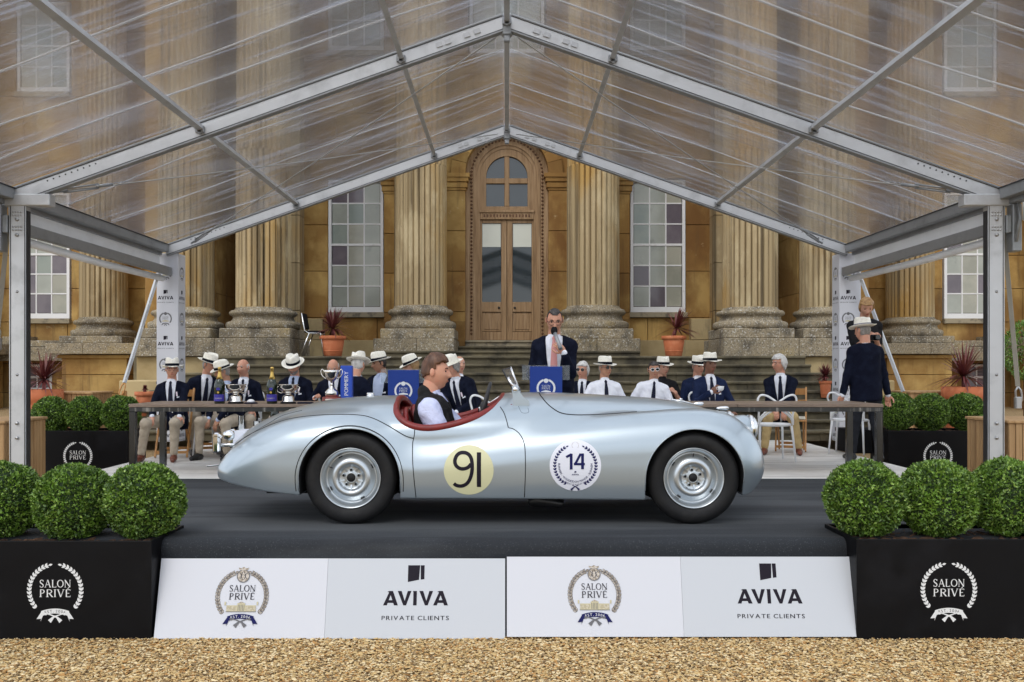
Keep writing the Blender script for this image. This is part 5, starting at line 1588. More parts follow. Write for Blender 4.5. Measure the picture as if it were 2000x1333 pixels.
# wheels
def wheel(x, s, rot):
    cy = YC + s * .635; z = DECK + .349
    sg = -1 if s < 0 else 1
    T = lambda prof: [(r, sg * o) for r, o in (prof if sg > 0 else prof)]
    tp = [(.225, -.062), (.225, .062), (.235, .072), (.262, .083), (.292, .086), (.318, .080), (.332, .070), (.338, .060), (.346, .052), (.349, .035), (.3495, 0), (.349, -.035), (.346, -.052), (.335, -.07), (.30, -.085), (.26, -.082), (.225, -.062)]
    tyre = MB(); tyre.lathe(T(tp), (x, cy, z), 72, axis='y')
    wo = empty('wheel', (x, cy, z)); wo.parent = car; wo.location = Vector((x, cy, z)) - CO
    tyre.build('tyre', M['tyre'], wo)
    rb = MB()
    rb.lathe(T([(.200, -.06), (.205, .040), (.213, .050), (.217, .060), (.225, .064), (.229, .070), (.229, .075), (.224, .076), (.219, .070), (.212, .060), (.205, .046), (.200, .036), (.197, .010), (.188, .0),
        (.180, .006), (.172, .014), (.160, .028), (.145, .044), (.130, .053), (.114, .054), (.102, .048), (.094, .036), (.088, .026), (.080, .023), (.050, .024), (.036, .027), (.0, .027)]), (x, cy, z), 72, axis='y')
    rb.build('rim', M['wheelpaint'], wo)
    hb = MB(); hb.lathe(T([(.040, .022), (.042, .036), (.038, .040), (.034, .038)]), (x, cy, z), 28, axis='y'); hb.build('hub_ring', M['wheelpaint'], wo)
    hb = MB(); hb.lathe(T([(.034, .0375), (.031, .041), (.016, .048), (0, .050)]), (x, cy, z), 20, axis='y'); hb.build('hub_hole_dark', M['tyre'], wo)  # black dome stands in for the shade inside the hub's centre hole
    for k in range(5):
        a = rot + k * 2 * math.pi / 5; c = (x + math.cos(a) * .060, cy + sg * .024, z + math.sin(a) * .060)
        nb = MB(); nb.lathe([(.015, sg * -.004), (.015, sg * .004), (.011, sg * .008), (.010, sg * .014)], c, 10, axis='y').build('wheel_nut', M['wheelpaint'], wo)
        MB().lathe([(.0095, sg * .0142), (.0, sg * .0146)], c, 8, axis='y').build('nut_bore', M['tyre'], wo)
        a += math.pi / 5; d = Vector((math.cos(a), 0, math.sin(a))); t = Vector((-math.sin(a), 0, math.cos(a)))
        o = Vector((x, cy + sg * .028, z))
        MB().add([o + d * .055 + t * .007, o + d * .055 - t * .007, o + d * .096 - t * .002 + Vector((0, sg * .012, 0)), o + d * .096 + t * .002 + Vector((0, sg * .012, 0)), o + d * .055 - Vector((0, sg * .012, 0)), o + d * .096 - Vector((0, sg * .005, 0))],
            [(0, 1, 2, 3), (0, 4, 1), (1, 4, 5, 2), (0, 3, 5, 4), (2, 5, 3)]).build('stiffener', M['wheelpaint'], wo)
    for k in range(4):
        a = rot + .5 + k * math.pi / 2; pts = [(x + math.cos(a + q) * .178, cy + sg * .0125, z + math.sin(a + q) * .178) for q in np.linspace(-.09, .09, 6)]
        MB().tube(pts, .005, 6, flat=1).build('vent_slot', M['rubber_line'], wo)
    a = rot + 1.1; MB().tube([(x + math.cos(a) * .160, cy + sg * .03, z + math.sin(a) * .160), (x + math.cos(a) * .185, cy + sg * .052, z + math.sin(a) * .185)], .004, 6).build('valve', M['rubber_line'], wo)
for s in (-1, 1):
    wheel(1.41, s, .45); wheel(-1.18, s, 1.57)

# roundels laid on the doors and wings
def on_body(xc, zc, side=-1):
    def fn(u, v, h):
        p, n, i, t = carbvh.ray_cast(Vector((xc + u * (1 if side < 0 else -1), YC + side * 1.3, DECK + zc + v)), Vector((0, -side, 0)))
        return Vector((xc + u * (1 if side < 0 else -1), (p.y if p else YC + side * .77) + side * h, DECK + zc + v))
    return fn
for sd in (-1, 1):
    r91 = .186; pr = Print((0, 0, 0), fn=on_body(-.285, .415, sd), base=.0015)
    pr.disc(0, 0, r91, 'creamdisc', 48, rings=8)
    pts = [(220, 560), (250, 582), (300, 590), (350, 575), (390, 535), (418, 470), (430, 400), (430, 335), (420, 275), (392, 230), (345, 208), (290, 212), (250, 245), (232, 300), (245, 350), (285, 383), (335, 390), (385, 372), (418, 335)]
    c = catmull([((x - 392) / 285 * r91, (407 - y) / 285 * r91) for x, y in pts], 4)
    pr.h += .0016
    pr.stroke([tuple(p) for p in c], [.145 * r91 + .008 * r91 * math.sin(i) * 0 for i in range(len(c))], 'printink')
    pr.stroke([(.407 * r91, (.715 - 1.395 * i / 14) * r91) for i in range(15)], .17 * r91, 'printink')
    pr.build('race_number', car)
    r = .192; pr = Print((0, 0, 0), fn=on_body(.511, .452, sd), base=.0015)
    pr.disc(0, 0, r, 'whitedisc', 48, rings=8); pr.h += .0008
    pr.wreath(0, 0, .80 * r, 'printnavy', 15, None, top=27, bottom=30, ln=.15, wd=.08)
    pr.h += .0004
    pr.wreath(0, .78 * r, .13 * r, 'printbronze', 6, None)
    q = lambda x, y: ((x - 1608) / 295 * r, (335 - y) / 295 * r)
    pr.stroke([q(1560, 200), q(1560, 380)], .11 * r, 'printnavy'); pr.stroke([q(1503, 238), q(1566, 204)], .09 * r, 'printnavy')
    pr.stroke([q(1690, 195), q(1690, 376)], .11 * r, 'printnavy'); pr.stroke([q(1670, 198), q(1606, 318)], .09 * r, 'printnavy'); pr.stroke([q(1590, 318), q(1716, 318)], .09 * r, 'printnavy')
    pr.aviva(0, -.35 * r, .27 * r, 'printnavy', sub=False)
    pr.text('BLENHEIM - WADDESDON MANOR - BLENHEIM', 0, 0, .115 * r, 'printnavy', arc=(.63 * r, -math.pi / 2), up=False, width=2.15 * r, track=.02)
    pr.text('TUESDAY 27 AUGUST 2024', 0, 0, .08 * r, 'printnavy', arc=(.745 * r, -math.pi / 2), up=False, width=.92 * r, track=.02)
    for g in (-1, 1): pr.stroke([(-g * .12 * r, -.77 * r), (g * .02 * r, -.83 * r), (g * .10 * r, -.90 * r), (g * .16 * r, -.96 * r)], [.02 * r, .03 * r, .06 * r, .09 * r], 'printnavy')
    pr.build('entry_roundel', car)
# ------------------------------------------------------------------ people
def skinmat(n, c, r): return pmat(n, c, [(r, 22, 3, .5, .68, ONE, .6)], rough=.5, coord='obj')
M['skin'] = skinmat('skin_ruddy', (.58, .29, .19), (.62, .24, .16))
M['skin_pale'] = skinmat('skin_pale', (.56, .30, .205), (.60, .25, .17))
M['skin_tan'] = skinmat('skin_tan', (.45, .23, .14), (.47, .20, .12))
M['skin_dark'] = skinmat('skin_dark', (.21, .095, .055), (.24, .10, .06))
M['lips'] = pmat('lips', (.36, .10, .08), rough=.5)
M['eye'] = pmat('eye', (.03, .02, .015), rough=.2)
M['navy'] = pmat('navy_wool', (.0045, .006, .0155), [((.008, .011, .025), 10, 4, .45, .65)], rough=.85, bump=[(7, .5, .03, ONE)], coord='obj', spec=.1)
M['navy2'] = pmat('bright_navy_wool', (.009, .016, .048), [((.014, .023, .062), 10, 4, .45, .65)], rough=.85, bump=[(7, .5, .03, ONE)], coord='obj')
M['shirt'] = pmat('white_cotton', (.80, .82, .88), [((.70, .72, .80), 7, 5, .48, .66)], rough=.8, bump=[(8, .7, .03, ONE)], coord='obj')
M['bluesh'] = pmat('pale_blue_cotton', (.50, .58, .76), [((.42, .50, .68), 8, 5, .48, .66)], rough=.8, bump=[(9, .6, .03, ONE)], coord='obj')
M['driversh'] = pmat('pale_lilac_cotton', (.56, .60, .80), [((.46, .50, .70), 8, 5, .46, .64)], rough=.8, spec=.1, bump=[(7, .9, .035, ONE)], coord='obj')
M['chino'] = pmat('beige_chino', (.47, .40, .31), [((.38, .32, .245), 7, 5, .45, .66)], rough=.85, bump=[(6, .8, .035, ONE)], coord='obj')
M['tanchino'] = pmat('tan_trousers', (.50, .37, .18), [((.40, .28, .13), 7, 5, .45, .66)], rough=.85, bump=[(7, .7, .03, ONE)], coord='obj')
M['darktr'] = pmat('charcoal_trousers', (.022, .024, .030), rough=.85, bump=[(7, .6, .03, ONE)], coord='obj')
M['tie'] = pmat('navy_tie', (.006, .008, .024), rough=.6, spec=.2)
M['pinktie'] = pmat('pink_tie', (.62, .27, .255), rough=.55)
M['straw'] = pmat('straw_hat', (.86, .83, .74), [((.78, .74, .63), 60, 3, .5, .62)], rough=.8, coord='obj')
M['hatband'] = pmat('black_ribbon', (.004, .005, .010), rough=.7, spec=.1)
M['bluebandm'] = pmat('navy_ribbon', (.012, .02, .10), rough=.6)
M['h_brown'] = pmat('brown_hair', (.070, .028, .012), [((.13, .055, .025), 30, 5, .45, .62, (1, 1, .25))], rough=.45, bump=[(60, .5, .006, (1, 1, .2))], coord='obj')
M['h_dark'] = pmat('dark_hair', (.022, .016, .013), [((.06, .05, .045), 40, 4, .5, .66)], rough=.5, coord='obj')
M['h_white'] = pmat('white_hair', (.62, .60, .57), [((.42, .40, .38), 40, 5, .5, .62, (1, 1, .3))], rough=.6, bump=[(50, .6, .006, ONE)], coord='obj')
M['h_grey'] = pmat('grey_hair', (.24, .22, .20), [((.34, .32, .30), 40, 4, .5, .62)], rough=.6, coord='obj')
M['h_blond'] = pmat('blond_hair', (.40, .24, .10), [((.28, .15, .06), 40, 4, .5, .62)], rough=.5, coord='obj')
M['lens'] = pmat('dark_lens', (.008, .009, .010), rough=.1, spec=.8)
M['shoebrown'] = pmat('brown_leather_shoe', (.16, .045, .025), rough=.35)
M['shoeblack'] = pmat('black_leather_shoe', (.012, .012, .013), rough=.35)
M['socky'] = pmat('yellow_sock', (.50, .33, .05), rough=.9)
M['badge'] = pmat('white_enamel_badge', (.72, .62, .68), rough=.4)
M['vest'] = pmat('black_quilted_gilet', (.012, .012, .013), [((.03, .026, .024), 9, 5, .5, .7)], rough=.6, bump=[(9, .6, .03, ONE)], coord='obj')

for k_ in ('navy2', 'shirt', 'bluesh', 'chino', 'tanchino', 'darktr', 'straw', 'vest', 'blackfab'):
    M[k_].node_tree.nodes['Principled BSDF'].inputs['Specular IOR Level'].default_value = .12
class Field:
    def __init__(s, lo, hi, h):
        s.h = h; s.lo = np.array(lo, float) - 3 * h; s.ax = grid(s.lo, np.array(hi, float) + 3 * h, h)
        s.f = np.full(tuple(len(a) for a in s.ax), .2, np.float32)
    def sub(s, lo, hi):
        sl = []
        for i in range(3):
            a = max(0, int((lo[i] - s.lo[i]) / s.h)); b = min(len(s.ax[i]), int((hi[i] - s.lo[i]) / s.h) + 2)
            sl.append(slice(a, max(a + 1, b)))
        return tuple(sl), (s.ax[0][sl[0]][:, None, None], s.ax[1][sl[1]][None, :, None], s.ax[2][sl[2]][None, None, :])
    def cone(s, a, b, ra, rb, k=.02):
        a, b = np.array(a, float), np.array(b, float); m = max(ra, rb) + .05
        sl, (x, y, z) = s.sub(np.minimum(a, b) - m, np.maximum(a, b) + m)
        d = b - a; l2 = max(1e-9, d @ d)
        t = np.clip(((x - a[0]) * d[0] + (y - a[1]) * d[1] + (z - a[2]) * d[2]) / l2, 0, 1)
        f = np.sqrt((x - a[0] - d[0] * t) ** 2 + (y - a[1] - d[1] * t) ** 2 + (z - a[2] - d[2] * t) ** 2) - (ra + (rb - ra) * t)
        s.f[sl] = smin(s.f[sl], f.astype(np.float32), k)
    def torso(s, T, grow, belly=0, k=.03, w0=-.12, flare=0):
        "T: origin, side, front, up axes"
        o, sx, fr, up = T
        x, y, z = s.ax[0][:, None, None] - o[0], s.ax[1][None, :, None] - o[1], s.ax[2][None, None, :] - o[2]
        u = x * sx[0] + y * sx[1] + z * sx[2]; v = x * fr[0] + y * fr[1] + z * fr[2]; w = x * up[0] + y * up[1] + z * up[2]
        a = np.interp(w, [-.14, 0, .14, .28, .40, .46, .50, .54], [.165 + flare, .170 + flare, .152 + belly * .5, .168, .178, .155, .105, .05]) + grow
        b = np.interp(w, [-.14, 0, .14, .28, .40, .46, .50, .54], [.115 + flare, .118 + flare, .112, .122, .112, .092, .070, .04]) + grow
        vc = v - belly * np.exp(-((w - .12) / .13) ** 2) * .5
        b = b + belly * np.exp(-((w - .12) / .13) ** 2) * .5
        f = (np.sqrt((u / a) ** 2 + (vc / b) ** 2) - 1) * np.minimum(a, b) * .9
        f = smax(smax(f, w - .505 - grow * .5, .03), w0 - w, .02)
        s.f = smin(s.f, f.astype(np.float32), k)
        return u, v, w
    def mesh(s): return surface_nets(s.f, s.lo, s.h)

def ik(a, c, l1, l2, pole):
    a, c = Vector(a), Vector(c); d = c - a; L = min(d.length, (l1 + l2) * .999); d.normalize(); c = a + d * L
    t = (l1 * l1 - l2 * l2 + L * L) / (2 * L); hh = math.sqrt(max(0, l1 * l1 - t * t))
    p = Vector(pole); p = (p - d * p.dot(d)); p = p.normalized() if p.length > 1e-4 else Vector((0, 0, -1))
    return a + d * t + p * hh, c

HN, HM = 44, 34
def head_pts(off=0.0, jaw=1.0, fat=0.0):
    P_ = []
    for j in range(HM + 1):
        th = math.pi * j / HM
        for i in range(HN):
            # more columns towards the face (-y)
            ph0 = 2 * math.pi * i / HN; ph = ph0 + .35 * math.sin(ph0)
            dx, dy, dz = math.sin(th) * math.sin(ph), math.sin(th) * math.cos(ph), math.cos(th)
            # ph = pi is the face; a superellipsoid skull
            a, b, c = .0745 + fat, .096, .120
            r = 1 / (abs(dx / a) ** 2.15 + abs(dy / b) ** 2.15 + abs(dz / c) ** 2.15) ** (1 / 2.15)
            x, y, z = dx * r, dy * r, dz * r
            if z < 0:
                t = min(1, -z / .12); x *= 1 - .26 * t ** 1.4; 
                if y > 0: y *= 1 - .42 * t ** .9
                else: y *= 1 - .08 * t ** 2
            face = y < 0.0
            if face:
                G = lambda cx, cz, sx, sz: math.exp(-((abs(x) - cx) / sx) ** 2 - ((z - cz) / sz) ** 2)
                y -= .005 * math.exp(-(x / .05) ** 2) * math.exp(-((z - .04) / .012) ** 2)
                y += .010 * G(.031, .014, .014, .013)
                nz = max(0, min(1, (.030 - z) / .055)) if z > -.028 else max(0, 1 - (-.028 - z) / .010)
                y -= (.031 * nz) * math.exp(-(x / (.008 + .007 * nz)) ** 2)
                y -= .007 * math.exp(-(x / .022) ** 2 - ((z + .052) / .007) ** 2) + .007 * math.exp(-(x / .020) ** 2 - ((z + .064) / .006) ** 2)
                y -= .012 * math.exp(-(x / .022) ** 2 - ((z + .098) / .016) ** 2)
                y -= .004 * G(.042, -.015, .018, .02)
            P_.append(Vector((x, y, z)))
    if off:
        out = []
        for p in P_:
            n = Vector((p.x / .0745 ** 2, p.y / .096 ** 2, p.z / .12 ** 2)).normalized(); out.append(p + n * (off(p) if callable(off) else off))
        P_ = out
    return P_
HF = [(j * HN + i, (j + 1) * HN + i, (j + 1) * HN + (i + 1) % HN, j * HN + (i + 1) % HN) for j in range(HM) for i in range(HN)]

def hand_into(mb, wrist, fwd, palm_n, curl, s=1.0, side=1, m=0, spread=.0):
    "a hand with palm, four fingers and a thumb; fwd: from wrist to knuckles, palm_n: out of the palm"
    f = Vector(fwd).normalized(); n = Vector(palm_n); n = (n - f * n.dot(f)).normalized(); t = f.cross(n) * side
    w = Vector(wrist)
    c = w + f * .045 * s
    vs = []; N, Mr = 10, 7
    for j in range(Mr + 1):
        th = math.pi * j / Mr
        for i in range(N):
            ph = 2 * math.pi * i / N
            q = (math.copysign(abs(math.sin(th) * math.cos(ph)) ** .7, math.cos(ph)), math.copysign(abs(math.sin(th) * math.sin(ph)) ** .8, math.sin(ph)), math.cos(th))
            vs.append(c + (t * q[0] * .040 + n * q[1] * .016 + f * q[2] * .052) * s)
    mb.add(vs, [(j * N + i, j * N + (i + 1) % N, (j + 1) * N + (i + 1) % N, (j + 1) * N + i) for j in range(Mr) for i in range(N)], m, True)
    for k, (o, L) in enumerate(((.028, .072), (.010, .080), (-.010, .075), (-.028, .060))):
        p = w + (f * .086 + t * o) * s; a = 0; pts = [p]; d = f
        for seg in (.42, .33, .25):
            a += curl * (.55 + .12 * k * .3)
            d = (f * math.cos(a) + n * math.sin(a) + t * (o * spread * 6)).normalized(); p = p + d * L * seg * s; pts.append(p)
        mb.tube(pts, [.0092 * s, .0088 * s, .0078 * s, .0062 * s], 7, m)
    p = w + (f * .028 + t * .034) * s; d1 = (f * .62 + t * .65 + n * .35).normalized(); d2 = (f * .85 + t * .10 + n * (.35 + curl * .35)).normalized()
    mb.tube([p, p + d1 * .036 * s, p + d1 * .036 * s + d2 * .030 * s, p + d1 * .036 * s + d2 * .052 * s], [.0125 * s, .011 * s, .010 * s, .007 * s], 7, m)

def hat_into(par, Hm, hc, tiltx=0, rollx=0, band='hatband', lift=-.004, size=1.03, mat='straw'):
    T = Hm @ Matrix.Rotation(tiltx, 3, 'X') @ Matrix.Rotation(rollx, 3, 'Y')
    base = Vector((0, .004, .052 + lift))
    def W(x, y, z): return Vector(hc) + Hm @ base + T @ (Vector((x, y, z)) * size)
    n = 40; mb = MB(); vs = []; rows = []
    R0x, R0y = .088, .108
    for (k, top) in ((0, 0), (.35, 0), (.7, 0), (1.0, 0)):
        for i in range(n):
            a = 2 * math.pi * i / n; rx, ry = R0x + k * .062, R0y + k * .060
            z = .004 + k * k * .012 * (abs(math.cos(a)) * 1.5 + max(0, math.sin(a)) * .9 - max(0, -math.sin(a)) * 1.0)
            vs.append(W(rx * math.cos(a), ry * math.sin(a), z))
    for i in range(n * 3, n * 4): pass
    low = [v - T @ Vector((0, 0, .004)) for v in vs]
    F_ = [(j * n + i, j * n + (i + 1) % n, (j + 1) * n + (i + 1) % n, (j + 1) * n + i) for j in range(3) for i in range(n)]
    b = len(vs); F_ += [tuple(q + b for q in f[::-1]) for f in F_[:]]
    F_ += [(3 * n + i, 3 * n + (i + 1) % n, b + 3 * n + (i + 1) % n, b + 3 * n + i) for i in range(n)]
    mb.add(vs + low, F_, 0, True)
    vs = []; prof = [(1.0, 0), (.985, .035), (.955, .075), (.93, .103), (.86, .121), (.60, .121), (.25, .111), (.02, .107)]
    for (k, z) in prof:
        for i in range(n):
            a = 2 * math.pi * i / n; pinch = 1 - .22 * max(0, -math.sin(a)) ** 2 * (z / .1) * abs(math.cos(a)) ** .5
            zz = z - (.024 * math.exp(-((math.cos(a) * k) / .35) ** 2) * (1 if z > .08 else 0)) - (.008 * max(0, math.sin(a)) * (z > .08))
            vs.append(W(R0x * k * math.cos(a) * pinch, R0y * k * math.sin(a), zz))
    mb.add(vs, [(j * n + i, j * n + (i + 1) % n, (j + 1) * n + (i + 1) % n, (j + 1) * n + i) for j in range(len(prof) - 1) for i in range(n)], 0, True)
    h = mb.build('hat', M[mat], par, world=False, recalc=False)
    vs = []
    for (k, z) in ((1.035, .004), (1.025, .040)):
        for i in range(n):
            a = 2 * math.pi * i / n; vs.append(W(R0x * k * math.cos(a), R0y * k * math.sin(a), z))
    MB().add(vs, [(i, (i + 1) % n, n + (i + 1) % n, n + i) for i in range(n)], 0, True).build('hat_band', M[band], h, world=False, recalc=False)

def person(label, px, py, D, seated=True, rot=0, head=(0, 0, 0), lean=(0, 0), twist=0, wr=None, wl=None, hand_l=None, hand_r=None, outfit='blazer', tie='tie', hat=None, hair=('short', 'h_grey'), skin='skin',
           glasses=None, trouser='chino', shoe='shoeblack', feet=None, belly=.02, h=.0125, open_=(.10, .062, 0.0), floor=DECK + .004, badge=False, legs=True, jmat=None, shirtm='shirt', beard=False, scale=None, curl=.75, knees=None, group=None, sock=None, smile=False, hdir=None):
    hx, hy, hz = head
    zc = CAMZ - (py - 720) * D / F; X = (px - 990) * D / F
    seatz = .555 if seated else .93
    # torso frame in the local space of the person
    la, lb = lean
    up = Vector((math.sin(lb), -math.sin(la), math.cos(la) * math.cos(lb))).normalized()
    tw = Matrix.Rotation(twist, 3, 'Z')
    sx = (tw @ Vector((1, 0, 0))); sx = (sx - up * sx.dot(up)).normalized(); fr = sx.cross(up).normalized()
    if fr.y > 0 and abs(twist) < 1.5: fr = -fr
    pel = Vector((0, 0, seatz))
    nb = pel + up * .50
    Hm = (Matrix.Rotation(hx, 3, 'Z') @ Matrix.Rotation(hy, 3, 'X') @ Matrix.Rotation(hz, 3, 'Y'))
    hdir_ = Hm @ Vector((0, -.012, .115))
    hc = nb + up * .055 + Vector((0, -.020, 0)) + hdir_ * 1.0
    sc = scale if scale else (zc - floor) / hc.z
    Rz = Matrix.Rotation(rot, 3, 'Z'); hw = Rz @ (hc * sc)
    loc = Vector((X - hw.x, D - hw.y, floor if not scale else zc - hw.z))
    e = empty('person', loc, rot, label=label, cat='person', group=group)
    e.scale = (sc, sc, sc)
    gw = {'shirt': .008, 'jacket': .024}
    shj = {q: pel + up * .412 + sx * (q * .165) for q in (-1, 1)}
    tgt = {-1: Vector(wr) if wr else (Vector((-.17, -.32, .63)) if seated else Vector((-.26, -.06, .80))), 1: Vector(wl) if wl else (Vector((.17, -.32, .63)) if seated else Vector((.26, -.06, .80)))}
    el = {}
    for q in (-1, 1):
        el[q], tgt[q] = ik(shj[q], tgt[q], .29, .26, Vector((q * (.65 if seated else .2), .35, -.8)) if outfit != 'vest' else Vector((q * .3, .05, -1)))
    hip = {q: pel + Vector((q * .09, -.02, -.02)) for q in (-1, 1)}
    if seated:
        kn = knees or {-1: (-.16, -.46, .51), 1: (.16, -.46, .51)}; ft = feet or {-1: (-.17, -.42, .085), 1: (.17, -.42, .085)}
    else:
        kn = knees or {-1: (-.10, -.02, .50), 1: (.10, -.02, .50)}; ft = feet or {-1: (-.11, .02, .085), 1: (.11, .02, .085)}
    kn = {q: Vector(kn[q]) for q in kn}; ft = {q: Vector(ft[q]) for q in ft}
    T = (np.array(pel), np.array(sx), np.array(fr), np.array(up))
    top = [pel, nb] + list(shj.values()) + list(el.values()) + list(tgt.values())
    lo = [min(p[i] for p in top) - .2 for i in range(3)]; hi = [max(p[i] for p in top) + .2 for i in range(3)]
    # body: one continuous surface
    allp = top + (list(kn.values()) + list(ft.values()) if legs else [])
    bf = Field([min(p[i] for p in allp) - .16 for i in range(3)], [max(p[i] for p in allp) + .2 for i in range(3)], .016)
    bf.torso(T, -.012, belly)
    bf.cone(nb - up * .03, nb + up * .055 + hdir_ * .25, .060, .056, .03)
    bf.cone(nb + up * .03, hc - Hm @ Vector((0, -.02, .05)), .056, .052, .02)
    for q in (-1, 1):
        bf.cone(shj[q], el[q], .047, .038); bf.cone(el[q], tgt[q], .038, .026)
        if legs:
            bf.cone(hip[q], kn[q], .075, .052, .03); bf.cone(kn[q], ft[q], .050, .036)
    BV, BQ = bf.mesh()
    mb = MB(); mb.add(BV, BQ.tolist(), 0, True)
    mb.add([hc + Hm @ p for p in head_pts()], HF, 0, True)
    for q in (-1, 1):       # ears
        c = Vector((q * .0765, .010, .004)); vs = []
        for j in range(7):
            th = math.pi * j / 6
            for i in range(8):
                ph = 2 * math.pi * i / 8; vs.append(hc + Hm @ (c + Vector((math.cos(ph) * math.sin(th) * .009 + q * .004, math.sin(ph) * math.sin(th) * .019, math.cos(th) * .031))))
        mb.add(vs, [(j * 8 + i, j * 8 + (i + 1) % 8, (j + 1) * 8 + (i + 1) % 8, (j + 1) * 8 + i) for j in range(6) for i in range(8)], 0, True)
    for q in (-1, 1):
        fd = (tgt[q] - el[q]).normalized(); hd = hand_r if q < 0 else hand_l
        f_, n_, c_ = hd if hd else (fd * .6 + Vector((0, -.3, -.5)), Vector((0, .2, -1)), curl)
        hand_into(mb, tgt[q] + fd * .0, f_, n_, c_, 1.0, q)
    body = mb.build('body', M[skin], e, world=False, recalc=False)
    for q in (-1, 1):
        mb2 = MB(); c = Vector((q * .031, -.0775, .014))
        mb2.lathe([(0, -.009), (.011, -.006), (.014, -.002), (.012, .003), (0, .006)], c, 8, axis='y', sy=.5)
        if not glasses or glasses == 'spec':
            mb2.v = [tuple(hc + Hm @ Vector(v)) for v in mb2.v]; mb2.build('eye', M['eye'], e, world=False, recalc=False)
    mb2 = MB(); mb2.lathe([(0, -.003), (.018, -.0015), (.020, 0), (.014, .002), (0, .003)], (0, -.0945, -.057), 12, axis='y', sy=.28)
    mb2.v = [tuple(hc + Hm @ Vector(v)) for v in mb2.v]; mb2.build('lips', M['lips'], e, world=False, recalc=False)
    hk, hmn = hair
    if hk:
        def keep(p):
            x, y, z = p
            if hk == 'short': return (z > .066 + .2 * max(0, -y - .075) and y < -.03) or (y >= -.03 and z > .012 - (y + .03) * .9 and not (abs(x) > .06 and y < -.015 and z < .02)) 
            if hk == 'swept': return (z > .074 and y < -.04) or (y >= -.04 and z > .064) or (y >= -.018 and z > .03) or (y >= .004 and z > .002 - max(0, y - .01) * .5)
            if hk == 'full': return (z > .062 and y < -.025) or (y >= -.025 and z > .0 - (y + .025) * 1.3)
            if hk == 'crop': return (z > .082 + .35 * max(0, abs(x) - .02) and y < -.02) or (y >= -.02 and z > .030 - (y + .02) * 1.0)
            if hk == 'bald': return (y > -.02 and -.055 < z < .050 - .1 * max(0, -y) and not (z < .0 and y < .02))
            return False
        amt = {'short': .009, 'crop': .006, 'swept': .01, 'full': .022, 'bald': .006}[hk]
        def off(p):
            v = amt * (1 + .25 * math.sin(p.x * 90) * math.sin(p.z * 70 + p.y * 60))
            if hk == 'swept': v = .009 + .024 * max(0, min(1, (p.z - .035) / .07)) * (1 if p.y < .03 else .55)
            return v
        H0 = head_pts(); H1 = head_pts(off)
        mb3 = MB(); vs = [hc + Hm @ p for p in H1] + [hc + Hm @ (p * .97) for p in H0]
        K = [keep(sum((H0[i] for i in f), Vector()) / 4) for f in HF]
        fs = [f for f, k in zip(HF, K) if k]; edges = {}
        for f in fs:
            for a, b in zip(f, f[1:] + f[:1]): edges[(a, b)] = edges.get((a, b), 0) + 1
        nH = len(H1)
        fs2 = fs + [(b, a, a + nH, b + nH) for (a, b) in edges if (b, a) not in edges]
        mb3.add(vs, [tuple(f) for f in fs2], 0, True); mb3.build('hair', M[hmn], e, world=False, recalc=False)
        if hk != 'bald' or True:
            mb4 = MB()
            for q in (-1, 1): mb4.tube([hc + Hm @ Vector((q * x, y, z)) for x, y, z in ((.014, -.092, .032), (.030, -.089, .038), (.046, -.079, .033))], [.003, .005, .003], 5)
            mb4.build('eyebrows', M[hmn], e, world=False, recalc=False)
    if beard:
        H0 = head_pts(); H1 = head_pts(.004); keepb = [(-.105 < p.z < -.040 and p.y < -.0 and not (abs(p.x) < .018 and p.z > -.067 and p.z < -.048)) for p in [sum((H0[i] for i in f), Vector()) / 4 for f in HF]]
        MB().add([hc + Hm @ p for p in H1], [f for f, k in zip(HF, keepb) if k], 0, True).build('beard', M['h_grey'], e, world=False, recalc=False)
    if glasses:
        g = MB()
        for q in (-1, 1):
            ring = [Vector((q * .033 + math.cos(a) * .027, -.101 + abs(math.cos(a)) * .001, .010 + math.sin(a) * .021)) for a in np.linspace(0, 2 * math.pi, 13)[:-1]]
            if glasses in ('sun', 'round'):
                g.add([hc + Hm @ p for p in ring] + [hc + Hm @ (p + Vector((0, .004, 0))) for p in ring], [tuple(range(12)), tuple(range(23, 11, -1))] + [(i, (i + 1) % 12, 12 + (i + 1) % 12, 12 + i) for i in range(12)], 0)
            g.tube([hc + Hm @ p for p in ring], .0022 if glasses != 'round' else .004, 5, 1, closed=True)
            g.tube([hc + Hm @ Vector(p) for p in ((q * .056, -.097, .016), (q * .074, -.06, .016), (q * .080, .01, .012))], .0022, 5, 1)
        g.tube([hc + Hm @ Vector(p) for p in ((-.011, -.099, .016), (.011, -.099, .016))], .002, 5, 1)
        g.build('sunglasses' if glasses in ('sun', 'round') else 'spectacles', [M['lens'], M['whiteplastic' if glasses == 'round' else 'rubber_line']], e, world=False)
    # shirt
    ws = 'jacket' if outfit in ('blazer', 'vest') else 'shirt'
    F1 = Field(lo, hi, h if outfit != 'blazer' else .0135)
    u, v, w = F1.torso(T, gw['shirt'], belly)
    vf = v
    sw_ = .016 if outfit == 'vest' else 0
    slv = outfit in ('shirt', 'vest', 'tshirt')
    for q in (-1, 1):
        if outfit == 'tshirt': F1.cone(shj[q], shj[q].lerp(el[q], .75), .066, .058, .03)
        elif slv:
            F1.cone(shj[q], el[q], .064 + sw_, .052 + sw_, .03); F1.cone(el[q], tgt[q], .054 + sw_, .036, .02)
        else: F1.cone(el[q].lerp(tgt[q], .6), tgt[q] + (tgt[q] - el[q]).normalized() * .0, .036, .033, .02)
        if slv: F1.cone(shj[q] - sx * q * .06 + up * .03, shj[q], .055, .060, .03)
    if slv:
        g = F1.ax; fx = g[0][:, None, None], g[1][None, :, None], g[2][None, None, :]
        F1.f = F1.f + (.0035 * np.sin(fx[0] * 55 + fx[2] * 38) * np.sin(fx[1] * 48 - fx[2] * 30)).astype(np.float32)
    F1.cone(nb - up * .005, nb + up * .028 + Vector((0, -.008, 0)), .066, .060, .012)
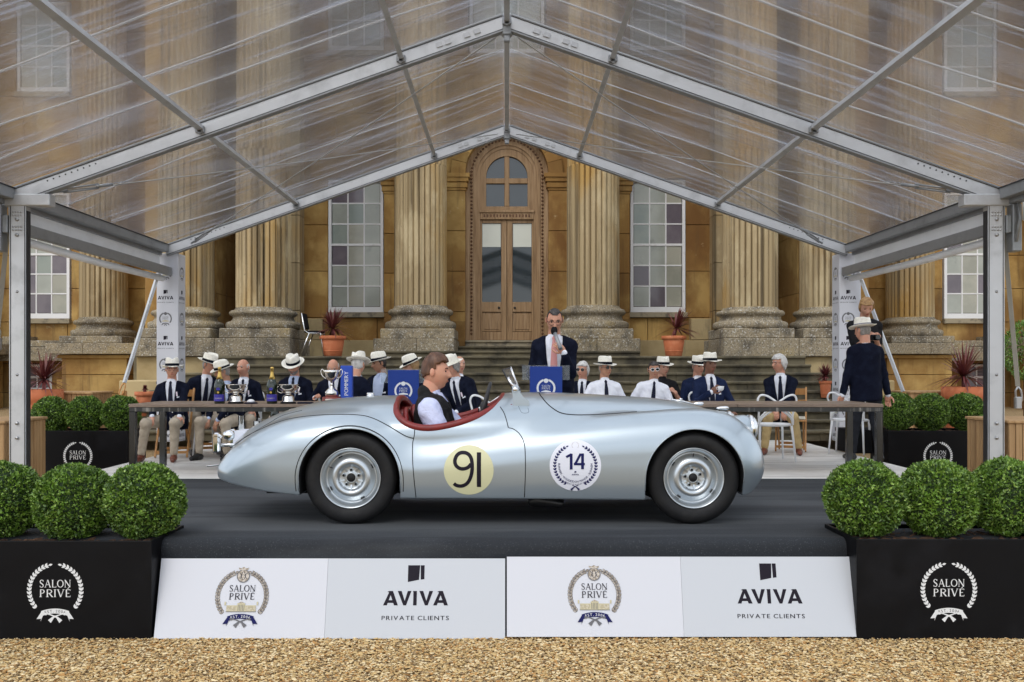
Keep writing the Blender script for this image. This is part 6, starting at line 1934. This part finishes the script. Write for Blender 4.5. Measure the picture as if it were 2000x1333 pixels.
    V_, Q_ = F1.mesh(); 
    shirt_o = np_mesh('t_shirt' if outfit == 'tshirt' else 'shirt', V_, Q_, M['blackfab' if outfit == 'tshirt' else shirtm], e)
    def tp(a, c, d): return pel + sx * a + up * c + fr * d     # torso space -> local
    def front(c, a=0):
        b = np.interp(c, [-.14, 0, .14, .28, .40, .46, .50, .54], [.115, .118, .112, .122, .112, .092, .072, .05]) + gw['shirt'] + belly * math.exp(-((c - .12) / .13) ** 2)
        aw = float(np.interp(c, [0, .14, .28, .4, .46, .5], [.17, .155, .168, .178, .155, .105])) + gw['shirt']
        return float(b) * math.sqrt(max(0.05, 1 - min(.9, (a / aw) ** 2)))
    if tie:
        mb5 = MB(); rows = [(.512, .014, .006), (.495, .020, .010), (.47, .014, .008), (.40, .024, .008), (.25, .032, .008), (.10, .038, .007), (.05, .039, .007), (.0, .002, .006)]
        if not seated: rows = [(a, b * 1.05, c) for a, b, c in rows]
        vs = []
        for c, hw_, o in rows:
            d = front(c) + o
            if c > .5: d = .078
            for a in (-hw_, 0, hw_): vs.append(tp(a, c, d + (.004 if a == 0 else 0)))
        n = len(rows)
        MB().add(vs, [(3 * i + j, 3 * i + j + 1, 3 * i + j + 4, 3 * i + j + 3) for i in range(n - 1) for j in range(2)]).build('tie', M[tie], e, world=False, recalc=False)
    if outfit != 'tshirt':
        mb6 = MB()
        for q in (-1, 1):
            P6 = [tp(q * .006, .520, .080), tp(q * .058, .530, .045), tp(q * .058, .478, front(.478, .05) + .012), tp(q * .036, .448, front(.448) + .012)]
            P7 = [p - fr * .004 for p in P6]; mb6.add(P6 + P7, [(0, 1, 2, 3), (7, 6, 5, 4), (0, 4, 5, 1), (1, 5, 6, 2), (2, 6, 7, 3), (3, 7, 4, 0)])
        mb6.build('shirt_collar', M[shirtm], e, world=False)
    # jacket or gilet
    if outfit in ('blazer', 'vest'):
        F2 = Field(lo, hi, h); u, v, w = F2.torso(T, gw['jacket'], belly, w0=-.20 if not seated else -.16, flare=.006)
        for q in (-1, 1):
            F2.cone(shj[q] - sx * q * .08 + up * .022, shj[q] + up * .0, .056, .058 if outfit == 'blazer' else .048, .05)
            if outfit == 'blazer':
                F2.cone(shj[q], el[q], .060, .052, .02); F2.cone(el[q], tgt[q] - (tgt[q] - el[q]).normalized() * .03, .052, .040, .015)
        if seated and outfit == 'blazer':
            for q in (-1, 1): F2.cone(pel + Vector((q * .12, -.04, -.02)), pel + Vector((q * .17, -.16, -.05)), .085, .05, .03)
        if outfit == 'vest': F2.cone(nb - up * .01 - fr * .02, nb + up * .03 - fr * .03, .074, .068, .02)
        w0, wt, wb = open_; wb *= .55
        wid = np.interp(w, [w0 - .12, w0, .30, .47, .60], [wb, wb if wb else .0, (wb + wt) * .55 + .008, wt, wt * .9])
        cut = np.maximum(np.abs(u) - wid, np.maximum(-v + .0, (w0 - .01 - w) if not wb else -9))
        lap = np.clip(1 - np.abs(np.abs(u) - wid - .028) / .026, 0, 1) * (v > 0) * ((w > w0 + .02) & (w < .50))
        f2 = F2.f - (.008 * lap).astype(np.float32)
        g = F2.ax; fx = g[0][:, None, None], g[1][None, :, None], g[2][None, None, :]
        f2 = f2 + (.004 * np.sin(fx[0] * 34 + fx[2] * 26) * np.sin(fx[1] * 40 - fx[2] * 22 + 1)).astype(np.float32)
        F2.f = np.maximum(f2, -cut.astype(np.float32))
        V_, Q_ = F2.mesh(); np_mesh('jacket' if outfit == 'blazer' else 'gilet', V_, Q_, M[jmat or ('navy' if outfit == 'blazer' else 'vest')], e)
        if badge:
            MB().add([tp(.075, .36, front(.36, .075) + .035), tp(.095, .36, front(.36, .09) + .033), tp(.100, .30, front(.30, .095) + .036), tp(.080, .30, front(.30, .08) + .038)], [(0, 1, 2, 3)]).build('lapel_badge', M['badge'], e, world=False, recalc=False)
        if outfit == 'blazer':
            mbp = MB(); mbp.add([tp(.085, .275, front(.275, .085) + .034), tp(.125, .28, front(.28, .12) + .03), tp(.118, .302, front(.30, .12) + .03), tp(.10, .29, front(.29, .1) + .033), tp(.09, .303, front(.30, .09) + .034)], [(0, 1, 2, 3, 4)]); mbp.build('pocket_square', M['shirt'], e, world=False, recalc=False)
            for c in (.08, .0):
                o = tp(.028, c, front(c) + .036)
                MB().lathe([(0, -.004), (.008, -.003), (.009, 0)], o, 8, axis='y').build('button', M['shoeblack' if tie == 'pinktie' else 'chrome'], e, world=False)
    if legs:
        allp = list(hip.values()) + list(kn.values()) + list(ft.values())
        F3 = Field([min(p[i] for p in allp) - .16 for i in range(3)], [max(p[i] for p in allp) + .14 for i in range(3)], .0135)
        for q in (-1, 1):
            F3.cone(hip[q] + Vector((0, .02, .0)), kn[q], .098, .070, .03); F3.cone(kn[q], ft[q] + (kn[q] - ft[q]).normalized() * .03, .070, .050, .03)
        F3.cone(hip[-1] + Vector((0, .02, .02)), hip[1] + Vector((0, .02, .02)), .10, .10, .03)
        g = F3.ax; fx = g[0][:, None, None], g[1][None, :, None], g[2][None, None, :]
        F3.f = F3.f + (.004 * np.sin(fx[2] * 60 + fx[0] * 20) * np.sin(fx[1] * 45 + fx[0] * 30)).astype(np.float32)
        V_, Q_ = F3.mesh(); np_mesh('trousers', V_, Q_, M[trouser], e)
        for q in (-1, 1):
            a = ft[q]; d = Vector((q * .12, -1, 0)).normalized() if hdir is None else Vector(hdir)
            F4 = Field([a[i] - .25 if i < 2 else a[2] - .10 for i in range(3)], [a[i] + .25 if i < 2 else a[2] + .08 for i in range(3)], .010)
            heel = a + Vector((0, 0, -.045)) - d * .035; toe = a + d * .16 + Vector((0, 0, -.055))
            F4.cone(heel, a + d * .06 + Vector((0, 0, -.04)), .038, .040, .02); F4.cone(a + d * .06 + Vector((0, 0, -.04)), toe, .040, .030, .02); F4.cone(a, a - Vector((0, 0, .03)), .040, .042, .02)
            gz = F4.ax[2][None, None, :]; F4.f = np.maximum(F4.f, (a.z - .082) - gz).astype(np.float32)
            V_, Q_ = F4.mesh(); np_mesh('shoe', V_, Q_, M[shoe], e)
            if sock: MB().tube([a, a + (kn[q] - a).normalized() * .09], [.043, .046], 12).build('sock', M[sock], e, world=False)
    if hat: hat_into(e, Hm, hc, **hat)
    e['_hc'] = 0; del e['_hc']
    return e, dict(hc=hc, tgt=tgt, sc=sc, loc=loc, Rz=Rz)
def wpt(info, p): return info['loc'] + info['Rz'] @ (Vector(p) * info['sc'])

G1 = 'judges and guests seated behind the table'
H_ = dict(tiltx=.06)
person('man in panama hat, glasses and red brown shoes seated furthest left at the table', 336, 723, 12.4, rot=.12, head=(.25, .0, .05), lean=(-.05, -.05), skin='skin', glasses='spec', hat=dict(tiltx=-.02, rollx=-.06), hair=('bald', 'h_white'), shoe='shoebrown', open_=(-.05, .070, .025), badge=True, group=G1,
       wr=(-.20, -.36, .60), wl=(.16, -.38, .60), feet={-1: (-.34, -.36, .085), 1: (.10, -.44, .085)}, knees={-1: (-.26, -.44, .51), 1: (.12, -.46, .51)})
person('man in panama hat leaning towards his neighbour, white shirt showing, behind the first bottle', 409, 714, 13.15, rot=.45, head=(.75, .25, 0), lean=(.22, .10), hat=dict(tiltx=.02), hair=('bald', 'h_grey'), open_=(.0, .075, .025), group=G1)
person('man in panama hat turned away with one hand on his knee beside the bottle', 435, 727, 12.5, rot=-.25, head=(-.85, .22, 0), lean=(.22, -.02), hat=dict(tiltx=.08, rollx=.08), hair=('short', 'h_grey'), skin='skin_tan', open_=(-.05, .08, .05), shirtm='bluesh', group=G1,
       wr=(-.12, -.40, .56), wl=(.05, -.44, .545), hand_l=(Vector((-.3, -.25, -.9)), Vector((0, .9, -.2)), .4), feet={-1: (-.20, -.50, .085), 1: (.22, -.48, .085)}, knees={-1: (-.19, -.50, .52), 1: (.19, -.48, .50)})
person('laughing bald man in navy blazer between the two silver bowls', 475, 719, 13.0, rot=.1, head=(-.45, .12, .05), lean=(.05, .02), hair=('bald', 'h_white'), skin='skin', belly=.06, open_=(.02, .07, .015), badge=True, group=G1)
person('bearded man in panama hat looking down behind the second silver bowl', 573, 716, 13.0, rot=-.05, head=(-.05, .38, 0), lean=(.05, 0), hat=dict(tiltx=.05), hair=('short', 'h_grey'), beard=True, shirtm='bluesh', badge=True, belly=.05, group=G1, open_=(.06, .07, 0.0))
person('bald man bowed over spectacles in his hand behind the two handled cup', 651, 719, 12.9, rot=.0, head=(.0, .42, 0), lean=(.10, 0), hair=('bald', 'h_white'), open_=(.0, .068, .022), group=G1, wr=(-.22, -.30, .80), hand_r=(Vector((.3, -.6, .3)), Vector((.4, .2, -.8)), 1.0))
person('man in tilted panama hat seen from behind next to the blue gift box', 700, 713, 12.5, rot=2.5, head=(.25, .12, 0), lean=(.10, .02), hat=dict(tiltx=.12, rollx=.10), hair=('short', 'h_white'), belly=.04, group=G1)
person('dark haired man in panama hat facing left beside the left blue lectern', 741, 711, 13.2, rot=-.35, head=(-.75, .18, 0), lean=(.05, .05), hat=dict(tiltx=.0), hair=('short', 'h_dark'), skin='skin_tan', shirtm='bluesh', open_=(-.05, .09, .06), tie=None, group=G1)
person('person in cream hat mostly hidden behind the left blue lectern', 803, 716, 13.0, rot=-.9, head=(-.3, .15, 0), hat=dict(tiltx=.25, band='hatband', rollx=.0), hair=('full', 'h_blond'), skin='skin_pale', group=G1, tie=None)
ob11, i11 = person('guest in plain cream hat leaning forward with clasped hands behind the steering wheel', 882, 718, 12.45, rot=-.35, head=(-.55, .32, 0), lean=(.32, -.16), hat=dict(tiltx=.0, band='straw'), hair=('full', 'h_grey'), skin='skin', badge=True, open_=(-.02, .068, .022), group=G1,
       wr=(-.03, -.46, .60), wl=(.05, -.46, .61), hand_l=(Vector((-.8, -.4, -.1)), Vector((0, .2, -1)), .6), hand_r=(Vector((.8, -.4, -.1)), Vector((0, .2, -1)), .6))
person('bald man almost hidden behind the guest in the plain cream hat', 897, 713, 13.5, rot=.2, head=(.3, 0, 0), hair=('bald', 'h_white'), skin='skin_pale', group=G1)
person('white haired man in sunglasses and dark blazer just right of the presenter', 1138, 724, 13.0, rot=-.2, head=(-.25, .0, .05), hair=('full', 'h_white'), glasses='sun', group=G1, badge=True)
person('man in white shirt, navy tie, sunglasses and panama hat', 1182, 720, 12.5, rot=.12, head=(.45, .0, 0), outfit='shirt', lean=(.0, .0), hat=dict(tiltx=.0), hair=('bald', 'h_grey'), glasses='sun', skin='skin_tan', group=G1, belly=.04, wr=(-.25, -.22, .62), wl=(.25, -.22, .62))
person('hatless man in white shirt and round white framed sunglasses', 1277, 723, 12.6, rot=-.02, head=(.05, .05, -.06), outfit='shirt', lean=(.04, .10), hair=('short', 'h_dark'), glasses='round', skin='skin_tan', group=G1, wr=(-.24, -.22, .62), wl=(.22, -.26, .60))
person('woman in panama hat and black behind the man in round sunglasses', 1295, 719, 13.5, rot=.1, head=(.25, .05, 0), outfit='tshirt', hat=dict(tiltx=.0), hair=('full', 'h_brown'), skin='skin_pale', tie=None, group=G1, wr=(.05, -.22, .90), wl=(.10, -.18, .92))
person('person in panama hat half hidden behind the man with the cup', 1364, 717, 13.5, rot=.1, head=(.2, .1, 0), hat=dict(tiltx=.02, rollx=-.05), hair=('short', 'h_grey'), group=G1, jmat='navy2')
ob19, i19 = person('moustached man in panama hat and blue suit holding a white cup', 1387, 713, 12.7, rot=.05, head=(.15, .0, 0), hat=dict(tiltx=-.02), hair=('short', 'h_dark'), skin='skin_dark', jmat='navy2', badge=True, group=G1, belly=.05, open_=(.02, .068, .022),
       wr=(-.05, -.30, .87), wl=(.22, -.30, .62), hand_r=(Vector((.5, -.45, .5)), Vector((.6, .6, 0)), 1.0))
person('white haired man with glasses and tan trousers on a folding chair at the right', 1522, 711, 13.3, rot=-.32, head=(-.85, .05, 0), lean=(.10, -.02), hair=('full', 'h_white'), glasses='spec', skin='skin', trouser='tanchino', shoe='shoebrown', sock='socky', open_=(.02, .08, .02), group=G1,
       wr=(-.06, -.42, .60), wl=(.06, -.44, .60), feet={-1: (-.20, -.46, .085), 1: (.24, -.38, .085)}, knees={-1: (-.15, -.48, .51), 1: (.17, -.48, .50)})
person('standing man in panama hat and navy blazer seen from behind at the right', 1685, 647, 12.2, seated=False, rot=math.pi + .1, head=(.45, .10, 0), hat=dict(tiltx=.0, band='bluebandm'), hair=('bald', 'h_grey'), trouser='darktr', shoe='shoeblack', skin='skin', lean=(.04, .0), belly=.05,
       wr=(-.30, -.02, .78), wl=(.30, -.02, .78), feet={-1: (-.13, .10, .085), 1: (.12, -.12, .085)}, knees={-1: (-.12, .02, .50), 1: (.11, -.06, .50)})
bx_ = empty('standing_box', (5.05, 13.45, DECK), label='low black box the photographer stands on behind the man in navy', cat='box')
MB().box((4.75, 13.15, DECK + .004), (5.35, 13.75, DECK + .33), ch=.01).build('case', M['blackfab'], bx_)
ob22, i22 = person('young fair haired photographer in black t shirt looking down at his camera', 1692, 601, 13.35, seated=False, rot=.0, head=(-.15, .50, 0), outfit='tshirt', tie=None, hair=('full', 'h_blond'), skin='skin_pale', trouser='darktr', floor=DECK + .335,
       wr=(-.03, -.24, 1.18), wl=(.06, -.24, 1.19), hand_l=(Vector((-.7, -.4, .3)), Vector((0, .8, -.3)), .9), hand_r=(Vector((.7, -.4, .3)), Vector((0, .8, -.3)), .9))
c_ = wpt(i22, (.01, -.33, 1.18)); e = empty('camera_body', c_, label='small black camera held by the fair haired photographer', cat='camera')
MB().box((c_.x - .06, c_.y - .03, c_.z - .04), (c_.x + .06, c_.y + .03, c_.z + .04), ch=.01).build('body', M['blackfab'], e)
MB().lathe([(.03, -.09), (.034, -.08), (.034, 0)], (c_.x, c_.y - .03, c_.z), 16, axis='y').build('lens', M['lens'], e)
# the presenter
ob13, i13 = person('bearded presenter in navy suit, pink tie and glasses speaking into a microphone', 1083, 627, 9.85, seated=False, rot=-.08, head=(.08, .38, 0), tie='pinktie', hair=('crop', 'h_dark'), skin='skin', glasses='spec', trouser='darktr', jmat='navy', h=.010, beard=False, lean=(.05, 0), open_=(.02, .085, .055),
       wr=(-.20, -.27, 1.03), wl=(.10, -.27, 1.27), hand_r=(Vector((.55, -.5, .55)), Vector((.5, .3, -.6)), 1.25), hand_l=(Vector((-.45, -.25, .55)), Vector((-.4, .9, .2)), 1.15))
hcw = wpt(i13, i13['hc'] + Matrix.Rotation(.38, 3, 'X') @ Vector((0, -.125, -.065))); hd = wpt(i13, i13['tgt'][1] + Vector((-.035, -.045, .05)))
dm = (hd - hcw).normalized(); e = empty('microphone', hcw, label='grey microphone with black foam held by the presenter', cat='microphone')
MB().lathe([(0, -.04), (.028, -.03), (.036, 0), (.030, .03), (.018, .045)], hcw, 16).build('foam', M['blackfab'], e)
MB().tube([hcw + dm * .02, hcw + dm * .10, hcw + dm * .24], [.020, .018, .022], 12).build('handle', M['alu_dark'], e)
# the driver
obd, idr = person('driver with swept back brown hair in a black gilet and pale shirt', 850, 729, 7.56, seated=True, rot=math.pi / 2 - .06, head=(.0, .02, 0), outfit='vest', tie=None, hair=('swept', 'h_brown'), skin='skin', h=.0085, legs=True, trouser='darktr', shirtm='driversh', scale=1.10, lean=(-.10, 0), floor=DECK,
       wr=(-.20, -.30, .56), wl=(.16, -.42, .70), belly=.01, open_=(.10, .05, 0), feet={-1: (-.10, -.72, .36), 1: (.10, -.72, .36)}, knees={-1: (-.10, -.42, .66), 1: (.12, -.42, .66)})

# ------------------------------------------------------------------ chairs
def wood_chair(x, y, rz, lab, cushion=True):
    e = empty('folding_chair', (x, y, DECK + .004), rz, label=lab, cat='chair', group='wooden folding chairs')
    B = lambda nm, m, *bars: [b for b in [MB()] if [b.bar(*q) for q in bars]][0].build(nm, M[m], e, world=False)
    for s in (-1, 1):
        B('back_leg', 'beech', ((s * .20, -.22, .02), (s * .20, .24, .90), .022, .04)); B('front_leg', 'beech', ((s * .17, .24, .02), (s * .17, -.20, .46), .022, .04))
    B('rear_rail', 'beech', ((-.18, .23, .10), (.18, .23, .10), .02, .035)); B('front_rail', 'beech', ((-.2, -.20, .08), (.2, -.20, .08), .02, .035))
    B('back_rest', 'beech', ((-.2, .235, .84), (.2, .235, .84), .02, .09)); B('back_slat', 'beech', ((-.2, .20, .70), (.2, .20, .70), .02, .05))
    MB().box((-.2, -.22, .43), (.2, .20, .455), ch=.006).build('seat', M['beech'], e, world=False)
    if cushion: MB().box((-.195, -.215, .456), (.195, .195, .49), ch=.014).build('cushion', M['cream'], e, world=False)
    return e
def white_chair(x, y, rz, lab):
    e = empty('white_chair', (x, y, DECK + .004), rz, label=lab, cat='chair', group='white curved back chairs')
    for s in (-1, 1):
        MB().tube([(s * .21, -.20, .46), (s * .235, -.24, .01)], [.016, .012], 8).build('leg', M['whiteplastic'], e, world=False)
        MB().tube([(s * .20, .18, .46), (s * .23, .25, .01)], [.016, .012], 8).build('leg', M['whiteplastic'], e, world=False)
    pts = [(.20 * math.cos(a) + .03 * math.cos(a), .0 + .21 * math.sin(a), .465) for a in np.linspace(0, 2 * math.pi, 25)[:-1]]
    mb = MB(); mb.tube(pts, .016, 8, closed=True); mb.lathe([(0, .470), (.15, .472), (.225, .468), (.228, .456), (.15, .452), (0, .45)], (0, 0, 0), 24, sy=.92); mb.build('seat', M['whiteplastic'], e, world=False)
    c1 = catmull([(-.22, .17, .47), (-.235, .21, .60), (-.21, .235, .72), (-.10, .25, .66 + .06), (.02, .255, .80), (.14, .25, .845), (.225, .235, .81), (.235, .225, .74), (.18, .235, .66), (.05, .25, .575), (-.1, .245, .50)], 5)
    for s in (1, -1):
        pts = catmull([(s * -.215, .18, .47), (s * -.20, .20, .56), (s * -.10, .235, .67), (s * .02, .25, .76), (s * .13, .25, .83), (s * .21, .24, .84), (s * .245, .23, .78), (s * .225, .21, .68), (s * .215, .18, .58), (s * .215, .18, .47)], 6)
        MB().tube([Vector(p) + Vector((0, .004 * s, 0)) for p in pts], .013, 8).build('back_loop', M['whiteplastic'], e, world=False)
    pts = catmull([(-.215, .18, .47), (-.17, .21, .57), (0, .24, .665), (.17, .21, .57), (.215, .18, .47)], 6)
    MB().tube(pts, .013, 8).build('back_loop', M['whiteplastic'], e, world=False)
    return e
def at(px, D): return (px - 990) * D / F
wood_chair(at(338, 12.55), 12.62, .12, 'wooden folding chair with cream cushion under the man furthest left')
wood_chair(at(398, 13.3), 13.3, .45, 'wooden folding chair behind the first champagne bottle')
white_chair(at(427, 12.75), 12.75, -.25, 'white chair under the man with one hand on his knee')
white_chair(at(1506, 12.05), 12.05, math.pi + .05, 'empty white curved back chair right of the car nose, its back to us')
wood_chair(at(1545, 13.5), 13.5, -.32, 'wooden folding chair under the white haired man in tan trousers')
white_chair(at(1660, 13.1), 13.1, 2.6, 'white chair beside the right banner box behind the standing man')
white_chair(at(958, 11.95), 11.95, math.pi, 'white curved back chair seen above the red cockpit trim')
for k, (x, D, r, lab) in enumerate(((475, 13.2, .1, 'white chair under the laughing bald man'), (573, 13.2, 0, 'white chair under the bearded man in the hat'), (651, 13.1, 0, 'white chair under the bald man with spectacles'),
    (1182, 12.7, .1, 'white chair under the man in white shirt and sunglasses'), (1277, 12.8, 0, 'white chair under the man with round sunglasses'), (1387, 12.9, 0, 'white chair under the man holding the cup'))):
    white_chair(at(x, D), D, r, lab)
# black stacking chair on the landing
e = empty('stacking_chair', (at(612, 18.75), 18.75, ZL), 0, label='black and chrome stacking chair on the landing left of the potted cordyline', cat='chair')
x0, y0 = e.location.x, e.location.y
for s in (-1, 1):
    yy = y0 + s * .20
    MB().tube([(x0 - .19, yy, ZL + .84), (x0 - .13, yy, ZL + .50), (x0 - .06, yy, ZL + .45), (x0 + .18, yy, ZL + .45), (x0 + .24, yy, ZL)], .012, 8).tube([(x0 - .04, yy, ZL + .45), (x0 - .22, yy, ZL)], .012, 8).build('side_frame', M['chrome'], e)
MB().box((x0 - .14, y0 - .2, ZL + .46), (x0 + .20, y0 + .2, ZL + .50), ch=.015).build('seat', M['blackfab'], e)
MB().prism([(x0 - .205, ZL + .82), (x0 - .165, ZL + .84), (x0 - .115, ZL + .55), (x0 - .145, ZL + .53)], y0 - .19, y0 + .19, lambda u, v, h: (u, h, v)).build('backrest', M['blackfab'], e)

# ------------------------------------------------------------------ lecterns with blue boards
def lectern(px, D, lab, top=714, y=True):
    x = at(px, D); e = empty('lectern', (x, D, DECK), label=lab, cat='lectern', group='acrylic lecterns with blue boards')
    zt = CAMZ - (top - 720) * D / F
    MB().box((x - .16, D - .055, DECK + .05), (x + .16, D - .045, zt - .012), ch=.002).build('blue_board', M['boardblue'], e)
    MB().box((x - .235, D - .02, zt - .145), (x + .235, D + .28, zt - .139)).build('acrylic_shelf', M['acrylic'], e)
    MB().box((x - .235, D - .035, zt - .14), (x + .235, D - .025, zt - .0), ch=.002).build('acrylic_lip', M['acrylic'], e)
    MB().box((x - .10, D + .06, DECK + .004), (x + .10, D + .1, zt - .1), ch=.004).build('stem', M['blackfab'], e)
    MB().box((x - .2, D - .05, DECK + .004), (x + .2, D + .3, DECK + .03), ch=.005).build('base', M['blackfab'], e)
    pr = Print((x, D - .0552, zt - .225)); pr.emblem_small(0, 0, .083, 'printwhite'); pr.build('printed_emblem', e)
    return e
def clear_sheet(name):
    m = bpy.data.materials.new(name); m.use_nodes = True; N = m.node_tree.nodes; L = m.node_tree.links; N.clear()
    o = N.new('ShaderNodeOutputMaterial'); t = N.new('ShaderNodeBsdfTransparent'); t.inputs[0].default_value = (.9, .93, .94, 1)
    d = N.new('ShaderNodeBsdfDiffuse'); d.inputs[0].default_value = (.7, .73, .76, 1); x = N.new('ShaderNodeMixShader'); x.inputs[0].default_value = .10
    L.new(t.outputs[0], x.inputs[1]); L.new(d.outputs[0], x.inputs[2]); L.new(x.outputs[0], o.inputs[0]); return m
M['acrylic'] = clear_sheet('clear_acrylic')
lectern(1066, 9.45, 'blue fronted lectern with clear top in front of the presenter')
lectern(789, 9.9, 'blue fronted lectern with clear top behind the driver', top=721)

# ------------------------------------------------------------------ things on the table
M['bottleglass'] = pmat('dark_green_bottle', (.008, .018, .008), rough=.08, spec=.8)
M['goldfoil'] = pmat('gold_foil', (.62, .42, .12), rough=.3, metal=.85)
M['purplelab'] = pmat('purple_blue_label', (.035, .025, .30), rough=.5)
M['woodbase'] = pmat('red_wood_base', (.20, .03, .02), rough=.4)
def bottle(px, D, lab, k=1.0, z=None):
    x = at(px, D); z = TZ if z is None else z; e = empty('champagne_bottle', (x, D, z), label=lab, cat='bottle', group='champagne bottles')
    MB().lathe([(.050, 0), (.058, .006), (.059, .20), (.056, .225), (.042, .262), (.026, .295)], (x, D, z), 28).build('bottle_glass', M['bottleglass'], e)
    MB().lathe([(.036, .275), (.024, .31), (.0175, .345), (.0165, .385), (.020, .388), (.020, .398), (.018, .41), (0, .413)], (x, D, z), 24).build('foil', M['goldfoil'], e)
    def fn(u, v, h): a = u / .0605; return Vector((x + math.sin(a) * (.0600 + h), D - math.cos(a) * (.0600 + h), z + v))
    pr = Print((0, 0, 0), fn=fn); 
    for a, b, m in ((.030, .105, 'purplelab'),):
        n = 10; pts = [(-.075 + .15 * i / n, a) for i in range(n + 1)] + [(-.075 + .15 * i / n, b) for i in range(n + 1)]
        pr.poly(pts, m, [(i, i + 1, n + 2 + i, n + 1 + i) for i in range(n)])
    pr.disc(0, .165, .022, 'purplelab', 14, ry=.016); pr.text('POMMERY', 0, .062, .020, 'printgold', track=.05, width=.085); pr.disc(0, .128, .012, 'goldfoil', 10)
    pr.build('label', e)
    return e
bottle(429, 10.68, 'magnum of champagne with gold foil left of the left silver bowl')
bottle(531.5, 10.68, 'magnum of champagne with gold foil left of the right silver bowl')
def bowl(px, D, lab):
    x = at(px, D); z = TZ; e = empty('silver_bowl', (x, D, z), label=lab, cat='trophy', group='silver bowl trophies')
    MB().lathe([(.085, 0), (.088, .004), (.085, .018), (.080, .02)], (x, D, z), 32).build('plinth', M['blackpaint'], e)
    MB().lathe([(.072, .02), (.074, .028), (.066, .032), (.064, .075), (.052, .09), (.030, .100), (.026, .112), (.036, .118), (.06, .128), (.092, .155), (.106, .185), (.110, .205), (.118, .214), (.116, .217), (.106, .21), (.09, .165), (.05, .14), (0, .135)], (x, D, z), 40).build('bowl', M['silverware'], e)
    for s in (-1, 1): MB().tube([(x + s * .106, D, z + .195), (x + s * .128, D, z + .18), (x + s * .120, D, z + .135), (x + s * .085, D, z + .118), (x + s * .06, D, z + .125)], .006, 8).build('handle', M['silverware'], e)
bowl(460.5, 10.68, 'left silver bowl trophy between the two champagne bottles'); bowl(563, 10.68, 'right silver bowl trophy right of both champagne bottles')
x, D = at(648, 10.75), 10.75; e = empty('silver_cup', (x, D, TZ), label='tall two handled silver cup on a red wooden base', cat='trophy')
MB().lathe([(.105, 0), (.108, .01), (.105, .07), (.09, .075)], (x, D, TZ), 32).build('wooden_base', M['woodbase'], e)
MB().box((x - .055, D - .112, TZ + .018), (x + .055, D - .100, TZ + .055), ch=.003).build('plate', M['silverware'], e)
MB().lathe([(.072, .075), (.074, .13), (.060, .15), (.022, .18), (.014, .20), (.020, .21), (.013, .225), (.015, .245), (.045, .265), (.068, .30), (.078, .345), (.086, .375), (.082, .378), (.06, .31), (0, .27)], (x, D, TZ), 36).build('cup', M['silverware'], e)
for s in (-1, 1): MB().tube(catmull([(x + s * .078, D, TZ + .345), (x + s * .105, D, TZ + .385), (x + s * .122, D, TZ + .355), (x + s * .105, D, TZ + .31), (x + s * .06, D, TZ + .275)], 4), .006, 8).build('handle', M['silverware'], e)
x, D = at(677.5, 10.8), 10.8; e = empty('gift_box', (x, D, TZ), label='tall bright blue champagne gift box right of the two handled cup', cat='box')
M['giftblue'] = pmat('bright_blue_card', (.015, .07, .46), rough=.45)
MB().box((x - .064, D - .05, TZ), (x + .064, D + .05, TZ + .425), ch=.006).build('carton', M['giftblue'], e)
pr = Print((x, D - .05, TZ + .225), U=(0, 0, 1), V=(-1, 0, 0)); pr.text('POMMERY', 0, 0, .062, 'printwhite', track=.05, width=.27, bold=.002); pr.build('printed_lettering', e)
x, D = at(490, 10.66), 10.66; e = empty('engraved_dish', (x, D, TZ), label='small white domed dish on a navy base beside the left silver bowl', cat='dish')
MB().lathe([(.07, 0), (.075, .006), (.07, .016), (.05, .018)], (x, D, TZ), 24).build('base', M['tie'], e); MB().lathe([(.045, .018), (.04, .035), (.022, .048), (0, .052)], (x, D, TZ), 24).build('dome', M['whiteplastic'], e)
x, D = at(599, 10.66), 10.66; e = empty('nameplate', (x, D, TZ), label='low dark engraved nameplate beside the right silver bowl', cat='nameplate')
MB().box((x - .10, D - .03, TZ), (x + .07, D + .03, TZ + .02), ch=.004).build('plate', M['tie'], e)
# spectacles in the bowed man's hand are tiny; a cup for the man in blue
c_ = wpt(i19, i19['tgt'][-1] + Vector((.10, -.08, .045))); e = empty('tea_cup', c_, label='white tea cup held by the man in the blue suit', cat='cup')
MB().lathe([(.018, -.03), (.034, -.015), (.042, .03), (.040, .031), (.03, -.01), (0, -.02)], c_, 20).build('cup', M['whiteplastic'], e)
MB().tube([c_ + Vector((-.038, 0, .018)), c_ + Vector((-.06, 0, .012)), c_ + Vector((-.055, 0, -.008)), c_ + Vector((-.032, 0, -.012))], .004, 6).build('handle', M['whiteplastic'], e)
# low white side table with glassware behind the tail of the car
e = empty('side_table', (at(500, 12.0), 12.0, DECK), label='low white side table with glasses behind the tail of the car', cat='table')
x = e.location.x
MB().box((x - .36, 11.8, DECK + .36), (x + .36, 12.25, DECK + .385), ch=.005).build('table_top', M['whiteplastic'], e)
for a in (-.3, .3): MB().tube([(x + a, 12.0, DECK + .004), (x + a, 12.0, DECK + .36)], .018, 8).build('leg', M['whiteplastic'], e)
for k, (dx, lab) in enumerate(((-.17, 'clear drinking glass on the low side table, left one'), (.02, 'clear drinking glass on the low side table, middle one'), (.12, 'clear drinking glass on the low side table, right one'))):
    g = empty('drinking_glass', (x + dx, 11.95, DECK + .385), label=lab, cat='glass', group='drinking glasses on the side table')
    MB().lathe([(.030, 0), (.034, .01), (.040, .20 if k == 0 else .13), (.036, .20 if k == 0 else .13), (.030, .015), (0, .012)], (x + dx, 11.95, DECK + .386), 20).build('tumbler', M['glass'], g)
bottle(537, 12.0, 'small champagne bottle on the low side table behind the car tail', z=DECK + .386)
